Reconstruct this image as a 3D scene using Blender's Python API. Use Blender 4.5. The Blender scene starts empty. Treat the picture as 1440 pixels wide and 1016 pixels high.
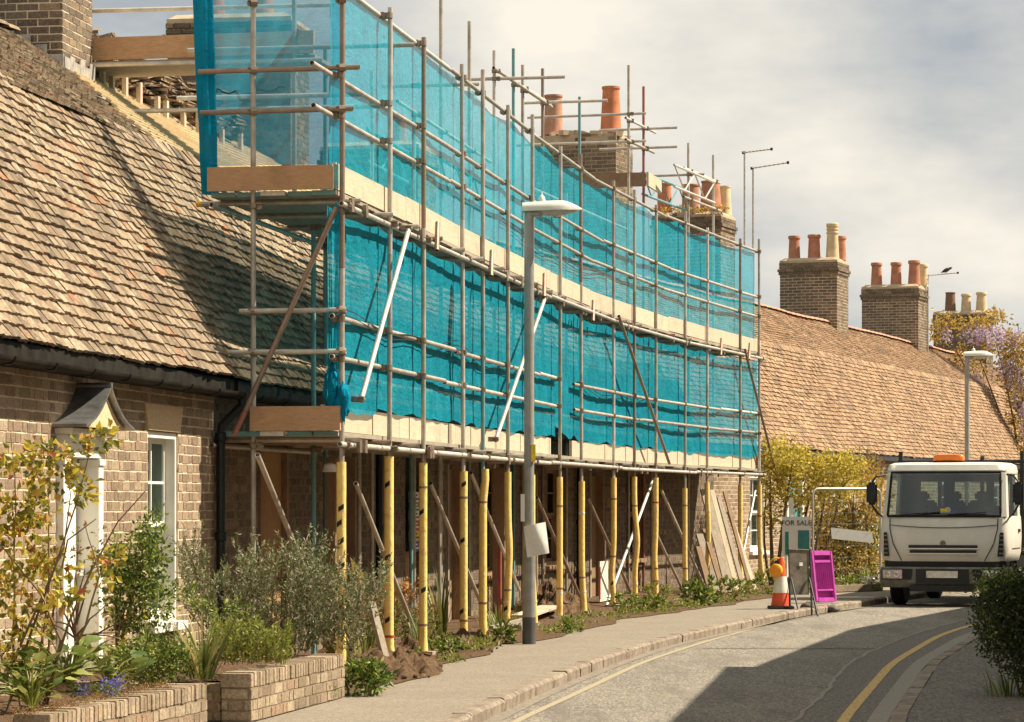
import bpy, bmesh, math, random
import numpy as np
from mathutils import Vector, Matrix, noise as mnoise

random.seed(11)
rng = np.random.default_rng(11)
SC = bpy.context.scene
COL = SC.collection
PI = math.pi

# ------------------------------------------------------------------ camera
F = 4200.0                      # focal length in photo pixels (105 mm on 36 mm)
CAMZ = 1.54
HOR = 708.0
cam = bpy.data.cameras.new('camera')
cam.lens = 105.0
cam.sensor_width = 36.0
cam.sensor_fit = 'HORIZONTAL'
cam.shift_y = 200.0 / 1440.0
cam.clip_start = 0.5
cam.clip_end = 3000
camo = bpy.data.objects.new('camera', cam)
camo.location = (0, 0, CAMZ)
camo.rotation_euler = (math.radians(90), 0, 0)
COL.objects.link(camo)
SC.camera = camo

# ------------------------------------------------------------------ light
SUN_EL = math.radians(49)
SUNH = Vector((1.0, 0.17)).normalized()          # horizontal direction towards the sun
sd = Vector((SUNH.x * math.cos(SUN_EL), SUNH.y * math.cos(SUN_EL), math.sin(SUN_EL)))
sun = bpy.data.lights.new('sun', 'SUN')
sun.energy = 5.0
sun.angle = math.radians(0.55)
sun.color = (1.0, 0.885, 0.70)
suno = bpy.data.objects.new('sun', sun)
suno.rotation_euler = (-sd).to_track_quat('-Z', 'Y').to_euler()
suno.location = (30, 5, 40)
COL.objects.link(suno)

W = bpy.data.worlds.new('World')
SC.world = W
W.use_nodes = True
wn = W.node_tree.nodes
wl = W.node_tree.links
bg = wn['Background']
sky = wn.new('ShaderNodeTexSky')
sky.sky_type = 'NISHITA'
sky.sun_disc = False
sky.sun_elevation = SUN_EL
sky.sun_rotation = math.atan2(SUNH.x, SUNH.y)
sky.air_density = 1.0
sky.dust_density = 2.0
tc = wn.new('ShaderNodeTexCoord')
mp = wn.new('ShaderNodeMapping')
mp.inputs['Scale'].default_value = (1.0, 1.0, 2.2)
mp.inputs['Location'].default_value = (0.37, 0.2, 0.11)
wl.new(tc.outputs['Generated'], mp.inputs['Vector'])
n1 = wn.new('ShaderNodeTexNoise')
n1.inputs['Scale'].default_value = 2.6
n1.inputs['Detail'].default_value = 7
n1.inputs['Roughness'].default_value = 0.55
n2 = wn.new('ShaderNodeTexNoise')
n2.inputs['Scale'].default_value = 4.6
n2.inputs['Detail'].default_value = 6
n2.inputs['Roughness'].default_value = 0.55
wl.new(mp.outputs[0], n1.inputs['Vector'])
wl.new(mp.outputs[0], n2.inputs['Vector'])
cov = wn.new('ShaderNodeValToRGB')                # cloud cover
cov.color_ramp.elements[0].position = 0.18
cov.color_ramp.elements[1].position = 0.36
wl.new(n1.outputs['Fac'], cov.inputs['Fac'])
cc = wn.new('ShaderNodeValToRGB')                 # cloud tone
cc.color_ramp.elements[0].position = 0.38
cc.color_ramp.elements[0].color = (0.37, 0.405, 0.435, 1)
cc.color_ramp.elements[1].position = 0.62
cc.color_ramp.elements[1].color = (0.86, 0.80, 0.69, 1)
wl.new(n2.outputs['Fac'], cc.inputs['Fac'])
csc = wn.new('ShaderNodeMix')
csc.data_type = 'RGBA'
csc.blend_type = 'MULTIPLY'
csc.inputs['Factor'].default_value = 1.0
wl.new(cc.outputs['Color'], csc.inputs['A'])
csc.inputs['B'].default_value = (6.1, 6.12, 6.15, 1)
mx = wn.new('ShaderNodeMix')
mx.data_type = 'RGBA'
wl.new(cov.outputs['Color'], mx.inputs['Factor'])
wl.new(sky.outputs[0], mx.inputs['A'])
wl.new(csc.outputs['Result'], mx.inputs['B'])
wl.new(mx.outputs['Result'], bg.inputs['Color'])
bg.inputs['Strength'].default_value = 0.10

vs = SC.view_settings
vs.view_transform = 'Standard'
vs.look = 'None'
vs.exposure = 0.92
vs.gamma = 1.0
vs.use_curve_mapping = False
SC.cycles.max_bounces = 5
SC.cycles.transparent_max_bounces = 8
SC.cycles.use_denoising = True

# ------------------------------------------------------------------ helpers
def uv(px, py, Y):
    """photo pixel at real distance Y -> world point"""
    return Vector(((px - 720.0) * Y / F, Y, CAMZ + (HOR - py) * Y / F))

def rotz(a):
    return Matrix.Rotation(a, 4, 'Z')

WM = {}

def reg(o, parent=None, wm=None, local=False):
    COL.objects.link(o)
    o.parent = parent
    if parent is not None and not local:
        o.matrix_parent_inverse = WM[parent.name].inverted()
    if local and parent is not None:
        WM[o.name] = WM[parent.name] @ (wm or Matrix.Identity(4))
    else:
        WM[o.name] = wm or Matrix.Identity(4)
    return o

def tag(o, label=None, cat=None, group=None, kind=None):
    if label: o['label'] = label
    if cat: o['category'] = cat
    if group: o['group'] = group
    if kind: o['kind'] = kind
    return o

def thing(name, loc, label, cat, group=None, rz=0.0):
    o = bpy.data.objects.new(name, None)
    o.empty_display_size = 0.2
    M = Matrix.Translation(Vector(loc)) @ rotz(rz)
    o.matrix_basis = M
    reg(o, None, M)
    return tag(o, label, cat, group)

class MB:
    def __init__(s):
        s.v = []; s.f = []; s.m = []; s.r = []; s.cm = 0; s.cr = 0.0
    def add(s, vs, fs):
        b = len(s.v)
        s.v.extend([tuple(v) for v in vs])
        for f in fs:
            s.f.append(tuple(b + i for i in f)); s.m.append(s.cm); s.r.append(s.cr)
        return s
    def box(s, c, size, R=None, taper=1.0):
        x, y, z = size[0] / 2, size[1] / 2, size[2] / 2
        pts = [(-x, -y, -z), (x, -y, -z), (x, y, -z), (-x, y, -z), (-x * taper, -y * taper, z), (x * taper, -y * taper, z), (x * taper, y * taper, z), (-x * taper, y * taper, z)]
        c = Vector(c)
        pts = [(c + (R @ Vector(p) if R else Vector(p))) for p in pts]
        return s.add(pts, [(0, 3, 2, 1), (4, 5, 6, 7), (0, 1, 5, 4), (1, 2, 6, 5), (2, 3, 7, 6), (3, 0, 4, 7)])
    def obox(s, o, a, b, c):
        """box from corner o with edge vectors a,b,c"""
        o, a, b, c = Vector(o), Vector(a), Vector(b), Vector(c)
        pts = [o, o + a, o + a + b, o + b, o + c, o + a + c, o + a + b + c, o + b + c]
        fs = [(0, 3, 2, 1), (4, 5, 6, 7), (0, 1, 5, 4), (1, 2, 6, 5), (2, 3, 7, 6), (3, 0, 4, 7)]
        if a.cross(b).dot(c) < 0: fs = [f[::-1] for f in fs]
        return s.add(pts, fs)
    def tube(s, pts, rad, n=10, cap=True, hollow=False):
        pts = [Vector(p) for p in pts]
        if not hasattr(rad, '__len__'): rad = [rad] * len(pts)
        rings = []
        up = None
        for i, p in enumerate(pts):
            d = (pts[min(i + 1, len(pts) - 1)] - pts[max(i - 1, 0)])
            if d.length < 1e-9: d = Vector((0, 0, 1))
            d.normalize()
            if up is None:
                up = d.orthogonal().normalized()
            up = (up - d * up.dot(d))
            if up.length < 1e-6: up = d.orthogonal()
            up.normalize()
            w = d.cross(up)
            rings.append([p + (up * math.cos(2 * PI * k / n) + w * math.sin(2 * PI * k / n)) * rad[i] for k in range(n)])
        vs = [v for r in rings for v in r]
        fs = []
        for i in range(len(rings) - 1):
            for k in range(n):
                a, b = i * n + k, i * n + (k + 1) % n
                fs.append((a, b, b + n, a + n))
        if hollow:
            for end in (0, -1):
                base = 0 if end == 0 else (len(rings) - 1) * n
                d = (pts[1] - pts[0]).normalized() if end == 0 else (pts[-2] - pts[-1]).normalized()
                b1 = len(vs)
                c = pts[end]
                for k in range(n): vs.append(c + (vs[base + k] - c) * 0.82)
                for k in range(n): vs.append(vs[b1 + k] + d * 0.07)
                for k in range(n):
                    k2 = (k + 1) % n
                    q = [(base + k, b1 + k, b1 + k2, base + k2), (b1 + k, b1 + n + k, b1 + n + k2, b1 + k2)]
                    fs += q if end == 0 else [f[::-1] for f in q]
                fs.append(tuple(b1 + n + k for k in range(n)))
        elif cap:
            fs.append(tuple(range(n))[::-1])
            L = (len(rings) - 1) * n
            fs.append(tuple(L + k for k in range(n)))
        return s.add(vs, fs)
    def lathe(s, prof, c, n=16, axis=None):
        c = Vector(c)
        R = Vector((0, 0, 1)).rotation_difference(Vector(axis)).to_matrix() if axis else None
        vs = []
        for r, z in prof:
            for k in range(n):
                p = Vector((r * math.cos(2 * PI * k / n), r * math.sin(2 * PI * k / n), z))
                vs.append(c + (R @ p if R else p))
        fs = []
        for i in range(len(prof) - 1):
            for k in range(n):
                a, b = i * n + k, i * n + (k + 1) % n
                fs.append((a, b, b + n, a + n))
        fs.append(tuple(range(n))[::-1])
        L = (len(prof) - 1) * n
        fs.append(tuple(L + k for k in range(n)))
        return s.add(vs, fs)
    def prism(s, poly, ext):
        ext = Vector(ext)
        poly = [Vector(p) for p in poly]
        n = len(poly)
        vs = poly + [p + ext for p in poly]
        fs = [tuple(range(n))[::-1], tuple(range(n, 2 * n))]
        for k in range(n):
            fs.append((k, (k + 1) % n, n + (k + 1) % n, n + k))
        nrm = Vector((0, 0, 0))
        for k in range(n): nrm += poly[k].cross(poly[(k + 1) % n])
        if nrm.dot(ext) < 0: fs = [f[::-1] for f in fs]
        return s.add(vs, fs)
    def build(s, name, mats, parent=None, local=False, smooth=False, bevel=0.0, ang=40):
        me = bpy.data.meshes.new(name)
        v = s.v
        M = None
        if parent is None and not local:
            a = np.array(v)
            c = Vector(((a[:, 0].min() + a[:, 0].max()) / 2, (a[:, 1].min() + a[:, 1].max()) / 2, a[:, 2].min()))
            v = [(p[0] - c.x, p[1] - c.y, p[2] - c.z) for p in v]
            M = Matrix.Translation(c)
        me.from_pydata(v, [], s.f)
        if not isinstance(mats, (list, tuple)): mats = [mats]
        for m in mats: me.materials.append(MAT[m])
        me.polygons.foreach_set('material_index', s.m)
        if any(s.r):
            at = me.attributes.new('rnd', 'FLOAT', 'FACE')
            at.data.foreach_set('value', s.r)
        if bevel > 0:
            bm = bmesh.new(); bm.from_mesh(me)
            bmesh.ops.remove_doubles(bm, verts=bm.verts, dist=1e-5)
            ed = [e for e in bm.edges if len(e.link_faces) == 2 and e.calc_face_angle(0) > math.radians(30)]
            bmesh.ops.bevel(bm, geom=ed, offset=bevel, segments=2, affect='EDGES', clamp_overlap=True)
            bm.to_mesh(me); bm.free()
        me.update()
        if smooth:
            me.shade_smooth()
            try: me.set_sharp_from_angle(angle=math.radians(ang))
            except Exception: pass
        o = bpy.data.objects.new(name, me)
        if M: o.matrix_basis = M
        reg(o, parent, M, local)
        return o

def np_mesh(name, V, Fc, mat, parent=None, rnd=None, smooth=False, local=False):
    """V (n,3) array, Fc (m,k) array of equal-size faces"""
    me = bpy.data.meshes.new(name)
    V = np.asarray(V, dtype=np.float32); Fc = np.asarray(Fc, dtype=np.int32)
    M = None
    if parent is None:
        c = Vector(((float(V[:, 0].min()) + float(V[:, 0].max())) / 2, (float(V[:, 1].min()) + float(V[:, 1].max())) / 2, float(V[:, 2].min())))
        V = V - np.array([c.x, c.y, c.z], dtype=np.float32)
        M = Matrix.Translation(c)
    k = Fc.shape[1]
    me.vertices.add(len(V)); me.vertices.foreach_set('co', V.ravel())
    me.loops.add(Fc.size); me.loops.foreach_set('vertex_index', Fc.ravel())
    me.polygons.add(len(Fc))
    me.polygons.foreach_set('loop_start', np.arange(len(Fc), dtype=np.int32) * k)
    if not isinstance(mat, (list, tuple)): mat = [mat]
    for m in mat: me.materials.append(MAT[m])
    if rnd is not None:
        at = me.attributes.new('rnd', 'FLOAT', 'FACE')
        at.data.foreach_set('value', np.asarray(rnd, dtype=np.float32))
    me.update(calc_edges=True)
    me.validate()
    if smooth: me.shade_smooth()
    else: me.shade_flat()
    o = bpy.data.objects.new(name, me)
    if M: o.matrix_basis = M
    reg(o, parent, M, local)
    return o

def inst(name, me, M, parent):
    o = bpy.data.objects.new(name, me)
    o.matrix_basis = M
    return reg(o, parent, M)

def raw_mesh(name, V, Fc, mat):
    me = bpy.data.meshes.new(name)
    me.from_pydata([tuple(v) for v in V], [], [tuple(f) for f in Fc])
    me.materials.append(MAT[mat])
    me.update()
    return me

# ------------------------------------------------------------------ materials
MAT = {}

class NT:
    def __init__(s, name):
        m = bpy.data.materials.new(name); m.use_nodes = True
        s.mat = m; s.t = m.node_tree; s.N = s.t.nodes; s.L = s.t.links
        s.bsdf = s.N['Principled BSDF']; s.out = s.N['Material Output']
        MAT[name] = m
    def n(s, typ, **kw):
        x = s.N.new(typ)
        for k, v in kw.items(): setattr(x, k, v)
        return x
    def link(s, a, b): s.L.new(a, b)
    def pos(s, scale=(1, 1, 1), obj=False):
        if obj:
            g = s.n('ShaderNodeTexCoord').outputs['Object']
        else:
            g = s.n('ShaderNodeNewGeometry').outputs['Position']
        m = s.n('ShaderNodeMapping'); m.inputs['Scale'].default_value = scale
        s.link(g, m.inputs['Vector'])
        return m.outputs[0]
    def noise(s, scale, detail=4, rough=0.55, vec=None, dist=0.0):
        x = s.n('ShaderNodeTexNoise')
        x.inputs['Scale'].default_value = scale; x.inputs['Detail'].default_value = detail
        x.inputs['Roughness'].default_value = rough; x.inputs['Distortion'].default_value = dist
        s.link(vec if vec is not None else s.pos(), x.inputs['Vector'])
        return x.outputs['Fac']
    def ramp(s, fac, stops, interp='LINEAR'):
        r = s.n('ShaderNodeValToRGB')
        e = r.color_ramp.elements
        r.color_ramp.interpolation = interp
        while len(e) < len(stops): e.new(0.5)
        for i, (p, c) in enumerate(stops):
            e[i].position = p
            e[i].color = (c[0], c[1], c[2], 1) if hasattr(c, '__len__') else (c, c, c, 1)
        s.link(fac, r.inputs['Fac'])
        return r.outputs['Color']
    def mix(s, fac, a, b, mode='MIX'):
        x = s.n('ShaderNodeMix', data_type='RGBA', blend_type=mode)
        for sock, val in (('Factor', fac), ('A', a), ('B', b)):
            if hasattr(val, 'is_linked') or hasattr(val, 'links'): s.link(val, x.inputs[sock])
            elif hasattr(val, '__len__'): x.inputs[sock].default_value = (val[0], val[1], val[2], 1)
            else: x.inputs[sock].default_value = val if sock == 'Factor' else (val, val, val, 1)
        return x.outputs['Result']
    def math(s, op, a, b=None):
        x = s.n('ShaderNodeMath', operation=op)
        for i, val in enumerate((a, b)):
            if val is None: continue
            if hasattr(val, 'links'): s.link(val, x.inputs[i])
            else: x.inputs[i].default_value = val
        return x.outputs[0]
    def rnd(s):
        a = s.n('ShaderNodeAttribute'); a.attribute_name = 'rnd'
        o = s.n('ShaderNodeObjectInfo')
        return s.math('FRACT', s.math('ADD', a.outputs['Fac'], o.outputs['Random']))
    def bump(s, h, strength=0.3, dist=0.01):
        b = s.n('ShaderNodeBump'); b.inputs['Strength'].default_value = strength; b.inputs['Distance'].default_value = dist
        s.link(h, b.inputs['Height']); s.link(b.outputs[0], s.bsdf.inputs['Normal'])
    def set(s, col=None, rough=None, metal=None, spec=None):
        if col is not None:
            if hasattr(col, 'links'): s.link(col, s.bsdf.inputs['Base Color'])
            else: s.bsdf.inputs['Base Color'].default_value = (col[0], col[1], col[2], 1)
        if rough is not None:
            if hasattr(rough, 'links'): s.link(rough, s.bsdf.inputs['Roughness'])
            else: s.bsdf.inputs['Roughness'].default_value = rough
        if metal is not None: s.bsdf.inputs['Metallic'].default_value = metal
        if spec is not None: s.bsdf.inputs['Specular IOR Level'].default_value = spec
        return s

def simple(name, col, rough=0.6, metal=0.0, nscale=12.0, var=0.25, bump=0.0, spec=0.4):
    t = NT(name)
    f = t.noise(nscale, 5, 0.6)
    lo = tuple(c * (1 - var) for c in col); hi = tuple(min(1, c * (1 + var)) for c in col)
    t.set(t.ramp(f, [(0.3, lo), (0.7, hi)]), rough, metal, spec)
    if bump: t.bump(t.noise(nscale * 4, 4), bump, 0.01)
    return t

def brickmat(name, stops, dirt=0.5, dirtcol=(0.06, 0.05, 0.045)):
    t = NT(name)
    base = t.ramp(t.rnd(), stops)
    g = t.noise(38, 6, 0.8)
    base = t.mix(t.ramp(g, [(0.42, 0.0), (0.62, 0.75)]), base, (0.13, 0.095, 0.068))
    base = t.mix(t.ramp(t.noise(55, 5, 0.8), [(0.52, 0.0), (0.66, 0.55)]), base, (0.60, 0.49, 0.36))
    big = t.noise(1.6, 4, 0.6)
    f = t.ramp(big, [(0.45, 0.0), (0.75, dirt)])
    base = t.mix(f, base, dirtcol)
    t.set(base, 0.9, 0, 0.15)
    t.bump(t.noise(70, 5, 0.7), 0.5, 0.006)

brickmat('brick_yellow', [(0.0, (0.22, 0.15, 0.10)), (0.3, (0.38, 0.28, 0.19)), (0.55, (0.47, 0.36, 0.25)), (0.75, (0.33, 0.235, 0.16)), (0.9, (0.19, 0.14, 0.10)), (1.0, (0.42, 0.27, 0.17))], 0.45, (0.16, 0.125, 0.09))
brickmat('brick_dark', [(0.0, (0.09, 0.068, 0.05)), (0.4, (0.17, 0.13, 0.092)), (0.7, (0.25, 0.19, 0.13)), (0.88, (0.12, 0.085, 0.062)), (1.0, (0.36, 0.25, 0.15))], 0.4, (0.05, 0.045, 0.04))  # dark stack brick; on the scaffolded wall its tone stands in for shade
brickmat('brick_garden', [(0.0, (0.24, 0.18, 0.125)), (0.35, (0.38, 0.295, 0.20)), (0.7, (0.50, 0.40, 0.28)), (0.85, (0.29, 0.22, 0.16)), (1.0, (0.40, 0.25, 0.16))], 0.6, (0.11, 0.095, 0.065))
simple('mortar', (0.66, 0.54, 0.39), 0.95, 0, 14, 0.2, 0.3, 0.1)
simple('mortar_dark', (0.23, 0.18, 0.125), 0.95, 0, 10, 0.3, 0.3, 0.1)  # tone lowered to put the shade under the scaffold into the mortar

def tilemat(name, stops, lich=0.5, age=0.75):
    t = NT(name)
    base = t.ramp(t.rnd(), stops)
    g = t.noise(30, 6, 0.8)
    base = t.mix(t.ramp(g, [(0.44, 0.0), (0.60, 0.75)]), base, (0.15, 0.105, 0.07))
    l = t.noise(13, 6, 0.78)
    base = t.mix(t.ramp(l, [(0.52, 0.0), (0.62, lich)]), base, (0.56, 0.50, 0.38))
    d = t.noise(1.5, 6, 0.72)
    base = t.mix(t.ramp(d, [(0.46, 0.0), (0.66, age)]), base, (0.145, 0.11, 0.078))
    m = t.noise(4.5, 5, 0.7)
    base = t.mix(t.ramp(m, [(0.60, 0.0), (0.72, 0.5)]), base, (0.10, 0.095, 0.05))
    t.set(base, 0.92, 0, 0.12)
    t.bump(t.noise(55, 5, 0.75), 0.7, 0.01)

tilemat('roof_tile', [(0.0, (0.159, 0.115, 0.077)), (0.2, (0.274, 0.204, 0.135)), (0.45, (0.361, 0.278, 0.187)), (0.60, (0.404, 0.325, 0.227)), (0.74, (0.304, 0.207, 0.132)), (0.84, (0.174, 0.133, 0.099)), (0.93, (0.101, 0.081, 0.065)), (0.955, (0.289, 0.200, 0.132)), (0.975, (0.361, 0.171, 0.091)), (1.0, (0.332, 0.155, 0.088))])
tilemat('roof_tile_far', [(0.0, (0.236, 0.135, 0.077)), (0.3, (0.401, 0.244, 0.139)), (0.6, (0.491, 0.320, 0.188)), (0.8, (0.310, 0.181, 0.104)), (0.92, (0.181, 0.114, 0.074)), (1.0, (0.418, 0.202, 0.107))], 0.5, 0.65)
tilemat('tile_loose', [(0.0, (0.16, 0.11, 0.08)), (0.5, (0.28, 0.20, 0.14)), (1.0, (0.40, 0.29, 0.19))], 0.3)
simple('roof_felt', (0.035, 0.028, 0.022), 0.95)
simple('felt_pale', (0.42, 0.36, 0.29), 0.9, 0, 8, 0.2)

def woodmat(name, c1, c2, axis_scale=(3, 3, 3), rough=0.8):
    t = NT(name)
    v = t.pos(axis_scale)
    g = t.noise(9, 6, 0.65, v, 0.6)
    b = t.ramp(g, [(0.3, c1), (0.7, c2)])
    k = t.noise(2.2, 4, 0.7)
    b = t.mix(t.ramp(k, [(0.52, 0.0), (0.72, 0.45)]), b, tuple(c * 0.45 for c in c1))
    r = t.rnd()
    b = t.mix(t.math('MULTIPLY', r, 0.3), b, tuple(c * 0.6 for c in c2))
    t.set(b, rough, 0, 0.2)
    t.bump(g, 0.25, 0.004)

woodmat('timber_pale', (0.48, 0.385, 0.28), (0.64, 0.53, 0.39), (2.0, 0.30, 7))
woodmat('timber_end', (0.42, 0.24, 0.13), (0.58, 0.37, 0.21), (1, 4, 9))
woodmat('timber_warm', (0.22, 0.14, 0.085), (0.34, 0.225, 0.14), (3, 3, 1))  # toned down so the timbers under the scaffold look more shaded
woodmat('timber_grey', (0.26, 0.22, 0.17), (0.42, 0.36, 0.28), (3, 3, 1))
woodmat('plywood', (0.34, 0.19, 0.09), (0.46, 0.27, 0.135), (4, 4, 0.7))  # brown board, toned down for the shade under the scaffold
woodmat('batten_wood', (0.70, 0.50, 0.27), (0.86, 0.66, 0.40), (5, 1, 5))
woodmat('bark', (0.10, 0.065, 0.04), (0.22, 0.15, 0.09), (6, 6, 1.5), 0.95)
woodmat('cane', (0.13, 0.09, 0.05), (0.26, 0.17, 0.09), (6, 6, 1.5), 0.85)

def tubemat(name, col, rust=0.5, metal=0.45):
    t = NT(name)
    a = t.noise(7, 5, 0.7)
    b = t.ramp(a, [(0.3, tuple(c * 0.7 for c in col)), (0.7, tuple(min(1, c * 1.2) for c in col))])
    r = t.noise(3.3, 6, 0.75)
    b = t.mix(t.ramp(r, [(0.5, 0.0), (0.68, rust)]), b, (0.20, 0.125, 0.075))
    o = t.n('ShaderNodeObjectInfo').outputs['Random']
    b = t.mix(t.math('MULTIPLY', o, 0.4), b, (0.22, 0.18, 0.14))
    t.set(b, 0.5, metal, 0.4)
tubemat('tube_steel', (0.52, 0.47, 0.40))
tubemat('tube_light', (0.66, 0.62, 0.55), 0.2)
tubemat('tube_rust', (0.33, 0.23, 0.17), 0.6)
tubemat('tube_cyan', (0.13, 0.36, 0.38), 0.3, 0.1)
tubemat('tube_red', (0.42, 0.10, 0.07), 0.3, 0.1)
tubemat('coupler_steel', (0.28, 0.22, 0.165), 0.6, 0.5)
simple('cap_yellow', (0.75, 0.48, 0.03), 0.5)
t = NT('sleeve_yellow')
a = t.noise(5, 5, 0.65)
b = t.ramp(a, [(0.3, (0.80, 0.55, 0.15)), (0.7, (0.88, 0.65, 0.23))])
b = t.mix(t.ramp(t.noise(11, 6, 0.8), [(0.53, 0.0), (0.68, 0.6)]), b, (0.36, 0.23, 0.07))
t.set(b, 0.55, 0, 0.35)
t.bump(t.noise(14, 4), 0.4, 0.02)
simple('tape_black', (0.012, 0.012, 0.014), 0.5)
simple('tape_red', (0.45, 0.05, 0.04), 0.5)
simple('tape_white', (0.75, 0.73, 0.68), 0.5)

def netmat(name, col, opacity, trans=0.45):
    t = NT(name)
    fold = t.noise(3.0, 5, 0.6)
    c = t.ramp(fold, [(0.25, tuple(x * 0.75 for x in col)), (0.75, tuple(min(1, x * 1.2) for x in col))])
    dif = t.n('ShaderNodeBsdfDiffuse'); t.link(c, dif.inputs['Color'])
    cr1 = t.noise(5.0, 4, 0.6, t.pos((1.0, 1.0, 0.35)), 1.2)
    cr2 = t.noise(9.0, 4, 0.6, t.pos((0.6, 0.9, 1.3)), 0.8)
    bm_ = t.n('ShaderNodeBump'); bm_.inputs['Strength'].default_value = 0.5; bm_.inputs['Distance'].default_value = 0.10
    t.link(t.math('ADD', cr1, t.math('MULTIPLY', cr2, 0.6)), bm_.inputs['Height']); t.link(bm_.outputs[0], dif.inputs['Normal'])
    tr = t.n('ShaderNodeBsdfTranslucent'); t.link(c, tr.inputs['Color'])
    m1 = t.n('ShaderNodeMixShader'); m1.inputs[0].default_value = trans
    t.link(dif.outputs[0], m1.inputs[1]); t.link(tr.outputs[0], m1.inputs[2])
    tp = t.n('ShaderNodeBsdfTransparent')
    m2 = t.n('ShaderNodeMixShader')
    wv = t.noise(22, 5, 0.7, t.pos((0.5, 0.5, 4.0)))
    op = t.ramp(wv, [(0.3, max(0, opacity - 0.12)), (0.7, min(1, opacity + 0.10))])
    t.link(op, m2.inputs[0]); t.link(tp.outputs[0], m2.inputs[1]); t.link(m1.outputs[0], m2.inputs[2])
    t.link(m2.outputs[0], t.out.inputs['Surface'])
netmat('net_front', (0.020, 0.365, 0.50), 0.82)
netmat('net_upper', (0.024, 0.40, 0.54), 0.70)
netmat('net_end', (0.02, 0.40, 0.60), 0.60)
netmat('net_gather', (0.008, 0.27, 0.43), 0.97, 0.25)

simple('asphalt', (0.21, 0.19, 0.165), 0.92, 0, 90, 0.45, 0.6, 0.2)
t = NT('road_asphalt')
a = t.noise(52, 6, 0.92, t.pos((1, 0.17, 1)))
b = t.ramp(a, [(0.38, (0.055, 0.05, 0.043)), (0.5, (0.19, 0.17, 0.142)), (0.62, (0.43, 0.38, 0.305))])
k = t.noise(1.1, 6, 0.7)
b = t.mix(t.ramp(k, [(0.42, 0.0), (0.75, 0.5)]), b, (0.29, 0.25, 0.20))
k3 = t.noise(0.8, 5, 0.7, t.pos((2.2, 0.3, 1)))
b = t.mix(t.ramp(k3, [(0.48, 0.0), (0.64, 0.5)]), b, (0.105, 0.095, 0.08))
k2 = t.noise(1.5, 5, 0.6, t.pos((0.25, 3.0, 1)))
b = t.mix(t.ramp(k2, [(0.6, 0.0), (0.75, 0.45)]), b, (0.13, 0.11, 0.095))
t.set(b, 0.9, 0, 0.25)
t.bump(a, 0.7, 0.012)
t = NT('road_dark')
a = t.noise(40, 6, 0.9, t.pos((1, 0.16, 1)))
t.set(t.ramp(a, [(0.38, (0.04, 0.036, 0.03)), (0.5, (0.16, 0.14, 0.115)), (0.62, (0.40, 0.35, 0.28))]), 0.9, 0, 0.25)
t = NT('patch_asphalt')
a = t.noise(40, 6, 0.9, t.pos((1, 0.16, 1)))
t.set(t.ramp(a, [(0.38, (0.05, 0.046, 0.04)), (0.62, (0.27, 0.24, 0.20))]), 0.9, 0, 0.25)
t.bump(a, 0.6, 0.01)
t = NT('pavement_asphalt')
a = t.noise(60, 6, 0.9, t.pos((0.9, 0.2, 1)))
b = t.ramp(a, [(0.36, (0.15, 0.128, 0.10)), (0.64, (0.32, 0.275, 0.215))])
k = t.noise(1.3, 5, 0.65)
b = t.mix(t.ramp(k, [(0.4, 0.0), (0.75, 0.55)]), b, (0.17, 0.145, 0.12))
k2 = t.noise(1.2, 5, 0.7, t.pos((0.5, 4.0, 1)))
b = t.mix(t.ramp(k2, [(0.55, 0.0), (0.7, 0.4)]), b, (0.30, 0.24, 0.17))
t.set(b, 0.92, 0, 0.2)
t.bump(a, 0.5, 0.008)
t = NT('kerb_granite')
a = t.noise(60, 6, 0.75)
b = t.ramp(a, [(0.3, (0.20, 0.165, 0.125)), (0.7, (0.42, 0.36, 0.29))])
b = t.mix(t.ramp(t.noise(6, 5, 0.7), [(0.42, 0.0), (0.62, 0.75)]), b, (0.12, 0.085, 0.06))
b = t.mix(t.math('MULTIPLY', t.rnd(), 0.35), b, (0.22, 0.17, 0.13))
t.set(b, 0.9, 0, 0.2)
t.bump(t.noise(25, 6, 0.75), 0.7, 0.02)
t = NT('yellow_paint')
a = t.noise(30, 6, 0.85, t.pos((1, 0.25, 1)))
t.set(t.ramp(a, [(0.36, (0.14, 0.12, 0.09)), (0.46, (0.50, 0.33, 0.11)), (0.7, (0.60, 0.41, 0.15))]), 0.85)
t = NT('yellow_paint_worn')
a = t.noise(40, 6, 0.75)
t.set(t.ramp(a, [(0.38, (0.20, 0.175, 0.14)), (0.58, (0.38, 0.315, 0.19)), (0.8, (0.48, 0.40, 0.24))]), 0.85)
simple('channel_grit', (0.20, 0.17, 0.135), 0.95, 0, 25, 0.45)
simple('seam_pale', (0.25, 0.225, 0.185), 0.95, 0, 40, 0.4)
t = NT('soil')
a = t.noise(22, 7, 0.75)
t.set(t.ramp(a, [(0.3, (0.06, 0.036, 0.02)), (0.7, (0.22, 0.14, 0.085))]), 0.98, 0, 0.1)  # brown earth, colour lowered further for the shade under the scaffold
t.bump(t.noise(40, 6, 0.75), 0.9, 0.03)
t = NT('ground_earth')
a = t.noise(4, 6, 0.7)
t.set(t.ramp(a, [(0.35, (0.10, 0.085, 0.05)), (0.65, (0.17, 0.145, 0.085))]), 0.98, 0, 0.1)

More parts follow.
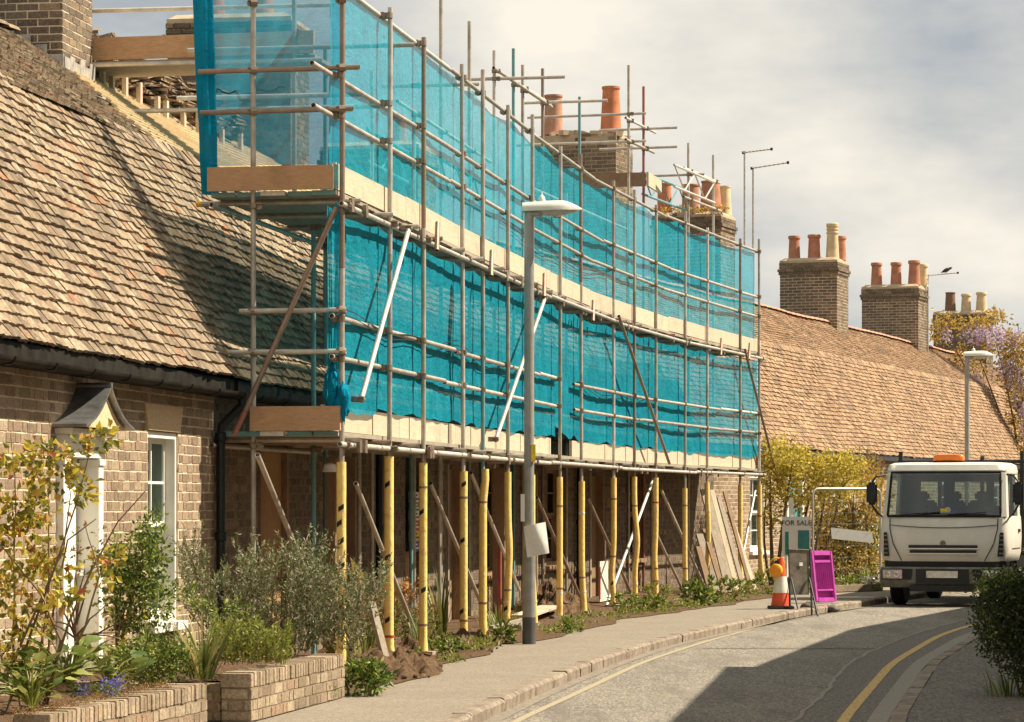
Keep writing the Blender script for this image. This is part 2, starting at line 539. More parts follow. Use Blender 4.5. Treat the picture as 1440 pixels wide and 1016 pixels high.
simple('white_paint', (0.80, 0.775, 0.70), 0.5, 0, 9, 0.05)
simple('stone_lintel', (0.62, 0.46, 0.28), 0.85, 0, 30, 0.15, 0.2)
simple('lead', (0.24, 0.24, 0.235), 0.36, 0.65, 10, 0.35)
simple('flashing', (0.40, 0.37, 0.33), 0.6, 0.3, 10, 0.3)
simple('black_iron', (0.012, 0.016, 0.018), 0.4)
simple('gutter_grey', (0.022, 0.019, 0.015), 0.7, 0, 5, 0.5, 0.0, 0.1)
simple('dark_void', (0.012, 0.012, 0.012), 0.8)
simple('curtain', (0.55, 0.50, 0.42), 0.9, 0, 10, 0.15)
t = NT('window_glass'); t.set((0.02, 0.025, 0.03), 0.06, 0, 0.8)
t = NT('clear_glass')
gl = t.n('ShaderNodeBsdfGlossy'); gl.inputs['Roughness'].default_value = 0.04
gl.inputs['Color'].default_value = (0.8, 0.85, 0.85, 1)
tp = t.n('ShaderNodeBsdfTransparent'); tp.inputs['Color'].default_value = (0.62, 0.70, 0.70, 1)
ms = t.n('ShaderNodeMixShader')
ms.inputs[0].default_value = 0.09
t.link(tp.outputs[0], ms.inputs[1]); t.link(gl.outputs[0], ms.inputs[2]); t.link(ms.outputs[0], t.out.inputs['Surface'])

def potmat(name, c):
    t = NT(name)
    a = t.noise(6, 5, 0.65)
    b = t.ramp(a, [(0.3, tuple(x * 0.72 for x in c)), (0.7, tuple(min(1, x * 1.12) for x in c))])
    t.set(b, 0.85, 0, 0.2)
potmat('pot_red', (0.46, 0.21, 0.13))
potmat('pot_orange', (0.54, 0.20, 0.10))
potmat('pot_buff', (0.62, 0.49, 0.30))
potmat('pot_brown', (0.22, 0.125, 0.085))
potmat('pot_rose', (0.46, 0.25, 0.17))
potmat('cap_mortar', (0.50, 0.39, 0.26))

def leafmat(name, stops, trans=0.35, rough=0.5):
    t = NT(name)
    c = t.ramp(t.rnd(), stops)
    t.set(c, rough, 0, 0.35)
    tr = t.n('ShaderNodeBsdfTranslucent'); t.link(c, tr.inputs['Color'])
    m = t.n('ShaderNodeMixShader'); m.inputs[0].default_value = trans
    t.link(t.bsdf.outputs[0], m.inputs[1]); t.link(tr.outputs[0], m.inputs[2])
    t.link(m.outputs[0], t.out.inputs['Surface'])
leafmat('leaf_rose', [(0.0, (0.12, 0.14, 0.03)), (0.35, (0.28, 0.27, 0.04)), (0.6, (0.52, 0.43, 0.06)), (0.85, (0.62, 0.44, 0.07)), (0.95, (0.42, 0.17, 0.06)), (1.0, (0.36, 0.10, 0.06))], 0.4)
leafmat('leaf_green', [(0.0, (0.045, 0.085, 0.018)), (0.5, (0.13, 0.19, 0.03)), (0.85, (0.28, 0.33, 0.06)), (1.0, (0.48, 0.47, 0.15))])
leafmat('leaf_dark', [(0.0, (0.02, 0.035, 0.014)), (0.6, (0.055, 0.08, 0.026)), (1.0, (0.12, 0.14, 0.035))], 0.25)
leafmat('leaf_rosemary', [(0.0, (0.055, 0.08, 0.03)), (0.45, (0.13, 0.17, 0.06)), (0.75, (0.26, 0.29, 0.12)), (0.88, (0.46, 0.42, 0.28)), (1.0, (0.72, 0.65, 0.60))], 0.25)
leafmat('leaf_heath', [(0.0, (0.10, 0.13, 0.02)), (0.5, (0.20, 0.24, 0.035)), (1.0, (0.36, 0.36, 0.07))])
leafmat('leaf_strap', [(0.0, (0.06, 0.09, 0.02)), (0.6, (0.16, 0.18, 0.04)), (0.85, (0.38, 0.32, 0.11)), (1.0, (0.52, 0.42, 0.18))])
leafmat('leaf_broad', [(0.0, (0.07, 0.11, 0.025)), (0.5, (0.17, 0.22, 0.05)), (0.8, (0.30, 0.32, 0.09)), (1.0, (0.44, 0.44, 0.16))], 0.3)
leafmat('leaf_gold', [(0.0, (0.22, 0.18, 0.03)), (0.35, (0.46, 0.37, 0.05)), (0.75, (0.66, 0.53, 0.09)), (1.0, (0.78, 0.66, 0.2))], 0.4)
leafmat('leaf_bronze', [(0.0, (0.16, 0.12, 0.03)), (0.4, (0.42, 0.28, 0.05)), (1.0, (0.64, 0.44, 0.10))], 0.4)
leafmat('leaf_dry', [(0.0, (0.14, 0.09, 0.04)), (0.6, (0.28, 0.20, 0.08)), (1.0, (0.40, 0.16, 0.06))])
leafmat('petal_blue', [(0.0, (0.12, 0.12, 0.40)), (1.0, (0.28, 0.27, 0.62))])
leafmat('petal_lilac', [(0.0, (0.42, 0.33, 0.48)), (1.0, (0.72, 0.62, 0.74))])
leafmat('petal_orange', [(0.0, (0.55, 0.16, 0.03)), (1.0, (0.65, 0.34, 0.05))])
leafmat('petal_yellow', [(0.0, (0.50, 0.32, 0.02)), (1.0, (0.66, 0.48, 0.05))])

simple('lamp_grey', (0.33, 0.325, 0.30), 0.5, 0.35, 6, 0.2)
simple('lamp_darkgrey', (0.085, 0.085, 0.085), 0.6, 0, 6, 0.2)
simple('lamp_white', (0.70, 0.67, 0.58), 0.45, 0, 8, 0.08)
t = NT('lamp_bowl'); t.set((0.62, 0.62, 0.56), 0.12, 0, 0.6); t.bsdf.inputs['Transmission Weight'].default_value = 0.5
t = NT('truck_white')
a = t.noise(3, 5, 0.6)
b = t.ramp(a, [(0.3, (0.66, 0.62, 0.54)), (0.7, (0.76, 0.73, 0.65))])
b = t.mix(t.ramp(t.noise(5, 6, 0.7, t.pos((1, 1, 0.5))), [(0.58, 0.0), (0.75, 0.25)]), b, (0.34, 0.26, 0.17))
t.set(b, 0.33, 0, 0.5)
simple('truck_dark', (0.020, 0.021, 0.022), 0.55, 0, 8, 0.3)
simple('truck_bumper', (0.20, 0.185, 0.155), 0.6, 0, 7, 0.35)
simple('rubber', (0.014, 0.014, 0.014), 0.8)
simple('interior', (0.03, 0.036, 0.04), 0.8)
simple('chrome', (0.6, 0.6, 0.6), 0.15, 0.9)
simple('headlamp_lens', (0.62, 0.60, 0.55), 0.15, 0.2)
t = NT('beacon_orange'); t.set((0.90, 0.22, 0.02), 0.25, 0, 0.5); t.bsdf.inputs['Subsurface Weight'].default_value = 0.0
simple('plate_white', (0.72, 0.68, 0.58), 0.4)
simple('cone_red', (0.72, 0.10, 0.035), 0.5, 0, 9, 0.15)
simple('cone_white', (0.72, 0.68, 0.58), 0.45, 0, 9, 0.1)
simple('lamp_amber', (0.85, 0.32, 0.02), 0.25, 0, 20, 0.1)
simple('barrier_pink', (0.52, 0.08, 0.40), 0.45, 0, 9, 0.15)
simple('sign_back', (0.16, 0.135, 0.10), 0.6, 0.2, 7, 0.45)
simple('sandbag', (0.13, 0.115, 0.09), 0.95, 0, 20, 0.3, 0.5)
simple('paper', (0.78, 0.76, 0.70), 0.7, 0, 9, 0.05)
simple('sign_red', (0.45, 0.04, 0.03), 0.5)
simple('sign_yellow', (0.75, 0.48, 0.03), 0.5)
simple('sign_blue', (0.03, 0.07, 0.25), 0.5)
simple('sign_green', (0.02, 0.25, 0.16), 0.5)
simple('ink', (0.015, 0.015, 0.03), 0.6)
simple('flag_purple', (0.10, 0.06, 0.22), 0.7)
simple('orange_plastic', (0.85, 0.40, 0.02), 0.5)
simple('bird_dark', (0.03, 0.03, 0.035), 0.7)
simple('galv_wire', (0.42, 0.40, 0.36), 0.5, 0.5)
simple('teal_paint', (0.05, 0.22, 0.22), 0.6)

# ------------------------------------------------------------------ the plan of the street
YS = np.arange(5.0, 141.0, 0.25)

def smooth_line(pts, k=9):
    ys = [p[1] for p in pts]; xs = [p[0] for p in pts]
    x = np.interp(YS, ys, xs)
    # linear extrapolation
    a = (xs[1] - xs[0]) / (ys[1] - ys[0]); m = YS < ys[0]; x[m] = xs[0] + a * (YS[m] - ys[0])
    a = (xs[-1] - xs[-2]) / (ys[-1] - ys[-2]); m = YS > ys[-1]; x[m] = xs[-1] + a * (YS[m] - ys[-1])
    ker = np.hanning(2 * k + 3)[1:-1]; ker /= ker.sum()
    pad = len(ker) // 2
    xp = np.concatenate([x[0] + (x[1] - x[0]) * np.arange(-pad, 0), x, x[-1] + (x[-1] - x[-2]) * np.arange(1, pad + 1)])
    return np.convolve(xp, ker, 'valid')

WALLPTS = [(-4.44, 15.0), (-2.70, 27.0), (-2.20, 30.0), (-1.80, 33.0), (-1.06, 37.3), (-0.34, 41.8), (0.24, 44.4), (0.92, 47.3), (1.60, 50.0), (2.18, 52.0), (3.30, 55.5), (3.85, 57.0), (17.85, 96.0)]
SCAFPTS = [(-1.86, 25.2), (-1.53, 26.75), (-1.187, 28.4), (-0.52, 33.0), (0.22, 37.3), (0.945, 41.8), (1.51, 44.4), (2.20, 47.3), (2.89, 50.0), (3.47, 52.0), (4.54, 55.3), (5.6, 58.6)]
WX = smooth_line(WALLPTS, 8)
SX = smooth_line(SCAFPTS, 16)
KL = smooth_line([(-1.3, 15), (-0.176, 22.7), (0.326, 26.3), (0.975, 30.2), (1.735, 34.2), (2.47, 37.0), (3.81, 42.0), (4.92, 45.5), (6.0, 48.6), (9.5, 58.6), (20, 88)], 10)
KR = smooth_line([(1.75, 15), (2.81, 22.4), (4.25, 30.6), (5.75, 37.2), (6.85, 40.8), (9.0, 47.0), (13.5, 59), (24, 88)], 10)
YL = smooth_line([(-0.9, 15), (0.02, 22.5), (0.48, 25.3), (1.37, 31.0), (2.39, 35.9), (4.10, 43.0), (6.4, 49.3), (10, 59)], 10)
YR = smooth_line([(1.4, 15), (2.47, 22.4), (3.89, 30.6), (5.33, 37.2), (6.36, 40.8), (8.4, 47), (12.9, 59)], 10)

def at(arr, Y): return float(np.interp(Y, YS, arr))

def frame(arr, Y):
    x = at(arr, Y); dx = (at(arr, Y + 0.3) - at(arr, Y - 0.3)) / 0.6
    T = Vector((dx, 1, 0)).normalized()
    N = Vector((T.y, -T.x, 0))          # towards the street (right)
    return Vector((x, Y, 0)), T, N

def WP(Y, off, z):
    """point at street position Y, off metres behind the wall face"""
    p, T, N = frame(WX, Y)
    q = p - N * off
    return Vector((q.x, q.y, z))

def strip(name, xa, xb, y0, y1, z, mat, step=0.5, za=None, parent=None):
    ys = np.arange(y0, y1 + 1e-6, step)
    V = []; Q = []
    for i, y in enumerate(ys):
        V.append((xa(y), y, z)); V.append((xb(y), y, z))
        if i: b = 2 * i; Q.append((b - 2, b - 1, b + 1, b))
    o = np_mesh(name, V, Q, mat, parent)
    return o

# ------------------------------------------------------------------ setting: ground, road, pavements
g = np_mesh('ground', [(-400, -60, -0.16), (400, -60, -0.16), (400, 900, -0.16), (-400, 900, -0.16)], [(0, 1, 2, 3)], 'ground_earth')
tag(g, 'bare brown earth spreading round the street', 'ground', kind='structure')
o = strip('road', lambda y: at(KL, y) - 0.02, lambda y: at(KR, y) + 0.05, 6, 130, -0.105, 'road_asphalt')
tag(o, 'worn grey asphalt road curving to the right', 'road', kind='structure')
o = strip('pavement', lambda y: at(WX, y) - 0.1, lambda y: at(KL, y) - 0.14, 6, 130, -0.006, 'pavement_asphalt')
tag(o, 'tarmac pavement along the terrace', 'pavement', kind='structure')
o = strip('pavement_right', lambda y: at(KR, y) + 0.12, lambda y: at(KR, y) + 5.0, 6, 130, -0.085, 'patch_asphalt')
tag(o, 'dark tarmac pavement on the shaded right side', 'pavement', kind='structure')

def seam_x(y):
    base = at(YR, y) - 0.40 - 0.05 * math.sin(y * 0.45)
    return base + 0.035 * mnoise.noise((y * 1.3, 0.3, 0)) + 0.012 * mnoise.noise((y * 6, 4.3, 0))
o = strip('road_patch', lambda y: seam_x(y), lambda y: at(KR, y) - 0.16, 8, 60, -0.1005, 'patch_asphalt', 0.2)
tag(o, 'darker strip of relaid asphalt beside the right kerb', 'road', kind='structure')
o = strip('road_seam', lambda y: seam_x(y) - 0.02 - 0.015 * mnoise.noise((y * 5, 1.3, 0)), lambda y: seam_x(y) + 0.018 + 0.015 * mnoise.noise((y * 6, 7.3, 0)), 8, 60, -0.0965, 'seam_pale', 0.2)
tag(o, 'pale ragged joint line between old and relaid asphalt', 'road', kind='structure')
o = strip('yellow_line', lambda y: at(YR, y) - 0.045, lambda y: at(YR, y) + 0.045, 8, 62, -0.0965, 'yellow_paint')
tag(o, 'bold yellow line along the right side of the road', 'road marking', kind='structure')
o = strip('yellow_line_worn', lambda y: at(YL, y) - 0.035, lambda y: at(YL, y) + 0.035, 8, 62, -0.1005, 'yellow_paint_worn')
tag(o, 'faded yellow line along the left kerb', 'road marking', kind='structure')
o = strip('gutter_channel', lambda y: at(KL, y) - 0.01, lambda y: at(KL, y) + 0.12, 8, 62, -0.1005, 'channel_grit')
tag(o, 'dusty pale gutter strip along the left kerb', 'road', kind='structure')

def kerb(name, arr, y0, y1, w, ztop, zbot, label, side):
    root = thing(name, (at(arr, y0), y0, zbot), label, 'kerb'); root['kind'] = 'structure'
    y = y0
    while y < y1:
        L = random.uniform(0.75, 1.05)
        p, T, N = frame(arr, y + L / 2)
        b = MB()
        n = 7
        prof = [(0, zbot), (0.004, ztop - 0.025), (-0.012, ztop - 0.006), (-0.03, ztop), (-w, ztop), (-w, zbot)]
        dz = random.uniform(-0.006, 0.006); dn = random.uniform(-0.006, 0.006)
        vs = []
        for i in range(n + 1):
            u = -L / 2 + 0.006 + (L - 0.012) * i / n
            for j, (a, z) in enumerate(prof):
                r = 0.006 if j in (1, 2, 0) else 0.003
                q = p + T * u + N * ((a if side > 0 else -a) + dn + random.uniform(-r, r))
                vs.append((q.x, q.y, z + dz + (random.uniform(-0.004, 0.004) if j in (1, 2, 3) else 0)))
        m = len(prof); fs = []
        for i in range(n):
            for j in range(m - 1):
                a0 = i * m + j
                f = (a0, a0 + m, a0 + m + 1, a0 + 1)
                fs.append(f if side > 0 else f[::-1])
        fs.append(tuple(range(m))); fs.append(tuple(n * m + j for j in range(m))[::-1])
        b.add(vs, fs)
        b.build('kerb_stone', 'kerb_granite', root)
        y += L * T.y
    return root
kerb('kerb', KL, 14, 62, 0.14, 0.0, -0.2, 'rough granite kerb stones along the left pavement', 1)
kerb('kerb_right', KR, 14, 60, 0.13, -0.078, -0.25, 'flush pale granite kerb on the right side', -1)
# sett channel left of the right kerb
o = strip('sett_channel', lambda y: at(KR, y) - 0.16, lambda y: at(KR, y) - 0.005, 8, 60, -0.0965, 'seam_pale')
tag(o, 'pale channel strip beside the flush right kerb', 'road', kind='structure')

def band(name, Y0, Y1, xa, xb, z, mat, label):
    b = MB(); n = 30; vs = []; fs = []
    for i in range(n + 1):
        f_ = i / n; x0 = xa(Y0) * (1 - f_) + xb(Y0) * f_
        j0, j1 = 0.10 * mnoise.noise((x0 * 2.2, Y0, 0)), 0.10 * mnoise.noise((x0 * 2.2, Y1, 3))
        vs += [(x0, Y0 + j0, z), (x0 + 0.03, Y1 + j1, z)]
        if i: fs.append((2 * i - 2, 2 * i, 2 * i + 1, 2 * i - 1))
    b.add(vs, fs); o = b.build(name, mat, None); tag(o, label, 'road', kind='structure')
band('trench_patch', 33.7, 34.05, lambda y: at(KL, y) + 0.5, lambda y: seam_x(y) - .05, -0.1003, 'road_dark', 'narrow darker trench repair crossing the road')
# garden soil under the scaffold
VG = smooth_line([(-1.25, 24.0), (-0.90, 26), (-.56, 28.5), (-.17, 32), (.62, 35), (1.66, 40.4), (2.62, 43.1), (3.75, 47.2), (6.0, 54), (7.2, 57.5)], 6)
o = strip('garden_soil', lambda y: at(WX, y) - 0.05, lambda y: at(VG, y) + 0.08 * math.sin(y * 1.7) + 0.12 * mnoise.noise((y, 2, 0)), 24.0, 56, 0.002, 'soil', 0.25)
tag(o, 'bare garden soil under the scaffold', 'soil', kind='structure')

# ------------------------------------------------------------------ brickwork
def brick_layout(L, H, pitch, sl=0.212, joint=0.014, bond='flemish', skips=(), soldier_top=False):
    """list of (u0,u1,z0,z1) in face coordinates"""
    out = []
    nrow = int(round(H / pitch))
    pz = H / nrow
    hl = (sl - joint) / 2
    for r in range(nrow):
        z0 = r * pz + joint / 2; z1 = (r + 1) * pz - joint / 2
        if bond == 'flemish':
            seq = [sl, hl]; u = -((sl + hl + 2 * joint) / 2 if r % 2 else 0) - random.uniform(0, 0.02) 
            k = 0
            if r % 2: u = -(sl * 0.5 + hl * 0.5 + joint) + hl * 0.0
        else:
            seq = [sl, sl]; u = -(sl / 2 if r % 2 else 0); k = 0
        while u < L:
            w = seq[k % 2] * random.uniform(0.985, 1.01)
            a, b = max(u, 0.002), min(u + w, L - 0.002)
            if b - a > 0.03:
                segs = [(a, b)]
                for (su0, su1, sz0, sz1) in skips:
                    if z1 > sz0 + 0.02 and z0 < sz1 - 0.02:
                        ns = []
                        for (c, d) in segs:
                            if d <= su0 or c >= su1: ns.append((c, d)); continue
                            if su0 - c > 0.03: ns.append((c, su0))
                            if d - su1 > 0.03: ns.append((su1, d))
                        segs = ns
                for (c, d) in segs: out.append((c, d, z0, z1))
            u += w + joint; k += 1
    return out

def brick_stuff(name, items, mat, parent, depth=0.05, kind=True):
    """items: list of (P0, U, N, u0,u1,z0,z1) joined into one mesh"""
    n = len(items)
    V = np.zeros((n, 8, 3)); R = np.repeat(rng.random(n), 5)
    for i, (P, U, N, u0, u1, z0, z1) in enumerate(items):
        j = rng.uniform(-0.0025, 0.0025, 8); pr = rng.uniform(-0.001, 0.003)
        a0 = P + U * u0; a1 = P + U * u1
        fr = N * pr; bk = N * -depth
        V[i, 0] = (a0.x + fr.x, a0.y + fr.y, P.z + z0 + j[0]); V[i, 1] = (a1.x + fr.x, a1.y + fr.y, P.z + z0 + j[1])
        V[i, 2] = (a1.x + fr.x, a1.y + fr.y, P.z + z1 + j[2]); V[i, 3] = (a0.x + fr.x, a0.y + fr.y, P.z + z1 + j[3])
        V[i, 4] = (a0.x + bk.x, a0.y + bk.y, P.z + z0); V[i, 5] = (a1.x + bk.x, a1.y + bk.y, P.z + z0)
        V[i, 6] = (a1.x + bk.x, a1.y + bk.y, P.z + z1); V[i, 7] = (a0.x + bk.x, a0.y + bk.y, P.z + z1)
    fq = np.array([(0, 1, 2, 3), (0, 4, 5, 1), (1, 5, 6, 2), (2, 6, 7, 3), (3, 7, 4, 0)])
    Q = (np.arange(n)[:, None, None] * 8 + fq[None]).reshape(-1, 4)
    o = np_mesh(name, V.reshape(-1, 3), Q, mat, parent, R)
    if kind: o['kind'] = 'stuff'
    return o

_bm = {}
def brick_mesh(mat, w, h, depth, var):
    key = (mat, round(w, 2), round(h, 3), depth, var)
    if key not in _bm:
        r = random.Random(hash((var, round(w, 2))) & 0xffff)
        x, z = round(w, 2) / 2 - 0.001, h / 2
        j = lambda a=0.003: r.uniform(-a, a)
        e = 0.001
        V = [(-x + j(), e, -z + j()), (x + j(), e, -z + j()), (x + j(), e, z + j()), (-x + j(), e, z + j()),
             (-x, -depth, -z), (x, -depth, -z), (x, -depth, z), (-x, -depth, z)]
        # local axes: x along, y = out of the wall, z up
        Fq = [(1, 0, 3, 2), (0, 1, 5, 4), (1, 2, 6, 5), (2, 3, 7, 6), (3, 0, 4, 7)]
        _bm[key] = raw_mesh('brick', V, Fq, mat)
    return _bm[key]

def brick_parts(items, mat, parent, depth=0.05):
    for (P, U, N, u0, u1, z0, z1) in items:
        w = u1 - u0; h = z1 - z0
        me = brick_mesh(mat, w, h, depth, random.randrange(4))
        c = P + U * ((u0 + u1) / 2)
        M = Matrix(((U.x, N.x, 0, c.x), (U.y, N.y, 0, c.y), (0, 0, 1, P.z + (z0 + z1) / 2), (0, 0, 0, 1)))
        M = M @ Matrix.Translation((0, random.uniform(-0.0015, 0.002), random.uniform(-0.003, 0.003)))
        inst('brick', me, M, parent)

# ------------------------------------------------------------------ roofs
EAVE = (-0.22, 2.66); BRK = (1.0, 4.95); RDG = (2.6, 6.12)
def sag(Y, u):
    return 0.045 * mnoise.noise((Y * 0.22, u * 0.5, 1.7)) + 0.02 * mnoise.noise((Y * 0.7, u * 0.9, 5.1))

def tile_positions(y0, y1, pa, pb, gauge=0.105, tw=0.168, yend=None, phase=0.0):
    """tiles on the slope from pa=(off,z) to pb=(off,z)"""
    d = Vector((pb[0] - pa[0], pb[1] - pa[1])); Ls = d.length; d /= Ls
    n = int(Ls / gauge)
    out = []
    for k in range(n + 1):
        u = k * gauge
        off = pa[0] + d.x * u; z = pa[1] + d.y * u
        ye = yend(u / Ls) if yend else y1
        y = y0 + (tw / 2 if k % 2 else 0)
        while y < ye:
            w = tw * random.uniform(0.94, 1.03)
            out.append((y + w / 2, off, z, u, w, d))
            y += w + 0.003
    return out

def tile_frame(tp):
    Y, off, z, u, w, d = tp
    p, T, N = frame_fast(Y)
    U = Vector((-N.x * d.x, -N.y * d.x, d.y))
    n = U.cross(T) * -1
    if n.dot(Vector((N.x, N.y, 0.5))) < 0: n = -n
    c = Vector((p.x - N.x * off, p.y - N.y * off, z)) + n * sag(Y, u)
    return c, T, U, n

_ff = {}
def frame_fast(Y):
    k = round(Y * 20)
    if k not in _ff: _ff[k] = frame(WX, k / 20.0)
    p, T, N = _ff[k]
    dy = Y - k / 20.0
    return p + T * dy / T.y, T, N

TL = 0.19; TTH = 0.027
def tile_M(tp, j=1.0):
    c, T, U, n = tile_frame(tp)
    a = random.gauss(0, 0.020) * j
    tilt = 0.21 + random.gauss(0, 0.03) * j
    T2 = (T * math.cos(a) + U * math.sin(a)); U2 = (U * math.cos(a) - T * math.sin(a))
    U3 = (U2 * math.cos(tilt) - n * math.sin(tilt)); n3 = n * math.cos(tilt) + U2 * math.sin(tilt)
    c = c + U * random.gauss(0, 0.006) * j + n * (0.042 + random.uniform(0, 0.009) * j)
    if random.random() < 0.02 * j: c = c - U * random.uniform(0.01, 0.04)
    return c, T2, U3, n3

def tiles_stuff(name, tps, mat, parent, j=1.0):
    n = len(tps)
    V = np.zeros((n, 8, 3))
    for i, tp in enumerate(tps):
        c, T, U, nn = tile_M(tp, j); w = tp[4]
        c = np.array(c); T = np.array(T) * (w / 2); U = np.array(U) * TL; nn = np.array(nn) * TTH
        j1, j2 = rng.uniform(-0.05, 0.05, 2)
        V[i] = [c - T + U * j1 * j, c + T + U * j2 * j, c + T + U, c - T + U, c - T - nn + U * j1 * j, c + T - nn + U * j2 * j, c + T + U - nn, c - T + U - nn]
    fq = np.array([(0, 1, 2, 3), (4, 5, 1, 0), (5, 6, 2, 1), (7, 4, 0, 3)])
    Q = (np.arange(n)[:, None, None] * 8 + fq[None]).reshape(-1, 4)
    o = np_mesh(name, V.reshape(-1, 3), Q, mat, parent, np.repeat(rng.random(n), 4))
    o['kind'] = 'stuff'
    return o

def tile_meshes(mat):
    res = []
    for v in range(5):
        r = random.Random(v + 3)
        x = 0.083; h = TTH
        b = [(-x, r.uniform(-0.010, 0.010)), (-x * 0.3, r.uniform(-0.008, 0.008)), (x * 0.35, r.uniform(-0.008, 0.008)), (x, r.uniform(-0.010, 0.010))]
        V = []
        for (bx, by) in b:
            cz = 0.004 * (1 - (bx / x) ** 2)
            V += [(bx, by, cz), (bx, TL, cz), (bx, by, cz - h)]
        Fq = []
        for i in range(3):
            a = i * 3; c = a + 3
            Fq += [(a, c, c + 1, a + 1), (a + 2, c + 2, c, a)]
        Fq += [(2, 0, 1), (9, 11, 10)]
        res.append(raw_mesh('roof_tile', V, Fq, mat))
    return res

def tile_parts(tps, meshes, parent):
    for tp in tps:
        c, T, U, n = tile_M(tp)
        s = tp[4] / 0.166
        M = Matrix(((T.x * s, U.x, n.x, c.x), (T.y * s, U.y, n.y, c.y), (T.z * s, U.z, n.z, c.z), (0, 0, 0, 1)))
        inst('roof_tile', random.choice(meshes), M, parent)

def roof_deck(name, y0, y1, parent, mat='roof_felt', dn=-0.02):
    """solid roof body under the tiles, closed shell with gables"""
    prof = [(EAVE[0] + 0.05, EAVE[1]), (BRK[0], BRK[1]), (RDG[0], RDG[1]), (4.2, 4.95), (5.4, 2.7)]
    ys = np.arange(y0, y1 + 0.01, 1.0)
    if ys[-1] < y1 - 0.05: ys = np.append(ys, y1)
    V = []; Q = []
    m = len(prof)
    for i, y in enumerate(ys):
        for k, (o, z) in enumerate(prof):
            s_ = sag(y, 1.0) if k < 3 else 0
            p = WP(y, o + 0.03, z - 0.03 + s_); V.append(p)
        if i:
            b = i * m
            for k in range(m - 1): Q.append((b - m + k, b + k, b + k + 1, b - m + k + 1))
            Q.append((b - m + m - 1, b + m - 1, b, b - m))
    mb = MB(); mb.add(V, Q)
    mb.add(V[:m], [tuple(range(m))]); mb.add(V[-m:], [tuple(range(m))[::-1]])
    return mb.build(name, mat, parent)

def ridge_tiles(y0, y1, parent, mat, step=0.34, name='ridge_tile', stuff=False, pz=RDG):
    y = y0
    while y < y1:
        p0 = WP(y, pz[0], pz[1] + 0.02 + sag(y, 2)); p1 = WP(y + step * 0.98, pz[0], pz[1] + 0.035 + sag(y + step, 2))
        T = (p1 - p0).normalized(); S = Vector((-T.y, T.x, 0)).normalized()
        b = MB(); vs = []
        for p in (p0, p1):
            for k in range(7):
                a = PI * (0.08 + 0.84 * k / 6)
                vs.append(p + S * math.cos(a) * 0.13 + Vector((0, 0, math.sin(a) * 0.085 - 0.02)))
        fs = [(k, k + 1, k + 8, k + 7) for k in range(6)] + [tuple(range(7))[::-1], tuple(range(7, 14))]
        b.add(vs, fs); b.build(name, mat, parent, smooth=True)
        y += step

# ------------------------------------------------------------------ chimneys
def pot(parent, c, r0, r1, h, mat, style=0):
    b = MB()
    if style == 0:      # roll-topped
        prof = [(r0 * 1.05, 0), (r0, h * 0.1), (r1, h * 0.80), (r1 * 1.0, h * 0.86), (r1 * 1.18, h * 0.88), (r1 * 1.2, h * 0.96), (r1 * 1.1, h), (r1 * 0.8, h), (r1 * 0.78, h - 0.12)]
    elif style == 1:    # plain tapered
        prof = [(r0 * 1.04, 0), (r0, h * 0.06), (r1, h * 0.93), (r1 * 1.1, h * 0.95), (r1 * 1.1, h), (r1 * 0.82, h), (r1 * 0.8, h - 0.12)]
    else:               # tall louvred buff
        prof = [(r0 * 1.05, 0), (r0, h * 0.08), (r1, h * 0.70), (r1 * 1.15, h * 0.71), (r1 * 1.15, h * 0.75), (r1 * 1.02, h * 0.76), (r1 * 1.02, h * 0.80), (r1 * 1.13, h * 0.81), (r1 * 1.13, h * 0.84), (r1 * 1.02, h * 0.85), (r1 * 1.02, h * 0.89), (r1 * 1.13, h * 0.90), (r1 * 1.15, h * 0.98), (r1 * 1.0, h), (r1 * 0.75, h), (r1 * 0.7, h - 0.12)]
    b.lathe(prof, c, 18)
    return b.build('chimney_pot', mat, parent, smooth=True, ang=35)

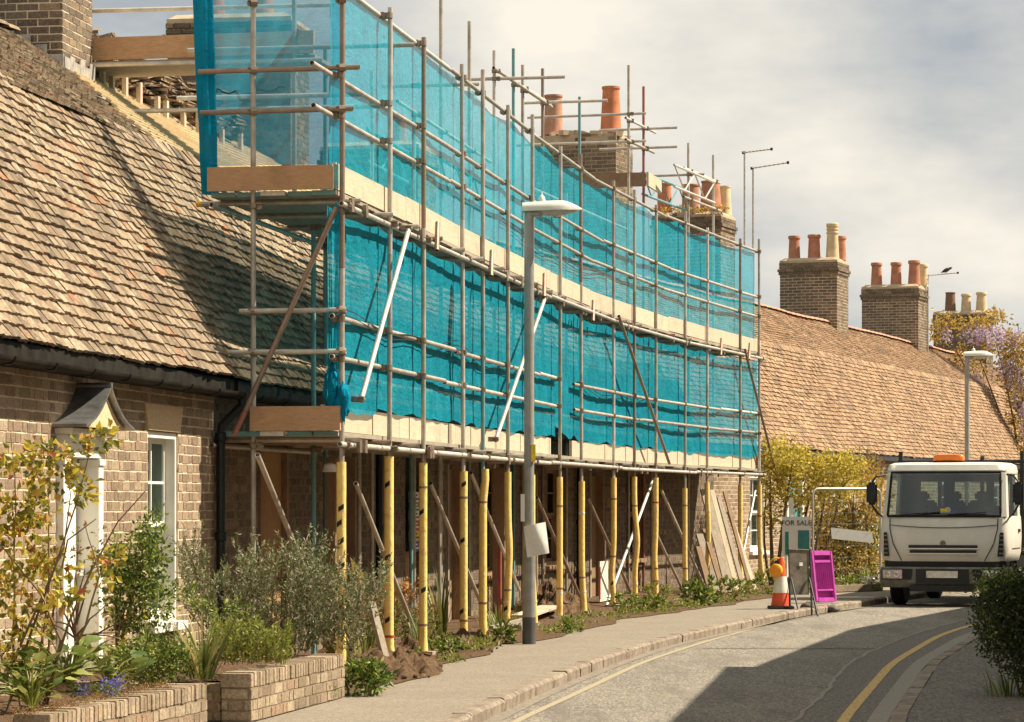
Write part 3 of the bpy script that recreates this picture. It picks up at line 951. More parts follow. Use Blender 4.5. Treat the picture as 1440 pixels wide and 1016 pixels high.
def chimney(house, Y, off, width, length, z0, ztop, pots, bmat='brick_dark', mmat='mortar_dark', parts=0, ragged=False, flank=True):
    """near street-side corner at street position Y, off metres behind the wall face"""
    p, T, N = frame(WX, Y)
    c = p - N * off
    B = -N                                     # towards the back
    core = MB(); e = 0.004
    core.obox(Vector((c.x, c.y, z0)) + B * e + T * e, B * (width - 2 * e), T * (length - 2 * e), (0, 0, ztop - z0 - 0.02))
    st = core.build('chimney_stack', mmat, house)
    items = []
    H = ztop - z0
    neck = H - 0.36 if not ragged else H
    def face(P, U, Nn, L, zz0, h, prot=0.0):
        P = P + Nn * prot - U * prot; L = L + 2 * prot
        return [(Vector((P.x, P.y, zz0)), U, Nn, a, b, q, r) for (a, b, q, r) in brick_layout(L, h, 0.078, bond='stretcher')]
    A = Vector((c.x, c.y, 0))
    near = face(A + B * width, -B, -T, width, z0, neck)          # camera side
    side = face(A, T, N, length, z0, neck)                       # street side
    back = face(A + T * length, B, T, width, z0, neck) + face(A + T * length + B * width, -T, B, length, z0, neck)
    items = near + side + back
    if not ragged:
        for (zz, h, pr) in ((z0 + neck, 0.08, 0.03), (z0 + neck + 0.08, 0.08, 0.055), (z0 + neck + 0.16, 0.156, 0.02)):
            for (PP, U, Nn, L) in ((A + B * width, -B, -T, width), (A, T, N, length), (A + T * length, B, T, width), (A + T * length + B * width, -T, B, length)):
                items += face(PP, U, Nn, L, zz, h, pr)
        cap = MB()
        cap.obox(Vector((c.x, c.y, ztop - 0.06)) - B * 0.01 - T * 0.01, B * (width + .02), T * (length + .02), (0, 0, 0.07))
        q = Vector((c.x, c.y, ztop + 0.009)) + B * 0.1 + T * 0.1
        w2, l2 = B * (width - .2), T * (length - .2)
        a0 = Vector((c.x, c.y, ztop + 0.008))
        vs = [a0, a0 + B * width, a0 + B * width + T * length, a0 + T * length, q + Vector((0, 0, .07)), q + w2 + Vector((0, 0, .07)), q + w2 + l2 + Vector((0, 0, .07)), q + l2 + Vector((0, 0, .07))]
        cap.add(vs, [(0, 1, 5, 4), (1, 2, 6, 5), (2, 3, 7, 6), (3, 0, 4, 7), (4, 5, 6, 7)])
        cap.build('mortar_cap', 'cap_mortar', st)
    else:
        items = [i for i in items if i[5] < H - 0.25 or random.random() > 0.25 * (1 + (i[5] - (H - 0.25)) / 0.1)]
        for k in range(22):
            cap = MB()
            q = A + B * random.uniform(0.0, width) + T * random.uniform(0, length)
            sz = random.uniform(0.10, 0.26)
            R = Matrix.Rotation(random.uniform(0, 3), 3, 'Z') @ Matrix.Rotation(random.uniform(-.4, .4), 3, 'X')
            cap.box((q.x, q.y, ztop - 0.01 + random.uniform(0, 0.05)), (sz, sz * 0.8, random.uniform(.06, .16)), R)
            cap.build('mortar_lump', 'cap_mortar', st)
    if parts:
        vis = near + side
        vis = [i for i in vis]
        random.shuffle(vis)
        ps = vis[:parts]; ids = set(id(i) for i in ps)
        brick_parts(ps, bmat, st)
        items = [i for i in items if id(i) not in ids]
    if items: brick_stuff('brickwork', items, bmat, st)
    for (fw, fl, r0, r1, h, mat, sty) in pots:
        q = A + B * width * fw + T * length * fl
        pot(st, (q.x, q.y, ztop + 0.05), r0, r1, h, mat, sty)
    return st, A, T, N, B

def wall_run(house, y0, y1, mat, mmat, skips, zt=2.62, parts_sel=None, z0=0.0, name='wall'):
    a = WP(y0, 0, 0); b = WP(y1, 0, 0)
    U = (b - a); L = U.length; U.normalize(); N = Vector((U.y, -U.x, 0))
    # solid wall built round the openings
    mb = MB()
    us = sorted(set([0, L] + [s_ for k in skips for s_ in k[:2] if 0 < s_ < L]))
    for i in range(len(us) - 1):
        u0, u1 = us[i], us[i + 1]; um = (u0 + u1) / 2
        zc = [(k[2], k[3]) for k in skips if k[0] <= um <= k[1]]
        zz = z0
        for (c0, c1) in sorted(zc):
            if c0 > zz: mb.obox(a + U * u0 - N * 0.0035 + Vector((0, 0, zz)), U * (u1 - u0), -N * 0.3, (0, 0, c0 - zz))
            zz = max(zz, c1)
        if zt > zz: mb.obox(a + U * u0 - N * 0.0035 + Vector((0, 0, zz)), U * (u1 - u0), -N * 0.3, (0, 0, zt - zz))
    w = mb.build(name, mmat, house)
    items = [(Vector((a.x, a.y, z0)), U, N, q[0], q[1], q[2], q[3]) for q in brick_layout(L, zt - z0, 0.081, skips=[(s0, s1, z_0 - z0, z_1 - z0) for (s0, s1, z_0, z_1) in skips])]
    if parts_sel:
        ps = parts_sel(items); ids = set(id(i) for i in ps)
        brick_parts(ps, mat, w)
        items = [i for i in items if id(i) not in ids]
    brick_stuff('brickwork', items, mat, w)
    return w, a, U, N

def useg(a, U, Y): return (Y - a.y) / U.y

# ================================================================== near cottage
near = thing('cottage', WP(22, 1.5, 0), 'nearest brick cottage with white pedimented door and mossy tiled mansard roof', 'house', 'terraced cottages')
Yd0, Yd1 = 22.22, 23.27         # door opening (with surround)
Yw0, Yw1 = 24.77, 25.75         # window opening
a_ = WP(15, 0, 0); U_ = (WP(27, 0, 0) - a_).normalized()
us = lambda Y: useg(a_, U_, Y)
skips = [(us(Yd0), us(Yd1), -0.1, 2.10), (us(Yw0), us(Yw1), 0.50, 2.14), (us(Yw0) - 0.10, us(Yw1) + 0.10, 2.14, 2.37),
         (us(17.2), us(18.2), 0.50, 2.14)]
def sel_near(items):
    v = []
    for it in items:
        c = it[0] + it[1] * ((it[3] + it[4]) / 2)
        px = 720 + F * c.x / c.y
        if -5 < px < 305 and it[5] > 0.75: v.append((it[4] - it[3], it))
    v.sort(key=lambda q: -q[0] + 0.5 * (q[1][5] < 1.1))
    return [q[1] for q in v[:300]]
nw, nA, nU, nN = wall_run(near, 15, 27, 'brick_yellow', 'mortar', skips, parts_sel=sel_near)
def npt(Y, out, z):
    q = nA + nU * us(Y) + nN * out
    return Vector((q.x, q.y, z))

# stone lintel
b = MB()
b.prism([npt(Yw0 - 0.02, 0.012, 2.15), npt(Yw1 + 0.02, 0.012, 2.15), npt(Yw1 + 0.12, 0.012, 2.37), npt(Yw0 - 0.12, 0.012, 2.37)], -nN * 0.1)
b.build('lintel', 'stone_lintel', near)

def sash_window(house, P, U, N, w, z0, z1, inset=0.10, cols=2, rows=4, name='window', paint='white_paint'):
    """P = left bottom corner on wall face (z ignored)"""
    P = Vector((P.x, P.y, 0))
    fr = MB()
    t = 0.05
    for (u0, u1, q0, q1, d0, d1) in ((0, t, z0, z1, -inset - 0.07, -0.02), (w - t, w, z0, z1, -inset - 0.07, -0.02), (t, w - t, z1 - t, z1, -inset - 0.07, -0.02), (t, w - t, z0, z0 + t * 1.2, -inset - 0.07, -0.04)):
        fr.obox(P + U * u0 + N * d0 + Vector((0, 0, q0)), U * (u1 - u0), N * (d1 - d0), (0, 0, q1 - q0))
    win = fr.build(name, paint, house)
    sm = MB(); b_ = 0.022
    iz0, iz1 = z0 + t * 1.2, z1 - t; iw0, iw1 = t, w - t
    zm = (iz0 + iz1) / 2
    for (za, zb, dd) in ((iz0, zm, -inset - 0.035), (zm, iz1, -inset)):
        for (u0, u1, q0, q1) in ((iw0, iw0 + .045, za, zb), (iw1 - .045, iw1, za, zb), (iw0 + .045, iw1 - .045, za, za + .045), (iw0 + .045, iw1 - .045, zb - .045, zb)):
            sm.obox(P + U * u0 + N * (dd - 0.035) + Vector((0, 0, q0)), U * (u1 - u0), N * 0.03, (0, 0, q1 - q0))
        for k in range(1, cols):
            u = iw0 + (iw1 - iw0) * k / cols
            sm.obox(P + U * (u - b_ / 2) + N * (dd - 0.03) + Vector((0, 0, za + .045)), U * b_, N * 0.022, (0, 0, zb - za - .09))
        for k in range(1, rows // 2):
            z = za + (zb - za) * k / (rows // 2)
            sm.obox(P + U * (iw0 + .045) + N * (dd - 0.029) + Vector((0, 0, z - b_ / 2)), U * (iw1 - iw0 - .09), N * 0.020, (0, 0, b_))
    sm.build('sash', paint, win)
    for (za, zb, dd) in ((iz0, zm, -inset - 0.035), (zm, iz1, -inset)):
        for k in range(cols):
            ua = iw0 + (iw1 - iw0) * k / cols; ub = iw0 + (iw1 - iw0) * (k + 1) / cols
            gl_ = MB()
            gl_.obox(P + U * ua + N * (dd - 0.026) + Vector((0, 0, za)), U * (ub - ua), N * 0.004, (0, 0, zb - za))
            gl_.build('pane', 'clear_glass', win)
    cu = MB()
    n = 26; vs = []; fs = []
    for k in range(n + 1):
        u = iw0 + (iw1 - iw0) * k / n
        q = P + U * u + N * (-inset - 0.16 + 0.025 * math.sin(k * 1.9))
        vs += [(q.x, q.y, z0), (q.x, q.y, z1)]
        if k and (k < n * 0.36 or k > n * 0.52): fs.append((2 * k - 2, 2 * k, 2 * k + 1, 2 * k - 1))
    cu.add(vs, fs); cu.build('curtain', 'curtain', win)
    bk = MB(); bk.obox(P + N * (-inset - 0.3) + Vector((0, 0, z0 - .05)), U * w, N * -0.02, (0, 0, z1 - z0 + .1))
    bk.build('dark_room', 'dark_void', win)
    si = MB(); si.obox(P - U * 0.06 + N * -0.10 + Vector((0, 0, z0 - 0.07)), U * (w + 0.12), N * 0.17, (0, 0, 0.07))
    si.build('sill', paint, win)
    return win
sash_window(near, npt(Yw0, 0, 0), nU, nN, (Yw1 - Yw0) / nU.y, 0.53, 2.14)
sash_window(near, npt(17.2, 0, 0), nU, nN, 1.0 / nU.y, 0.53, 2.14)
# painted reveal strip on the far jamb of the window
b = MB(); b.obox(npt(Yw1 - 0.001, -0.02, 0.53), nU * -0.012, -nN * 0.22, (0, 0, 1.61)); b.build('reveal', 'white_paint', near)

# door with pilasters, entablature and lead canopy
wd = (Yd1 - Yd0) / nU.y
P = npt(Yd0, 0, 0)
b = MB(); b.obox(P + nU * 0.13 + nN * -0.16, nU * (wd - .26), nN * 0.045, (0, 0, 1.98))
door = b.build('door', 'white_paint', near)
for (u0, u1, z0, z1) in ((0.20, 0.47, 0.2, 0.9), (0.57, 0.84, 0.2, 0.9), (0.20, 0.47, 1.05, 1.85), (0.57, 0.84, 1.05, 1.85)):
    b = MB()
    b.obox(P + nU * u0 + nN * -0.115 + Vector((0, 0, z0)), nU * (u1 - u0), nN * 0.012, (0, 0, z1 - z0))
    b.build('door_panel', 'white_paint', door, bevel=0.005)
b = MB(); b.lathe([(0.012, 0), (0.012, .03), (0.03, .04), (0.03, .07), (0.01, .08)], P + nU * 0.88 + nN * -0.115 + Vector((0, 0, 1.0)), 12, nN); b.build('door_knob', 'chrome', door, smooth=True)
for (u0) in (0.0, wd - 0.13):
    b = MB()
    b.obox(P + nU * u0 + nN * -0.17, nU * 0.13, nN * 0.225, (0, 0, 1.83))
    b.obox(P + nU * (u0 - .012) + nN * -0.10, nU * 0.154, nN * 0.17, (0, 0, 0.16))
    b.obox(P + nU * (u0 - .012) + nN * -0.10 + Vector((0, 0, 1.83)), nU * 0.154, nN * 0.17, (0, 0, 0.05))
    b.build('pilaster', 'white_paint', near, bevel=0.004)
b = MB()
b.obox(P + nU * -0.01 + nN * -0.10 + Vector((0, 0, 1.885)), nU * (wd + .02), nN * 0.165, (0, 0, 0.17))
b.obox(P + nU * -0.05 + nN * -0.02 + Vector((0, 0, 2.057)), nU * (wd + .10), nN * 0.16, (0, 0, 0.045))
b.build('entablature', 'white_paint', near, bevel=0.004)
# canopy: concave gabled lead hood
cw = wd + 0.26; ca = P + nU * -0.13
prof = []
for k in range(9):
    s_ = k / 8.0
    prof.append((s_ * cw / 2, 2.105 + 0.31 * (0.38 * s_ + 0.62 * s_ ** 2.4)))
prof += [(cw - u, z) for (u, z) in prof[-2::-1]]
b = MB(); vs = []; fs = []
n = len(prof)
for d_ in (0.0, 0.27):
    for (u, z) in prof:
        q = ca + nU * u + nN * d_; vs.append((q.x, q.y, z)); vs.append((q.x, q.y, z + 0.022))
for k in range(n - 1):
    a0, a1 = 2 * k, 2 * k + 2; c0, c1 = 2 * n + 2 * k, 2 * n + 2 * k + 2
    fs += [(a0 + 1, c0 + 1, c1 + 1, a1 + 1), (a0, a1, c1, c0), (c0, c1, c1 + 1, c0 + 1)]
fs += [(0, 2 * n, 2 * n + 1, 1), (2 * n - 2, 2 * n - 1, 4 * n - 1, 4 * n - 2)]
b.add(vs, fs); can = b.build('canopy', 'lead', near, smooth=True, ang=30)
b = MB(); b.tube([ca + nU * cw / 2 + nN * 0.0 + Vector((0, 0, 2.435)), ca + nU * cw / 2 + nN * 0.275 + Vector((0, 0, 2.435))], 0.022, 8); b.build('ridge_roll', 'lead', can, smooth=True)
b = MB()
b.prism([ca + nU * u + nN * 0.20 + Vector((0, 0, z - 0.012)) for (u, z) in prof[1:-1]], nN * 0.02)
b.build('tympanum', 'stone_lintel', can)
b = MB(); b.obox(P + nN * -0.05 + Vector((0, 0, -0.02)), nU * wd, nN * 0.38, (0, 0, 0.14)); b.build('door_step', 'stone_lintel', near, bevel=0.01)

# fascia, gutter, brackets, downpipe
def eave_trim(house, y0, y1, fmat='gutter_grey'):
    ys = list(np.arange(y0, y1, 1.0)) + [y1]
    b = MB()
    for i in range(len(ys) - 1):
        p0, p1 = WP(ys[i], 0, 0), WP(ys[i + 1] - 0.002, 0, 0)
        _, T, N = frame(WX, ys[i])
        b.obox(Vector((p0.x, p0.y, 2.50)) + N * 0.012, p1 - p0, N * 0.20, (0, 0, 0.15))
    b.build('fascia', fmat, house)
    b = MB()
    pts = [WP(y, -0.275, 2.535) for y in ys]
    n = 8; vs = []; fs = []
    for i, p in enumerate(pts):
        _, T, N = frame(WX, ys[i])
        for k in range(n + 1):
            a = PI + PI * k / n
            vs.append(p + N * math.cos(a) * 0.046 + Vector((0, 0, math.sin(a) * 0.046)))
        for k in range(n + 1):
            a = PI + PI * (n - k) / n
            vs.append(p + N * math.cos(a) * 0.040 + Vector((0, 0, math.sin(a) * 0.040)))
    m = 2 * (n + 1)
    for i in range(len(pts) - 1):
        for k in range(m):
            fs.append((i * m + k, i * m + (k + 1) % m, (i + 1) * m + (k + 1) % m, (i + 1) * m + k))
    b.add(vs, fs)
    gu = b.build('gutter', 'gutter_grey', house, smooth=True)
    y = y0 + 0.5
    while y < min(y1, 45):
        p, T, N = frame(WX, y)
        b = MB(); q = WP(y, -0.275, 2.535)
        b.tube([q + N * math.cos(PI + PI * k / 8) * 0.052 + Vector((0, 0, math.sin(PI + PI * k / 8) * 0.053)) for k in range(9)], 0.009, 6)
        b.build('gutter_bracket', 'black_iron', gu)
        y += 0.95
    return gu
eave_trim(near, 15, 26.9)
def downpipe(house, Y):
    p, T, N = frame(WX, Y)
    b = MB(); q = Vector((p.x, p.y, 0))
    b.tube([q + N * 0.275 + Vector((0, 0, 2.50)), q + N * 0.275 + Vector((0, 0, 2.42)), q + N * 0.08 + Vector((0, 0, 2.24)), q + N * 0.075 + Vector((0, 0, 2.15)), q + N * 0.075 + Vector((0, 0, 0.02))], 0.042, 12)
    o = b.build('downpipe', 'black_iron', house, smooth=True)
    for z in (2.1, 1.2, 0.4):
        b = MB(); b.lathe([(0.046, 0), (0.054, 0.005), (0.054, 0.075), (0.046, 0.08)], q + N * 0.075 + Vector((0, 0, z)), 12); b.build('pipe_collar', 'black_iron', o, smooth=True)
downpipe(near, 26.95)

# roof
YSPLIT = 29.9
deck = roof_deck('roof', 15, YSPLIT, near)
tiles_lo = tile_positions(15, YSPLIT, EAVE, BRK)
tiles_up = tile_positions(15, YSPLIT, BRK, RDG, yend=lambda f: 28.6 + 1.3 * f + random.uniform(-.25, .25))
def tile_px(tp):
    p = WP(tp[0], tp[1], tp[2]); return 720 + F * p.x / p.y, HOR - F * (p.z - CAMZ) / p.y
vis = [tp for tp in tiles_lo if 0 < tile_px(tp)[0] < 400 and tile_px(tp)[1] > 0]
vis.sort(key=lambda tp: tp[0])
front = vis[:300]; ids = set(id(x) for x in front)
tile_parts(front, tile_meshes('roof_tile'), deck)
tiles_stuff('tile_courses', [x for x in tiles_lo + tiles_up if id(x) not in ids], 'roof_tile', deck)
ridge_tiles(15, 28.9, near, 'roof_tile')
st, A, T, N, B = chimney(near, 29.4, 2.2, 1.6, 1.0, 5.2, 7.75, [(0.25, .5, .15, .12, .6, 'pot_red', 0), (0.7, .5, .15, .12, .6, 'pot_red', 0)], 'brick_dark', 'mortar', parts=190)
# lead flashing, stepped
b = MB()
for k in range(6):
    q = A + T * (k * 0.17 - 0.02) + N * 0.02
    b.obox(Vector((q.x, q.y, 5.70 + random.uniform(-.02, .02))), T * 0.165, N * 0.015, (0, 0, 0.27 + 0.05 * (k % 2)))
for k in range(9):
    q = A + B * (k * 0.17 - 0.02) - T * 0.02
    zz = 5.80 + max(0, 0.10 * k) if k < 4 else 6.12
    b.obox(Vector((q.x, q.y, zz - 0.05)), B * 0.165, -T * 0.015, (0, 0, 0.26))
b.obox(Vector((A.x, A.y, 0)) + N * 0.02 + T * -0.05 + Vector((0, 0, 5.80)), T * 1.15, N * 0.22 + Vector((0, 0, -0.16)), (0, 0, 0.012))
b.build('flashing', 'flashing', st)

# ================================================================== scaffolded cottages
mid = thing('cottage', WP(42, 1.5, 0), 'brick cottages behind the blue netted scaffold with boarded openings and stripped roof', 'house', 'terraced cottages')
mid_sk = []
a2 = WP(30.6, 0, 0); U2 = (WP(55.2, 0, 0) - a2).normalized(); um = lambda Y: useg(a2, U2, Y)
openings = [(32.2, 33.2, 0, 2.05, 'door'), (36.0, 36.9, 0.5, 2.1, 'sign'), (38.6, 39.6, 0, 2.05, 'door'), (41.5, 42.6, 0.5, 2.1, 'win'), (45.6, 46.7, 0.55, 2.1, 'win'), (48.6, 49.6, 0, 2.05, 'door'), (51.2, 52.3, .55, 2.1, 'win')]
edges = [30.6, 34.4, 37.6, 40.4, 44.4, 47.6, 50.4, 55.2, 57.0]
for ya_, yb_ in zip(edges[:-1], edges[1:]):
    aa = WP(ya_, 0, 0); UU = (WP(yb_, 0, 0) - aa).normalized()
    wall_run(mid, ya_, yb_, 'brick_dark', 'mortar_dark', [(useg(aa, UU, a), useg(aa, UU, b_), z0, z1) for (a, b_, z0, z1, k) in openings if ya_ < a < yb_])  # dark brick and mortar put the scaffold shade into the wall colour
a3 = WP(27.0, 0, 0); U3 = (WP(30.6, 0, 0) - a3).normalized(); u3 = lambda Y: useg(a3, U3, Y)
_, mA, mU, mN = wall_run(mid, 27.0, 30.6, 'brick_dark', 'mortar_dark', [(u3(28.7), u3(29.75), 0, 2.08)])  # same dark colours carry the shade below the platform here
def bd(house, Y0, Y1, out, z0, z1, th, mat, name, fn=WP):
    p0, p1 = WP(Y0, -out, z0), WP(Y1, -out, z0)
    _, T, N = frame(WX, (Y0 + Y1) / 2)
    b = MB(); b.obox(p0, p1 - p0, N * th, (0, 0, z1 - z0)); return b.build(name, mat, house)
bd(mid, 28.74, 29.70, -0.06, 0.02, 2.05, 0.02, 'plywood', 'plywood_board')
bd(mid, 29.70, 29.80, -0.06, 0.0, 2.1, 0.08, 'timber_warm', 'door_post')
bd(mid, 28.64, 28.74, -0.06, 0.0, 2.1, 0.08, 'timber_warm', 'door_post')
for (Y0, Y1, z0, z1, k) in openings:
    if k == 'door':
        bd(mid, Y0 + .08, Y1 - .08, -0.12, 0.0, z1 - .06, 0.03, 'timber_warm', 'door')
        bd(mid, Y0, Y0 + .08, -0.10, 0.0, z1, 0.13, 'timber_grey', 'door_post')
        bd(mid, Y1 - .08, Y1, -0.10, 0.0, z1, 0.13, 'timber_warm', 'door_post')
    elif k == 'sign':
        bd(mid, Y0, Y1, -0.08, z0, 0.95, 0.02, 'plywood', 'plywood_board')
        bd(mid, Y0, Y1, -0.14, 0.95, z1, 0.02, 'dark_void', 'dark_room')
        bd(mid, Y1, Y1 + .12, -0.05, 0.0, z1, 0.10, 'timber_warm', 'window_post')
    else:
        _u = (WP(Y1, 0, 0) - WP(Y0, 0, 0)); _l = _u.length; _u.normalize(); sash_window(mid, WP(Y0, 0, 0), _u, Vector((_u.y, -_u.x, 0)), _l, z0 + .03, z1, paint='timber_warm')
eave_trim(mid, 27.05, 55.9)
for y in (34.2, 41.0, 47.6): downpipe(mid, y)
deckm = roof_deck('roof', YSPLIT + 0.02, 56, mid, 'felt_pale')
BT_END = 40.5
tm = tile_positions(YSPLIT, 56, EAVE, BRK) + tile_positions(BT_END, 56, BRK, RDG)
tiles_stuff('tile_courses', tm, 'roof_tile', deckm)
# battens on the stripped upper slope
k = 0
for f in np.linspace(0.06, 0.98, 17):
    off = BRK[0] + (RDG[0] - BRK[0]) * f; z = BRK[1] + (RDG[1] - BRK[1]) * f + 0.02
    b = MB()
    y0 = 28.6 + 1.4 * f + random.uniform(-.1, .1)
    ys = list(np.arange(y0, BT_END, 0.8)) + [BT_END]
    for i in range(len(ys) - 1):
        p0 = WP(ys[i], off, z + sag(ys[i], 2)); p1 = WP(ys[i + 1] - .002, off, z + sag(ys[i + 1], 2)); _, T, N = frame(WX, ys[i])
        b.obox(p0, p1 - p0, N * 0.055 + Vector((0, 0, -0.028)), Vector((0, 0, 0.026)) + N * 0.012)
    b.build('batten', 'batten_wood', deckm)
# pale felt under the battens showing near the break
b = MB()
for i in range(12):
    y = 29.7 + i * 0.9
    p0 = WP(y, BRK[0] + 0.02, BRK[1] + 0.06); p1 = WP(y + .9, BRK[0] + 0.02, BRK[1] + 0.06); _, T, N = frame(WX, y)
    b.obox(p0, p1 - p0, N * 0.10 + Vector((0, 0, -0.12)), Vector((0, 0, 0.01)))
b.build('lead_strip', 'flashing', deckm)
ridge_tiles(BT_END, 55.8, mid, 'roof_tile')
chimney(mid, 39.6, 2.3, 1.7, 1.1, 5.3, 8.05, [(0.3, .5, .15, .12, .5, 'pot_red', 0), (0.7, .5, .15, .12, .5, 'pot_red', 0)])
chimney(mid, 46.6, 2.3, 1.6, 1.1, 5.3, 7.2, [(0.3, .5, .15, .12, .5, 'pot_red', 0)])
stD, A, T, N, B = chimney(mid, 58.0, 2.3, 1.75, 1.1, 5.4, 8.85, [(0.84, .45, .19, .17, .80, 'pot_rose', 1), (0.16, .5, .21, .165, .92, 'pot_orange', 1)], 'brick_dark', 'cap_mortar', ragged=True)

# stacks of loose tiles set on the ridge battens
tmesh = tile_meshes('tile_loose')
props = [(30.5, 9), (31.2, 12), (31.9, 13), (32.6, 12), (33.35, 13), (34.1, 12), (34.9, 11), (35.7, 12), (36.6, 10)]
where = ['against the near chimney', 'second from the near chimney', 'third from the near chimney', 'fourth from the near chimney', 'just left of the gathered netting', 'just behind the gathered netting', 'seen through the end netting', 'seen through the end netting near the platform', 'behind the netting farthest from the near chimney']
for i, (y, n) in enumerate(props):
    base = WP(y, 2.40, BRK[1] + (RDG[1] - BRK[1]) * 0.86 + 0.04)
    _, T, N = frame(WX, y)
    root = thing('tile_stack', base, 'stack of loose tiles on the ridge, ' + where[i], 'tile stack', 'loose tile stacks on the ridge')
    for (dx, db) in ((-0.16, 0.0), (0.16, .05), (0.0, -.22)):
        zt = 0.10 if db >= 0 else .20
        tl_ = random.uniform(-0.25, 0.20); ry_ = random.uniform(-.3, .1)
        for k in range(n + random.randint(0, 5)):
            q = base + T * (dx + random.gauss(0, .025)) + N * (db + random.gauss(0, .03)) + Vector((0, 0, zt))
            Rm = Matrix(((N.x, T.x, 0), (N.y, T.y, 0), (0, 0, 1))) @ Matrix.Rotation(tl_ + random.gauss(0, .06), 3, 'X') @ Matrix.Rotation(ry_ + random.gauss(0, .10), 3, 'Y') @ Matrix.Rotation(random.gauss(0, .22), 3, 'Z')
            M = Matrix.Translation(q) @ Rm.to_4x4() @ Matrix.Diagonal((1.35, 1.35, 1, 1)) @ Matrix.Translation((0, -0.09, 0))
            inst('tile', random.choice(tmesh), M, root)
            zt += random.uniform(0.020, 0.034)
    for dx in ((-0.20, 0.16) if i % 3 == 1 else (random.uniform(-.2, .2),)):
        b = MB(); q = base + T * dx + N * 0.12
        b.obox(Vector((q.x, q.y, base.z - 0.16)), T * 0.08, N * 0.05, (0, 0, random.uniform(.24, .34))); b.build('timber_prop', 'timber_pale', root)

# ================================================================== far cottages
far = thing('cottage', WP(72, 1.5, 0), 'far row of cottages with sagging orange-brown mansard roof behind the truck', 'house', 'terraced cottages')
a4 = WP(57, 0, 0); U4 = (WP(96, 0, 0) - a4).normalized(); u4 = lambda Y: useg(a4, U4, Y)
op4 = [(59.5, 60.6, .55, 2.1), (62.2, 63.3, 0, 2.05), (66, 67.2, .55, 2.1), (69.5, 70.7, .55, 2.1), (73, 74, 0, 2.05), (77, 78.2, .55, 2.1), (84, 85.2, .55, 2.1)]
wall_run(far, 57, 96, 'brick_yellow', 'mortar', [(u4(a), u4(b_), c, d) for (a, b_, c, d) in op4])
N4 = Vector((U4.y, -U4.x, 0))
for (a, b_, c, d) in op4:
    if c > 0.1: sash_window(far, WP(a, 0, 0), U4, N4, (b_ - a) / U4.y, c + .03, d)
    else:
        bd(far, a, b_, -0.1, 0, d, .05, 'teal_paint', 'door')
        bd(far, a - .1, a, -0.05, 0, d + .1, .1, 'white_paint', 'door_post'); bd(far, b_, b_ + .1, -0.05, 0, d + .1, .1, 'white_paint', 'door_post')
eave_trim(far, 56.05, 96, 'black_iron')
deckf = roof_deck('roof', 56.02, 96, far)
tf = tile_positions(56, 96, EAVE, BRK) + tile_positions(56, 96, BRK, RDG)
tiles_stuff('tile_courses', tf, 'roof_tile_far', deckf)
ridge_tiles(56, 96, far, 'pot_rose', 0.45)
chimney(far, 66.3, 2.65, 1.6, 1.2, 5.4, 8.05, [(0.97 * .92, .3, .17, .15, .72, 'pot_orange', 1), (0.55, .5, .20, .19, .70, 'pot_rose', 1), (0.22, .35, .25, .20, .74, 'pot_red', 1), (0.12, .85, .16, .13, .68, 'pot_buff', 1)], 'brick_dark', 'mortar')
chimney(far, 75.4, 2.3, 1.5, 1.25, 5.3, 7.75, [(0.80, .25, .155, .135, .62, 'pot_red', 0), (0.46, .3, .165, .145, .64, 'pot_red', 0), (0.14, .3, .17, .14, .92, 'pot_buff', 2), (0.10, .8, .15, .13, .64, 'pot_red', 0)], 'brick_dark', 'mortar')
chimney(far, 84.7, 2.3, 1.65, 1.25, 5.3, 7.75, [(0.78, .25, .165, .14, .68, 'pot_red', 0), (0.44, .3, .165, .14, .68, 'pot_red', 0), (0.12, .3, .18, .15, .72, 'pot_red', 0), (0.06, .85, .16, .14, .66, 'pot_buff', 0)], 'brick_dark', 'mortar')
chimney(far, 94.4, 2.3, 1.7, 1.2, 4.6, 7.62, [(0.72, .3, .18, .15, .64, 'pot_brown', 1), (0.42, .3, .165, .14, .58, 'pot_buff', 0), (0.13, .3, .185, .15, .62, 'pot_buff', 0)], 'brick_dark', 'mortar_dark')

# ================================================================== right-hand houses (outside the frame, they shade the road)
def right_house(y0, y1, x0, x1, zE, zR, label):
    root = thing('brick_house', ((x0 + x1) / 2 + 2.5, (y0 + y1) / 2, -0.1), label, 'house', 'houses on the right side of the street')
    D = Vector((x1 - x0, y1 - y0, 0)); U = D.normalized(); N = Vector((-U.y, U.x, 0)); Bk = -N
    p = Vector((x0, y0, -0.12))
    b = MB(); b.obox(p, D, Bk * 5, (0, 0, zE + .12)); w = b.build('wall', 'brick_yellow', root)
    b = MB()
    c = Vector((x0, y0, 0))
    poly = [c + N * 0.2 + Vector((0, 0, zE)), c + Bk * 2.5 + Vector((0, 0, zR)), c + Bk * 5.2 + Vector((0, 0, zE))]
    b.prism(poly, D); b.build('roof', 'roof_tile_far', root)
    L = D.length; u = 1.0; k = 0
    while u < L - 1.4:
        q = p + U * u + N * 0.012
        b = MB()
        if k % 3 == 1: b.obox(q + Vector((0, 0, 0.12)), U * 0.95, N * 0.05, (0, 0, 2.05)); b.build('door', 'teal_paint', root)
        else:
            b.obox(q + Vector((0, 0, 0.9)), U * 0.95, N * 0.03, (0, 0, 1.4)); wo = b.build('window', 'white_paint', root)
            for i in range(2):
                for j in range(2):
                    b = MB(); b.obox(q + U * (0.07 + .42 * i) + N * 0.031 + Vector((0, 0, .98 + .64 * j)), U * .38, N * 0.006, (0, 0, .58)); b.build('pane', 'window_glass', wo)
        u += 2.1; k += 1
right_house(10.0, 30.75, 3.95, 6.60, 4.85, 6.2, 'taller brick house right of the road whose shadow falls on the near asphalt')
right_house(30.8, 39.5, 7.02, 8.95, 5.0, 6.3, 'lower brick house right of the road beyond the taller one')
right_house(39.55, 58.0, 8.95, 15.1, 5.0, 6.3, 'brick house farthest along the right side of the road')

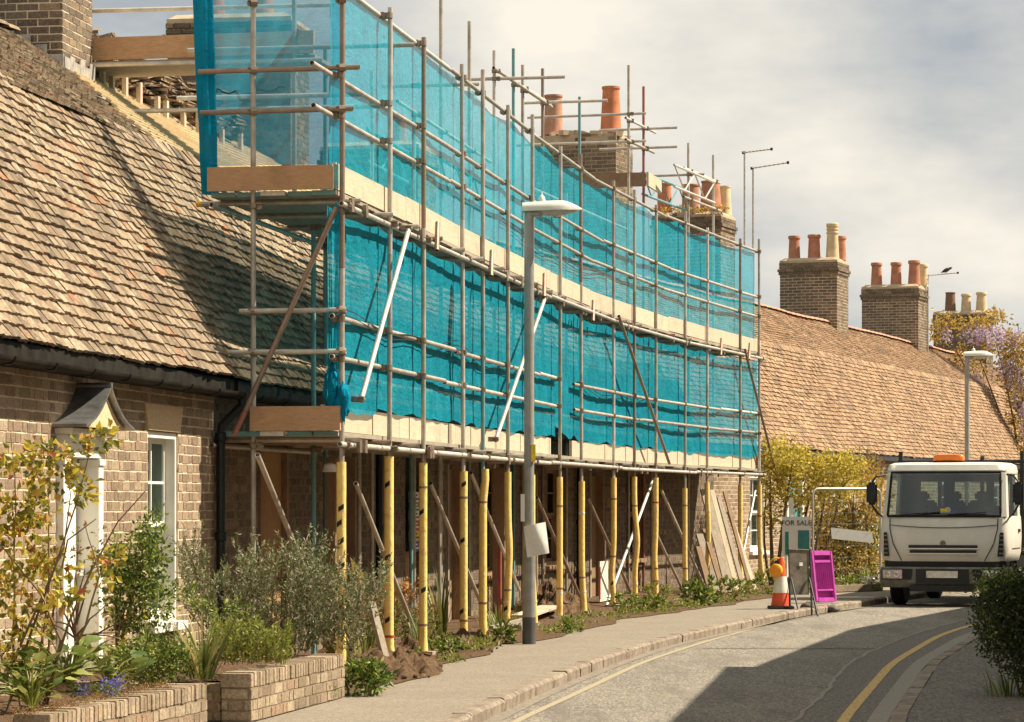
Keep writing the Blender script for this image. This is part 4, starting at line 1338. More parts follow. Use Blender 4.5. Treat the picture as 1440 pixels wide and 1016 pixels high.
# ================================================================== scaffold
SFK = 0.2145
ST = Vector((SFK, 1, 0)).normalized(); SN = Vector((ST.y, -ST.x, 0))
_sf = {}
def sframe(Y):
    k = round(Y, 3)
    if k not in _sf: _sf[k] = frame(SX, k)
    return _sf[k]
def SP(Y, z, back=0.0):
    p, T, N = sframe(Y)
    q = p - N * back
    return Vector((q.x, q.y, z))
def solveY(px, back=0.0):
    """street position of the row `back` metres behind the front row that stands in sight line px"""
    lo, hi = 24.0, 70.0
    for _ in range(50):
        m_ = (lo + hi) / 2; q = SP(m_, 0, back)
        if 720 + F * q.x / q.y < px: lo = m_
        else: hi = m_
    return (lo + hi) / 2
def sfY(px): return solveY(px, 0.0)
scaf = thing('scaffold', SP(41, 0, 0.6), 'long two-lift tube scaffold hung with blue netting along the cottages', 'scaffold')
RT = 0.0242
PX = [480, 547, 595, 652, 679, 714, 748, 787, 818, 863, 892, 922, 963, 994, 1041, 1068]
PY = [sfY(p) for p in PX]
tops = [6.7, 6.30, 6.28, 6.36, 6.48, 6.30, 6.42, 6.30, 6.42, 6.33, 6.36, 6.30, 6.42, 6.30, 6.33, 6.45]
def tube(name, p0, p1, mat='tube_steel', r=RT, hollow=True, n=10):
    b = MB(); b.tube([p0, p1], r, n, hollow=hollow)
    return b.build(name, mat, scaf, smooth=True)

cb = MB()      # coupler: split collar round the upright, second collar along the rail, bolts
cb.lathe([(0.027, -0.028), (0.036, -0.026), (0.036, 0.026), (0.027, 0.028)], (0, 0, 0), 10)
cb.box((0.043, 0, 0), (0.03, 0.05, 0.05))
cb.tube([(0.058, -0.03, 0.0), (0.058, 0.03, 0.0)], 0.035, 8)
cb.tube([(0.03, -0.045, 0.018), (0.10, -0.05, 0.018)], 0.009, 6)
cb.box((0.02, -0.045, 0.0), (0.04, 0.02, 0.04))
_c = cb.build('coupler', 'coupler_steel', scaf, smooth=True)
CME = _c.data
bpy.data.objects.remove(_c)
def coupler(P, ang=None, flip=1):
    a = math.atan2(SN.y, SN.x) if ang is None else ang
    M = Matrix.Translation(P) @ rotz(a + (0 if flip > 0 else PI)) @ Matrix.Rotation(random.uniform(-.1, .1), 4, 'X')
    inst('coupler', CME, M, scaf)

smats = ['tube_steel', 'tube_steel', 'tube_steel', 'tube_light', 'tube_rust', 'tube_steel']
for i, (y, tz) in enumerate(zip(PY, tops)):
    dx = random.uniform(-.01, .01)
    p0 = SP(y, 0.03); p1 = SP(y + random.uniform(-.03, .03), tz, random.uniform(-.015, .015))
    zj = random.uniform(3.3, 5.0)
    m = (p0 + (p1 - p0) * (zj / tz))
    tube('standard', p0, m, smats[i % 6] if i != 4 else 'tube_cyan')
    tube('standard', m + Vector((0, 0, 0.004)), p1, 'tube_rust' if i == 0 else smats[(i + 2) % 6])
# inner row
inner = [(PY[0], 0.82, 6.7, 'tube_steel'), (28.9, 0.80, 4.25, 'tube_cyan'), (31.0, 1.15, 6.3, 'tube_cyan'), (33.4, 1.15, 6.4, 'tube_steel'), (46.5, 1.2, 6.4, 'tube_steel'), (52.4, 1.2, 6.4, 'tube_steel'), (36.0, 1.2, 6.3, 'tube_steel')]
for (px, py, m) in ((620, -10, 'tube_steel'), (660, 27, 'tube_steel'), (695, 68, 'tube_light'), (722, 65, 'tube_cyan'), (735, 88, 'tube_steel'), (763, 93, 'tube_rust'), (815, 133, 'tube_cyan'), (884, 88, 'tube_steel'), (905, 118, 'tube_red'), (968, 198, 'tube_steel'), (1003, 215, 'tube_light')):
    y = solveY(px, 1.2); inner.append((y, 1.2, CAMZ + (HOR - py) * y / F, m))
IY = {px: solveY(px, 1.2) for px in (620, 660, 695, 722, 735, 763, 815, 884, 905, 968, 1003)}
def zat(px, py, back=1.2): return CAMZ + (HOR - py) * solveY(px, back) / F
for (y, bk, z, m) in inner:
    tube('standard', SP(y, 0.03, bk), SP(y, z, bk), m)
# rails along the front
YA, YB = PY[0] - 0.35, PY[-1] + 0.25
rails = [(2.06, 0.052, YA + .1, YB, 'tube_light'), (2.84, -0.05, PY[0] - .15, PY[7] + 0.3, 'tube_steel'), (2.84, -0.05, PY[8] - .35, YB, 'tube_steel'),
         (3.20, -0.05, PY[0] - .15, PY[7] + 0.25, 'tube_steel'), (3.20, -0.05, PY[8] - .4, YB, 'tube_steel'),
         (4.22, 0.052, YA + .15, YB, 'tube_light'), (5.02, -0.05, YA - 0.4, YB, 'tube_steel'), (5.38, -0.05, YA - .45, YB, 'tube_steel'), (6.22, -0.05, YA, YB, 'tube_steel')]
for (z, out, y0, y1, m) in rails:
    y = y0
    while y < y1 - 0.05:
        e = min(y1, y + random.uniform(5.2, 6.3))
        if y1 - e < 1.0: e = y1
        jz = random.uniform(-.012, .012)
        tube('ledger', SP(y, z + jz, -out), SP(e, z + jz, -out), m if random.random() < .75 else 'tube_light')
        y = e + 0.004
    for py in PY:
        if y0 - .05 <= py <= y1 + .05: coupler(SP(py, z), flip=1 if out > 0 else -1)
# rails along the inner row, and high rails round the chimneys
for (z, y0, y1, m) in ((2.06, PY[0] - .2, 30.5, 'tube_steel'), (4.22, PY[0] - .2, 36, 'tube_steel'), (5.1, 33, 40, 'tube_steel'), (6.25, 34.8, 41, 'tube_light'), (zat(735, 125), IY[695] - .3, IY[763] + .4, 'tube_steel'), (zat(763, 140), IY[735] - .3, IY[763] + .3, 'tube_light'),
                       (6.2, 44, 50.5, 'tube_steel'), (zat(890, 170), IY[884] - .4, IY[905] + .6, 'tube_light'), (zat(890, 200), IY[884] - .4, IY[905] + .5, 'tube_steel'), (zat(985, 245), IY[968] - .5, IY[1003] + .3, 'tube_light'), (zat(985, 285), IY[968] - .5, IY[1003] + .4, 'tube_steel')):
    tube('ledger', SP(y0, z, 1.15), SP(y1, z, 1.15), m)
    for (y, bk, zz, mm) in inner:
        if y0 <= y <= y1 and zz > z: coupler(SP(y, z, bk), flip=1)
# cross tubes sticking out at the near end
for (z, y, b0, b1, m) in ((5.44, PY[0] - .05, -0.18, 1.32, 'tube_rust'), (5.07, PY[0] - .05, -0.12, 1.30, 'tube_rust'), (3.27, PY[0] - .06, -0.06, 0.93, 'tube_light'), (2.90, PY[0] - .06, -0.06, 1.05, 'tube_light'),
                          (6.30, PY[0] - .05, -0.2, 2.2, 'tube_steel'), (6.05, PY[0] + 2.6, -0.1, 2.2, 'tube_steel')):
    o = tube('transom', SP(y, z, b0), SP(y, z, b1), m)
    coupler(SP(PY[0], z), math.atan2(-1, 0.2))
    coupler(SP(PY[0], z, .82), math.atan2(-1, 0.2))
b = MB(); b.lathe([(0.028, 0), (0.028, .05), (0.02, .055)], SP(PY[0] - .06, 2.90, 1.03), 10, -SN); b.build('tube_cap', 'cap_yellow', scaf, smooth=True)
# transoms under both platforms
for zi, zp in ((0, 2.115), (1, 4.275)):
    y = PY[0] + 0.25; k = 0
    while y < YB:
        e = 1.22 + random.uniform(0.02, 0.22)
        tube('transom', SP(y, zp, -0.11), SP(y, zp, e), random.choice(smats), n=8)
        if zi and k % 2 == 0 and k < 8:
            b = MB(); b.lathe([(0.028, 0), (0.028, .045), (0.02, .05)], SP(y, zp, e - 0.02), 8, -SN); b.build('tube_cap', 'cap_yellow', scaf, smooth=True)
        y += random.uniform(1.15, 1.4); k += 1
# platform boards
def boards(zp, y0, y1):
    for k in range(5):
        y = y0 + random.uniform(-.05, .05)
        while y < y1:
            e = min(y1, y + 3.9)
            b = MB(); b.cr = random.random()
            q = SP(y, zp, 0.02 + 0.238 * (k + 1))
            b.obox(q, SP(e - .006, zp, 0.02 + 0.238 * (k + 1)) - q, SN * 0.225, (0, 0, 0.038))
            o = b.build('platform_board', 'timber_grey', scaf)
            if y < y0 + 1:
                bb = MB(); q2 = SP(y - 0.002, zp + .001, 0.02 + 0.238 * (k + 1) - 0.002)
                bb.obox(q2, ST * 0.05, SN * 0.221, (0, 0, 0.041)); bb.build('board_band', 'tube_cyan' if k % 3 != 2 else 'tube_light', o)
            y = e
boards(2.145, PY[0] - 0.05, YB)
boards(4.305, PY[0] - 0.05, YB)
# toe boards on the front and the near end
def toe(z0, h, y0, y1, gaps=(), bk=0.17):
    y = y0
    while y < y1:
        e = min(y1, y + 3.2 + random.uniform(-.3, .3))
        if any(g0 < (y + e) / 2 < g1 for g0, g1 in gaps): y = e; continue
        b = MB(); b.cr = random.random()
        dz0, dz1 = random.uniform(-.012, .012), random.uniform(-.012, .012)
        q0, q1 = SP(y, z0 + dz0, bk), SP(e - .01, z0 + dz1, bk)
        b.obox(q0, q1 - q0, SN * -0.036 + SN * 0.072 - SN * 0.036 + SN * 0.036, (0, 0, h))
        b.build('toe_board', 'timber_pale', scaf)
        y = e
toe(2.19, 0.225, PY[0] - .08, PY[7] + 0.1)
toe(2.19, 0.225, PY[8] - 0.05, YB)
toe(4.35, 0.235, PY[0] - .08, YB, (), 0.066)
for (z0, h, b0, b1) in ((4.352, 0.215, 0.05, 1.22), (2.19, 0.22, -0.02, 0.82)):
    b = MB(); q = SP(PY[0] - 0.085, z0, b0)
    b.obox(q, SN * (b0 - b1), ST * -0.038, (0, 0, h)); b.build('toe_board', 'timber_end', scaf)
b = MB(); q = SP(PY[0] - 0.13, 4.352, 0.04); b.obox(q, SN * 0.045, ST * 0.03, (0, 0, 0.215)); b.build('board_band', 'tube_cyan', scaf)
# wedges and straps holding the toe boards
for i in range(34):
    y = random.uniform(PY[0], YB); z = random.choice((2.0, 4.16))
    b = MB(); q = SP(y, z + .06, -0.075)
    R = Matrix.Rotation(math.atan2(-SFK, 1) * 1.0, 3, 'Z') @ Matrix.Rotation(random.uniform(-.3, .3), 3, 'X')
    b.box(q, (0.03, 0.08, 0.12), R); b.build('board_clip', 'coupler_steel', scaf)
for (px, z) in ((598, 4.22), (676, 4.22), (752, 4.25), (822, 4.2), (1004, 4.22), (1044, 4.25)):
    b = MB(); y = sfY(px); b.tube([SP(y, z - .10, -.12), SP(y + .16, z + .20, -.10)], 0.026, 8, hollow=True); b.build('tube_stub', 'tube_rust', scaf, smooth=True)
# diagonal braces on the front face, outside the uprights
def brace(p0, p1, m, out=-0.12, n1='brace'):
    (a, za), (c, zc) = p0, p1
    tube(n1, SP(a, za, out), SP(c, zc, out), m)
def zz(px, py): y = sfY(px); return (y, CAMZ + (HOR - py) * y / F)
brace(zz(558, 322), zz(490, 562), 'tube_light'); brace(zz(753, 420), zz(683, 618), 'tube_light')
brace(zz(859, 445), zz(931, 652), 'tube_rust'); brace(zz(1040, 492), zz(1090, 690), 'tube_rust', -0.1)
for (a, c) in (((558, 322), (490, 562)), ((753, 420), (683, 618))):
    for q in (a, c):
        y, z = zz(*q); coupler(SP(y, z, -.06))
# brown and red brace across the near end
pa = uv(473, 292, PY[0] - .12); pb = uv(345, 578, PY[0] - .12); pc = uv(329, 612, PY[0] - .12)
tube('brace', pa, pb, 'tube_rust'); tube('brace', pb + (pc - pb) * 0.02, pc, 'tube_red')
# raking tubes under the first platform down to the garden
for (x0, y0, x1, y1, dp, m) in ((362, 640, 448, 850, 0.55, 'tube_steel'), (500, 680, 592, 925, 0.35, 'tube_steel'), (605, 680, 690, 900, 0.5, 'tube_steel'), (662, 665, 730, 830, 0.5, 'tube_steel'), (755, 700, 820, 850, 0.4, 'tube_rust'),
                          (826, 700, 892, 850, 0.35, 'tube_rust'), (918, 676, 852, 868, 0.12, 'tube_light'), (930, 690, 992, 828, 0.35, 'tube_light'), (920, 745, 962, 835, 0.3, 'tube_steel'), (1062, 690, 1040, 805, 0.2, 'tube_light')):
    p0 = uv(x0, y0, solveY(x0, dp)); p1 = uv(x1, y1, solveY(x1, dp)); p1.z = max(p1.z, 0.0)
    tube('raker', p0, p1, m)
# slim props and tubes against the wall in the shade
for (px, z, bk, m) in ((505, 2.1, 1.0, 'tube_steel'), (578, 2.1, 1.0, 'tube_cyan'), (618, 2.1, 0.85, 'tube_steel'), (703, 1.0, 0.7, 'tube_red'), (850, 1.0, 0.6, 'tube_rust')):
    y = solveY(px, bk)
    tube('standard', SP(y, 0.0, bk), SP(y, z, bk), m)
# yellow foam sleeves with black tape marks
def sleeve(i, y, top, bends, marks):
    n = 16; pts = []
    for k in range(n + 1):
        z = 0.04 + (top - 0.04) * k / n
        o = 0.0
        for (bz, amp, wd_) in bends: o += amp * math.exp(-((z - bz) / wd_) ** 2)
        q = SP(y, z); q += Vector((o, 0, 0)); pts.append(q)
    b = MB()
    rr = 0.043 * random.uniform(0.96, 1.06)
    rads = [rr * (1 + random.uniform(-.02, .02)) for _ in pts]
    rads[0] *= random.choice((1.0, 1.12, 1.2))
    b.tube(pts, rads, 14)
    s_ = b.build('pole_sleeve', 'sleeve_yellow', scaf, smooth=True, ang=60)
    for (mz, kind) in marks:
        j = min(max(int((mz - .04) / (top - .04) * n), 0), n); c = pts[j]
        b = MB(); vs = []; fs = []
        if kind == 'd':
            h, a0, a1, sk = 0.045, -2.3, -1.0, 0.016
            a0 += random.uniform(-.5, .5); a1 = a0 + 1.15
        else: h, a0, a1, sk = 0.022, 0, 2 * PI, 0.01
        m_ = 8 if kind == 'd' else 16
        for k in range(m_ + 1):
            a = a0 + (a1 - a0) * k / m_
            dz = sk * (k / m_ - .5) * (2 if kind == 'd' else 1)
            r_ = rr * 1.045 + .001
            for zz_ in (-h / 2, h / 2):
                vs.append((c.x + r_ * math.cos(a), c.y + r_ * math.sin(a), mz + zz_ + dz))
            if k: fs.append((2 * k - 2, 2 * k, 2 * k + 1, 2 * k - 1))
        b.add(vs, fs)
        b.build('tape_mark', {'d': 'tape_black', 'r': 'tape_red', 'w': 'tape_white', 'b': 'tube_rust'}[kind], s_, smooth=True)
SLV = [(1.92, [], [(1.50, 'd'), (1.36, 'd'), (1.20, 'd'), (0.98, 'd'), (0.60, 'd')]), (1.97, [(0, .04, .12)], [(1.72, 'd'), (1.02, 'd'), (0.42, 'd'), (.26, 'r')]), (1.93, [], [(1.45, 'd'), (.66, 'd'), (.30, 'b'), (1.7, 'b')]), (1.90, [(0, .02, .1)], [(1.75, 'd'), (1.13, 'd'), (.35, 'd'), (1.6, 'b'), (.25, 'b')]),
       (1.85, [(1.85, .045, .2), (0, .03, .1)], [(1.55, 'b'), (.4, 'b')]), (1.84, [(.95, .03, .3), (.1, -.03, .2)], [(.28, 'd'), (.5, 'b'), (.36, 'w')]), (1.80, [(.0, .05, .5)], [(.3, 'w'), (1.5, 'd')]), (1.78, [], [(.40, 'b'), (.34, 'w'), (1.5, 'b')]), (1.74, [(0, .05, .4)], [(1.4, 'w'), (.3, 'w'), (.5, 'b')]),
       (1.80, [(.5, -.05, .25)], [(1.6, 'b'), (.75, 'b'), (.35, 'd')]), (1.85, [(.95, .075, .35), (.2, .02, .2)], [(1.5, 'b'), (.3, 'w')]), (1.85, [(.7, -.03, .3)], [(1.55, 'r'), (.3, 'r'), (.5, 'b')]), (1.62, [(.1, .02, .3)], [(1.5, 'b'), (.45, 'b')]), (1.78, [(1.0, .05, .5), (0, .06, .2)], [(1.4, 'w'), (.35, 'w'), (.8, 'd')]), (1.76, [(0, .04, .3)], [(.8, 'b')]), (1.70, [(.0, .10, .5)], [(1.3, 'r')])]
STOP = [650, 642, 651, 663, 660, 664, 668, 671, 677, 672, 671, 672, 687, 679, 682, 682]
for i, y in enumerate(PY):
    tp_, bn, mk = SLV[i]; tp_ = CAMZ + (HOR - STOP[i]) * y / F; sleeve(i, y, tp_, [(b0, a_0 * .6, w0) for (b0, a_0, w0) in bn], mk)
    b = MB(); q = SP(y, 0.0); R = Matrix.Rotation(random.uniform(-.6, .6), 3, 'Z')
    b.box((q.x, q.y, 0.018), (0.24, 0.16, 0.036), R); b.build('sole_board', 'timber_grey', scaf)
# torn yellow tag on the first sleeve
b = MB(); q = SP(PY[0], 1.0, -.05)
b.add([q + Vector((.03, 0, 0.06)), q + Vector((.16, -.01, -.10)), q + Vector((.15, 0.03, -.17)), q + Vector((.06, .01, -.12))], [(0, 1, 2, 3)]); b.build('loose_tape', 'sleeve_yellow', scaf)
# aluminium lattice beams by the far chimneys
def lattice(y0, y1, z, bk, m='tube_cyan'):
    b = MB(); h = 0.38
    b.tube([SP(y0, z, bk), SP(y1, z, bk)], 0.024, 8); b.tube([SP(y0, z + h, bk), SP(y1, z + h, bk)], 0.024, 8)
    n = int((y1 - y0) / 0.6); 
    for k in range(n):
        a, c = y0 + (y1 - y0) * k / n, y0 + (y1 - y0) * (k + 1) / n
        b.tube([SP(a, z if k % 2 else z + h, bk), SP(c, z + h if k % 2 else z, bk)], 0.014, 6)
    return b.build('lattice_beam', m, scaf, smooth=True)
lattice(IY[905] + .3, IY[968] + .3, zat(935, 282, 1.3), 1.3); lattice(IY[905] + .2, IY[968], zat(935, 262, .9), 0.7, 'tube_light'); lattice(35.2, 37.6, 5.6, 1.6); lattice(37.4, 41.0, 5.5, 1.15)
for (y, z, b0, b1, m) in ((IY[884], zat(884, 157), 0.9, 3.0, 'tube_light'), (IY[884], zat(884, 196), 0.9, 3.2, 'tube_light'), (IY[905], zat(905, 178), 0.6, 2.0, 'tube_light'), (IY[905], zat(905, 205), 0.6, 2.0, 'tube_light'), (IY[968], zat(968, 243), .9, 2.2, 'tube_steel'), (IY[763], zat(763, 141), 0.2, 1.5, 'tube_light'), (IY[695], zat(695, 108), 0.2, 1.6, 'tube_light'), (36.0, 6.6, .4, 1.6, 'tube_steel')):
    tube('transom', SP(y, z, b0), SP(y, z, b1), m); coupler(SP(y, z, 1.2))
# upper working boards by the ragged chimney
zb_ = zat(870, 250)
b = MB(); q = SP(IY[884] + .3, zb_, 2.4); b.obox(q, SN * 1.4, ST * 0.04, (0, 0, 0.24)); b.build('toe_board', 'timber_warm', scaf)
b = MB(); q = SP(IY[884] + .36, zb_, 0.98); b.obox(q, ST * 1.4, SN * 0.04, (0, 0, 0.24)); b.build('toe_board', 'timber_pale', scaf)
# boards laid across behind the near end, over the ridge
b = MB(); q = SP(30.2, 6.12, 1.1); b.obox(q, SN * -2.9, ST * 0.04, (0, 0, 0.23)); b.build('toe_board', 'timber_end', scaf)
b = MB(); q = SP(30.25, 6.07, 1.1); b.obox(q, SN * -2.9, ST * 0.9, (0, 0, 0.04)); b.build('platform_board', 'timber_grey', scaf)
for (y, z, b0, b1) in ((30.15, 6.04, 1.0, 4.1), (30.3, 6.62, 0.9, 4.1), (30.1, 5.55, 0.3, 3.1), (29.0, 5.52, 0.3, 2.2)):
    tube('transom', SP(y, z, b0), SP(y, z, b1), 'tube_light')
for (y, bk) in ((30.2, 1.3), (30.2, 3.9)):
    tube('standard', SP(y, 4.2, bk), SP(y, 7.2, bk), 'tube_steel')

# ---- netting
def fold(y, z, ph=0.0):
    return (0.030 * mnoise.noise((y * 1.3 + ph, z * 0.8, 2.0)) + 0.020 * mnoise.noise((y * 4.2 + ph, z * 0.35, 11.0)) + 0.022 * mnoise.noise((y * 3.1 - z * 2.2 + ph, z * 1.5, 7.0)) + 0.012 * mnoise.noise((y * 7 + z * 4 + ph, z * 2.6, 3.0)) + 0.006 * mnoise.noise((y * 15 - z * 9, z * 6, 1.0)))
def net_sheet(name, y0, y1, zlo, zhi, mat, back=0.10, ny=260, nz=46, amp=1.0, ph=0.0):
    V = []; Q = []
    ys = np.linspace(y0, y1, ny)
    for i, y in enumerate(ys):
        a, c = zlo(y), zhi(y)
        # billow between the uprights
        k = np.searchsorted(PY, y); bl = 0
        if 0 < k < len(PY):
            f_ = (y - PY[k - 1]) / (PY[k] - PY[k - 1]); bl = math.sin(PI * f_) * 0.015
        for j in range(nz):
            g_ = j / (nz - 1); z = a + (c - a) * g_
            d = back + amp * fold(y, z, ph) + bl * math.sin(PI * min(1, g_ * 1.1)) + 0.05 * amp * max(0, 0.35 - g_) ** 1.5 * (2 * mnoise.noise((y * 2.4, 9, ph)))
            V.append(SP(y, z, d))
            if i and j: b_ = i * nz + j; Q.append((b_ - nz - 1, b_ - 1, b_, b_ - nz))
    o = np_mesh(name, V, Q, mat, scaf, None, True)
    return o
def sc_(y, amp, ph=0):    # scalloped hem hanging between the uprights
    k = np.searchsorted(PY, y)
    if 0 < k < len(PY):
        f_ = (y - PY[k - 1]) / (PY[k] - PY[k - 1]); return -amp * abs(math.sin(PI * f_)) ** 0.7 + 0.03 * mnoise.noise((y * 2, ph, 0))
    return 0
net_sheet('netting', PY[0] - .02, PY[-1] + .05, lambda y: 4.555 + 0.05 * mnoise.noise((y * 0.8, 3, 0)) + 0.02 * mnoise.noise((y * 4.1, 5, 0)), lambda y: 6.25 + 0.02 * sc_(y, 1, 2) - (0.10 * abs(math.sin(y * 1.2)) if y > 33 else 0.02), 'net_upper', 0.105, 300, 46, 0.32, 0.0)
net_sheet('netting', PY[0] - .10, PY[7] + .28, lambda y: 2.45 + sc_(y, 0.03, 5) + 0.02 * mnoise.noise((y * 2.2, 8, 0)) - (0.0 if y > PY[1] else 0.05), lambda y: 4.20 + 0.5 * sc_(y, 0.10, 1), 'net_front', 0.105, 170, 50, 0.34, 4.0)
gapY0, gapY1 = PY[7], PY[8]
def lo2(y):
    b_ = 2.46 + sc_(y, 0.04, 8) + 0.02 * mnoise.noise((y * 2.0, 4, 0)) - 0.004 * (y - PY[8])
    if y < PY[9]: b_ = max(b_, 2.62 - (y - PY[7]) * 0.13)
    return b_
net_sheet('netting', PY[7] + .30, PY[-1] + .25, lo2, lambda y: 4.20 + 0.5 * sc_(y, 0.12, 2), 'net_front', 0.105, 190, 50, 0.34, 9.0)
# bunched net at the lower near corner
def lump(name, c, r, mat, n=22, m=14, amp=0.35):
    V = []; Q = []
    for i in range(m + 1):
        th = PI * i / m
        for k in range(n):
            ph = 2 * PI * k / n
            d = Vector((math.sin(th) * math.cos(ph), math.sin(th) * math.sin(ph), math.cos(th)))
            s_ = 1 + amp * mnoise.noise(Vector((d.x * 2.2, d.y * 2.2, d.z * 1.2)) + Vector(c))
            V.append((c[0] + d.x * r[0] * s_, c[1] + d.y * r[1] * s_, c[2] + d.z * r[2] * s_))
    for i in range(m):
        for k in range(n):
            a = i * n + k; b_ = i * n + (k + 1) % n
            Q.append((a, a + n, b_ + n, b_))
    return V, Q
V, Q = lump('x', SP(PY[0] + .02, 2.56, 0.10), (0.06, 0.10, 0.20), 'net_gather', amp=0.5)
np_mesh('netting_bunch', V, Q, 'net_gather', scaf, None, True)
V, Q = lump('x', SP(PY[0] + .05, 2.45, 0.0), (0.06, 0.18, 0.16), 'net_gather', amp=0.7)
np_mesh('netting_bunch', V, Q, 'net_gather', scaf, None, True)
# strip of net on the inside of the first upright, lower lift
V = []; Q = []
for i in range(34):
    z = 2.45 + (4.25 - 2.45) * i / 33
    for k in range(9):
        q = SP(PY[0] + .06 + 0.02 * math.sin(k * 2.1 + z * 3), z, 0.005 + 0.10 * k / 8 * (1 - 0.35 * i / 33) + 0.015 * mnoise.noise((z * 3, k, 0)))
        V.append(q)
        if i and k: b_ = i * 9 + k; Q.append((b_ - 10, b_ - 9, b_, b_ - 1))
np_mesh('netting', V, Q, 'net_front', scaf, None, True)
# return net across the near end (upper lift) and the gathered hem at its edge
V = []; Q = []; nu, nz = 60, 50
for i in range(nu):
    f_ = i / (nu - 1)
    for j in range(nz):
        g_ = j / (nz - 1); z = 4.60 + 2.0 * g_
        bk = 0.02 + (1.20 + 0.10 * g_) * f_
        q = SP(PY[0] + 0.10 + 0.05 * mnoise.noise((f_ * 3, z * 1.1, 0)) + 0.03 * mnoise.noise((f_ * 9 + z * 3, z * 2.2, 4)), z, bk)
        V.append(q)
        if i and j: b_ = i * nz + j; Q.append((b_ - nz - 1, b_ - nz, b_, b_ - 1))
np_mesh('netting', V, Q, 'net_end', scaf, None, True)
V = []; Q = []; nz = 60; nk = 26
for j in range(nz):
    z = 4.34 + 2.3 * j / (nz - 1); g_ = j / (nz - 1)
    wv = 0.012 * mnoise.noise((z * 2.1, 0, 5))
    for k in range(nk):
        a = 2 * PI * k / nk
        r_ = 1 + 0.22 * math.sin(a * 5 + z * 0.6) + 0.25 * mnoise.noise((math.cos(a) * 1.5, math.sin(a) * 1.5, z * 1.3))
        w_ = 0.075 + 0.014 * g_
        q = SP(PY[0] + 0.05 + 0.05 * r_ * math.sin(a), z, 1.235 + 0.09 * g_ + wv + w_ * r_ * math.cos(a))
        V.append(q)
        if j: b_ = j * nk + k; c_ = j * nk + (k + 1) % nk; Q.append((b_ - nk, c_ - nk, c_, b_))
np_mesh('netting_hem', V, Q, 'net_gather', scaf, None, True)
# slack cord behind the netting
b = MB(); pts = [SP(PY[0] + .12, 5.30 + 0.02 * math.sin(k * 1.7) - 0.03 * math.sin(PI * k / 14), 0.55 + 0.75 * k / 14) for k in range(15)]
b.tube(pts, 0.006, 6); b.build('cord', 'tape_black', scaf)
for (z0, y0, y1) in ((3.30, PY[0], PY[3]), (3.27, PY[3], PY[6]), (3.24, PY[8], PY[11]), (4.95, PY[5], PY[9])):
    for dz in (0, -.05):
        b = MB(); b.tube([SP(y0 + (y1 - y0) * k / 16, z0 + dz + 0.03 * math.sin(k * .9) - 0.10 * math.sin(PI * k / 16), -.0 + .06) for k in range(17)], 0.005, 5); b.build('cord', 'tape_black', scaf)

# ================================================================== street lamps
def street_lamp(px, Y, base_z, ztop, label, dirx=1.0, dark=True):
    X = (px - 720) / F * Y
    root = thing('street_lamp', (X, Y, base_z), label, 'lamp post', 'street lamps')
    c = Vector((X, Y, base_z)); H = ztop - base_z
    if dark:
        b = MB(); b.lathe([(0.074, 0), (0.074, 0.30)], c, 18); b.build('painted_base', 'lamp_darkgrey', root, smooth=True)
    b = MB(); b.lathe([(0.072, 0.30 if dark else 0), (0.072, 1.19), (0.074, 1.20), (0.074, 1.23), (0.058, 1.28)], c, 18); b.build('lower_column', 'lamp_grey', root, smooth=True)
    b = MB(); b.lathe([(0.056, 1.26), (0.053, H - 0.12)], c, 18); b.build('column', 'lamp_grey', root, smooth=True)
    b = MB(); b.box(c + Vector((0.05 * dirx, 0, H - 0.115)), (0.20, 0.10, 0.06)); b.build('bracket', 'lamp_grey', root, bevel=0.012)
    # lantern: lofted canopy over a glass bowl
    n = 14; L0, L1 = -0.075, 0.58
    sec = []
    for k in range(13):
        f_ = k / 12; x = L0 + (L1 - L0) * f_
        w = 0.085 + 0.03 * math.sin(PI * min(1, f_ * 1.1)) - 0.075 * max(0, f_ - .72) / .28
        h = 0.10 + 0.012 * math.sin(PI * f_) - 0.085 * max(0, f_ - .70) ** 1.3 / .21
        sec.append((x, w, max(h, 0.012)))
    b = MB(); vs = []; fs = []
    for (x, w, h) in sec:
        for k in range(n + 1):
            a = PI * k / n
            vs.append(c + Vector((x * dirx, math.cos(a) * w, H - 0.09 + 0.02 * (x - L0) / .6 + math.sin(a) ** 0.7 * h)))
    for i in range(len(sec) - 1):
        for k in range(n):
            a = i * (n + 1) + k; f = (a, a + n + 1, a + n + 2, a + 1); fs.append(f)
    fs.append(tuple(range(n + 1))); fs.append(tuple((len(sec) - 1) * (n + 1) + k for k in range(n + 1))[::-1])
    b.add(vs, fs); ln = b.build('lantern', 'lamp_white', root, smooth=True)
    b = MB(); vs = []; fs = []
    for i in range(11):
        f_ = i / 10; x = 0.10 + 0.46 * f_; w = 0.09 * math.sin(PI * (0.06 + 0.88 * f_)) ** 0.5; h = 0.075 * math.sin(PI * (0.12 + 0.86 * f_)) ** 0.7 * (1 - .35 * f_)
        for k in range(n + 1):
            a = PI + PI * k / n
            vs.append(c + Vector((x * dirx, math.cos(a) * w, H - 0.088 + 0.02 * (x - L0) / .6 + math.sin(a) * h)))
        if i:
            for k in range(n):
                a = (i - 1) * (n + 1) + k; fs.append((a, a + 1, a + n + 2, a + n + 1))
    b.add(vs, fs); b.build('bowl', 'lamp_bowl', root, smooth=True)
    b = MB(); b.lathe([(0.04, 0), (0.04, 0.02), (0.032, 0.055), (0.012, 0.075), (0.007, 0.08), (0.004, 0.12)], c + Vector((0.14 * dirx, 0, H + 0.018)), 12); b.build('photocell', 'lamp_white', root, smooth=True)
    return root, c
lampo, lc = street_lamp(744, 32.8, -0.01, 4.83, 'grey street lamp with dark base standing by the scaffold')
street_lamp(1360, 65.5, -0.1, 4.85, 'slim far street lamp rising behind the white truck', 1.0, False)
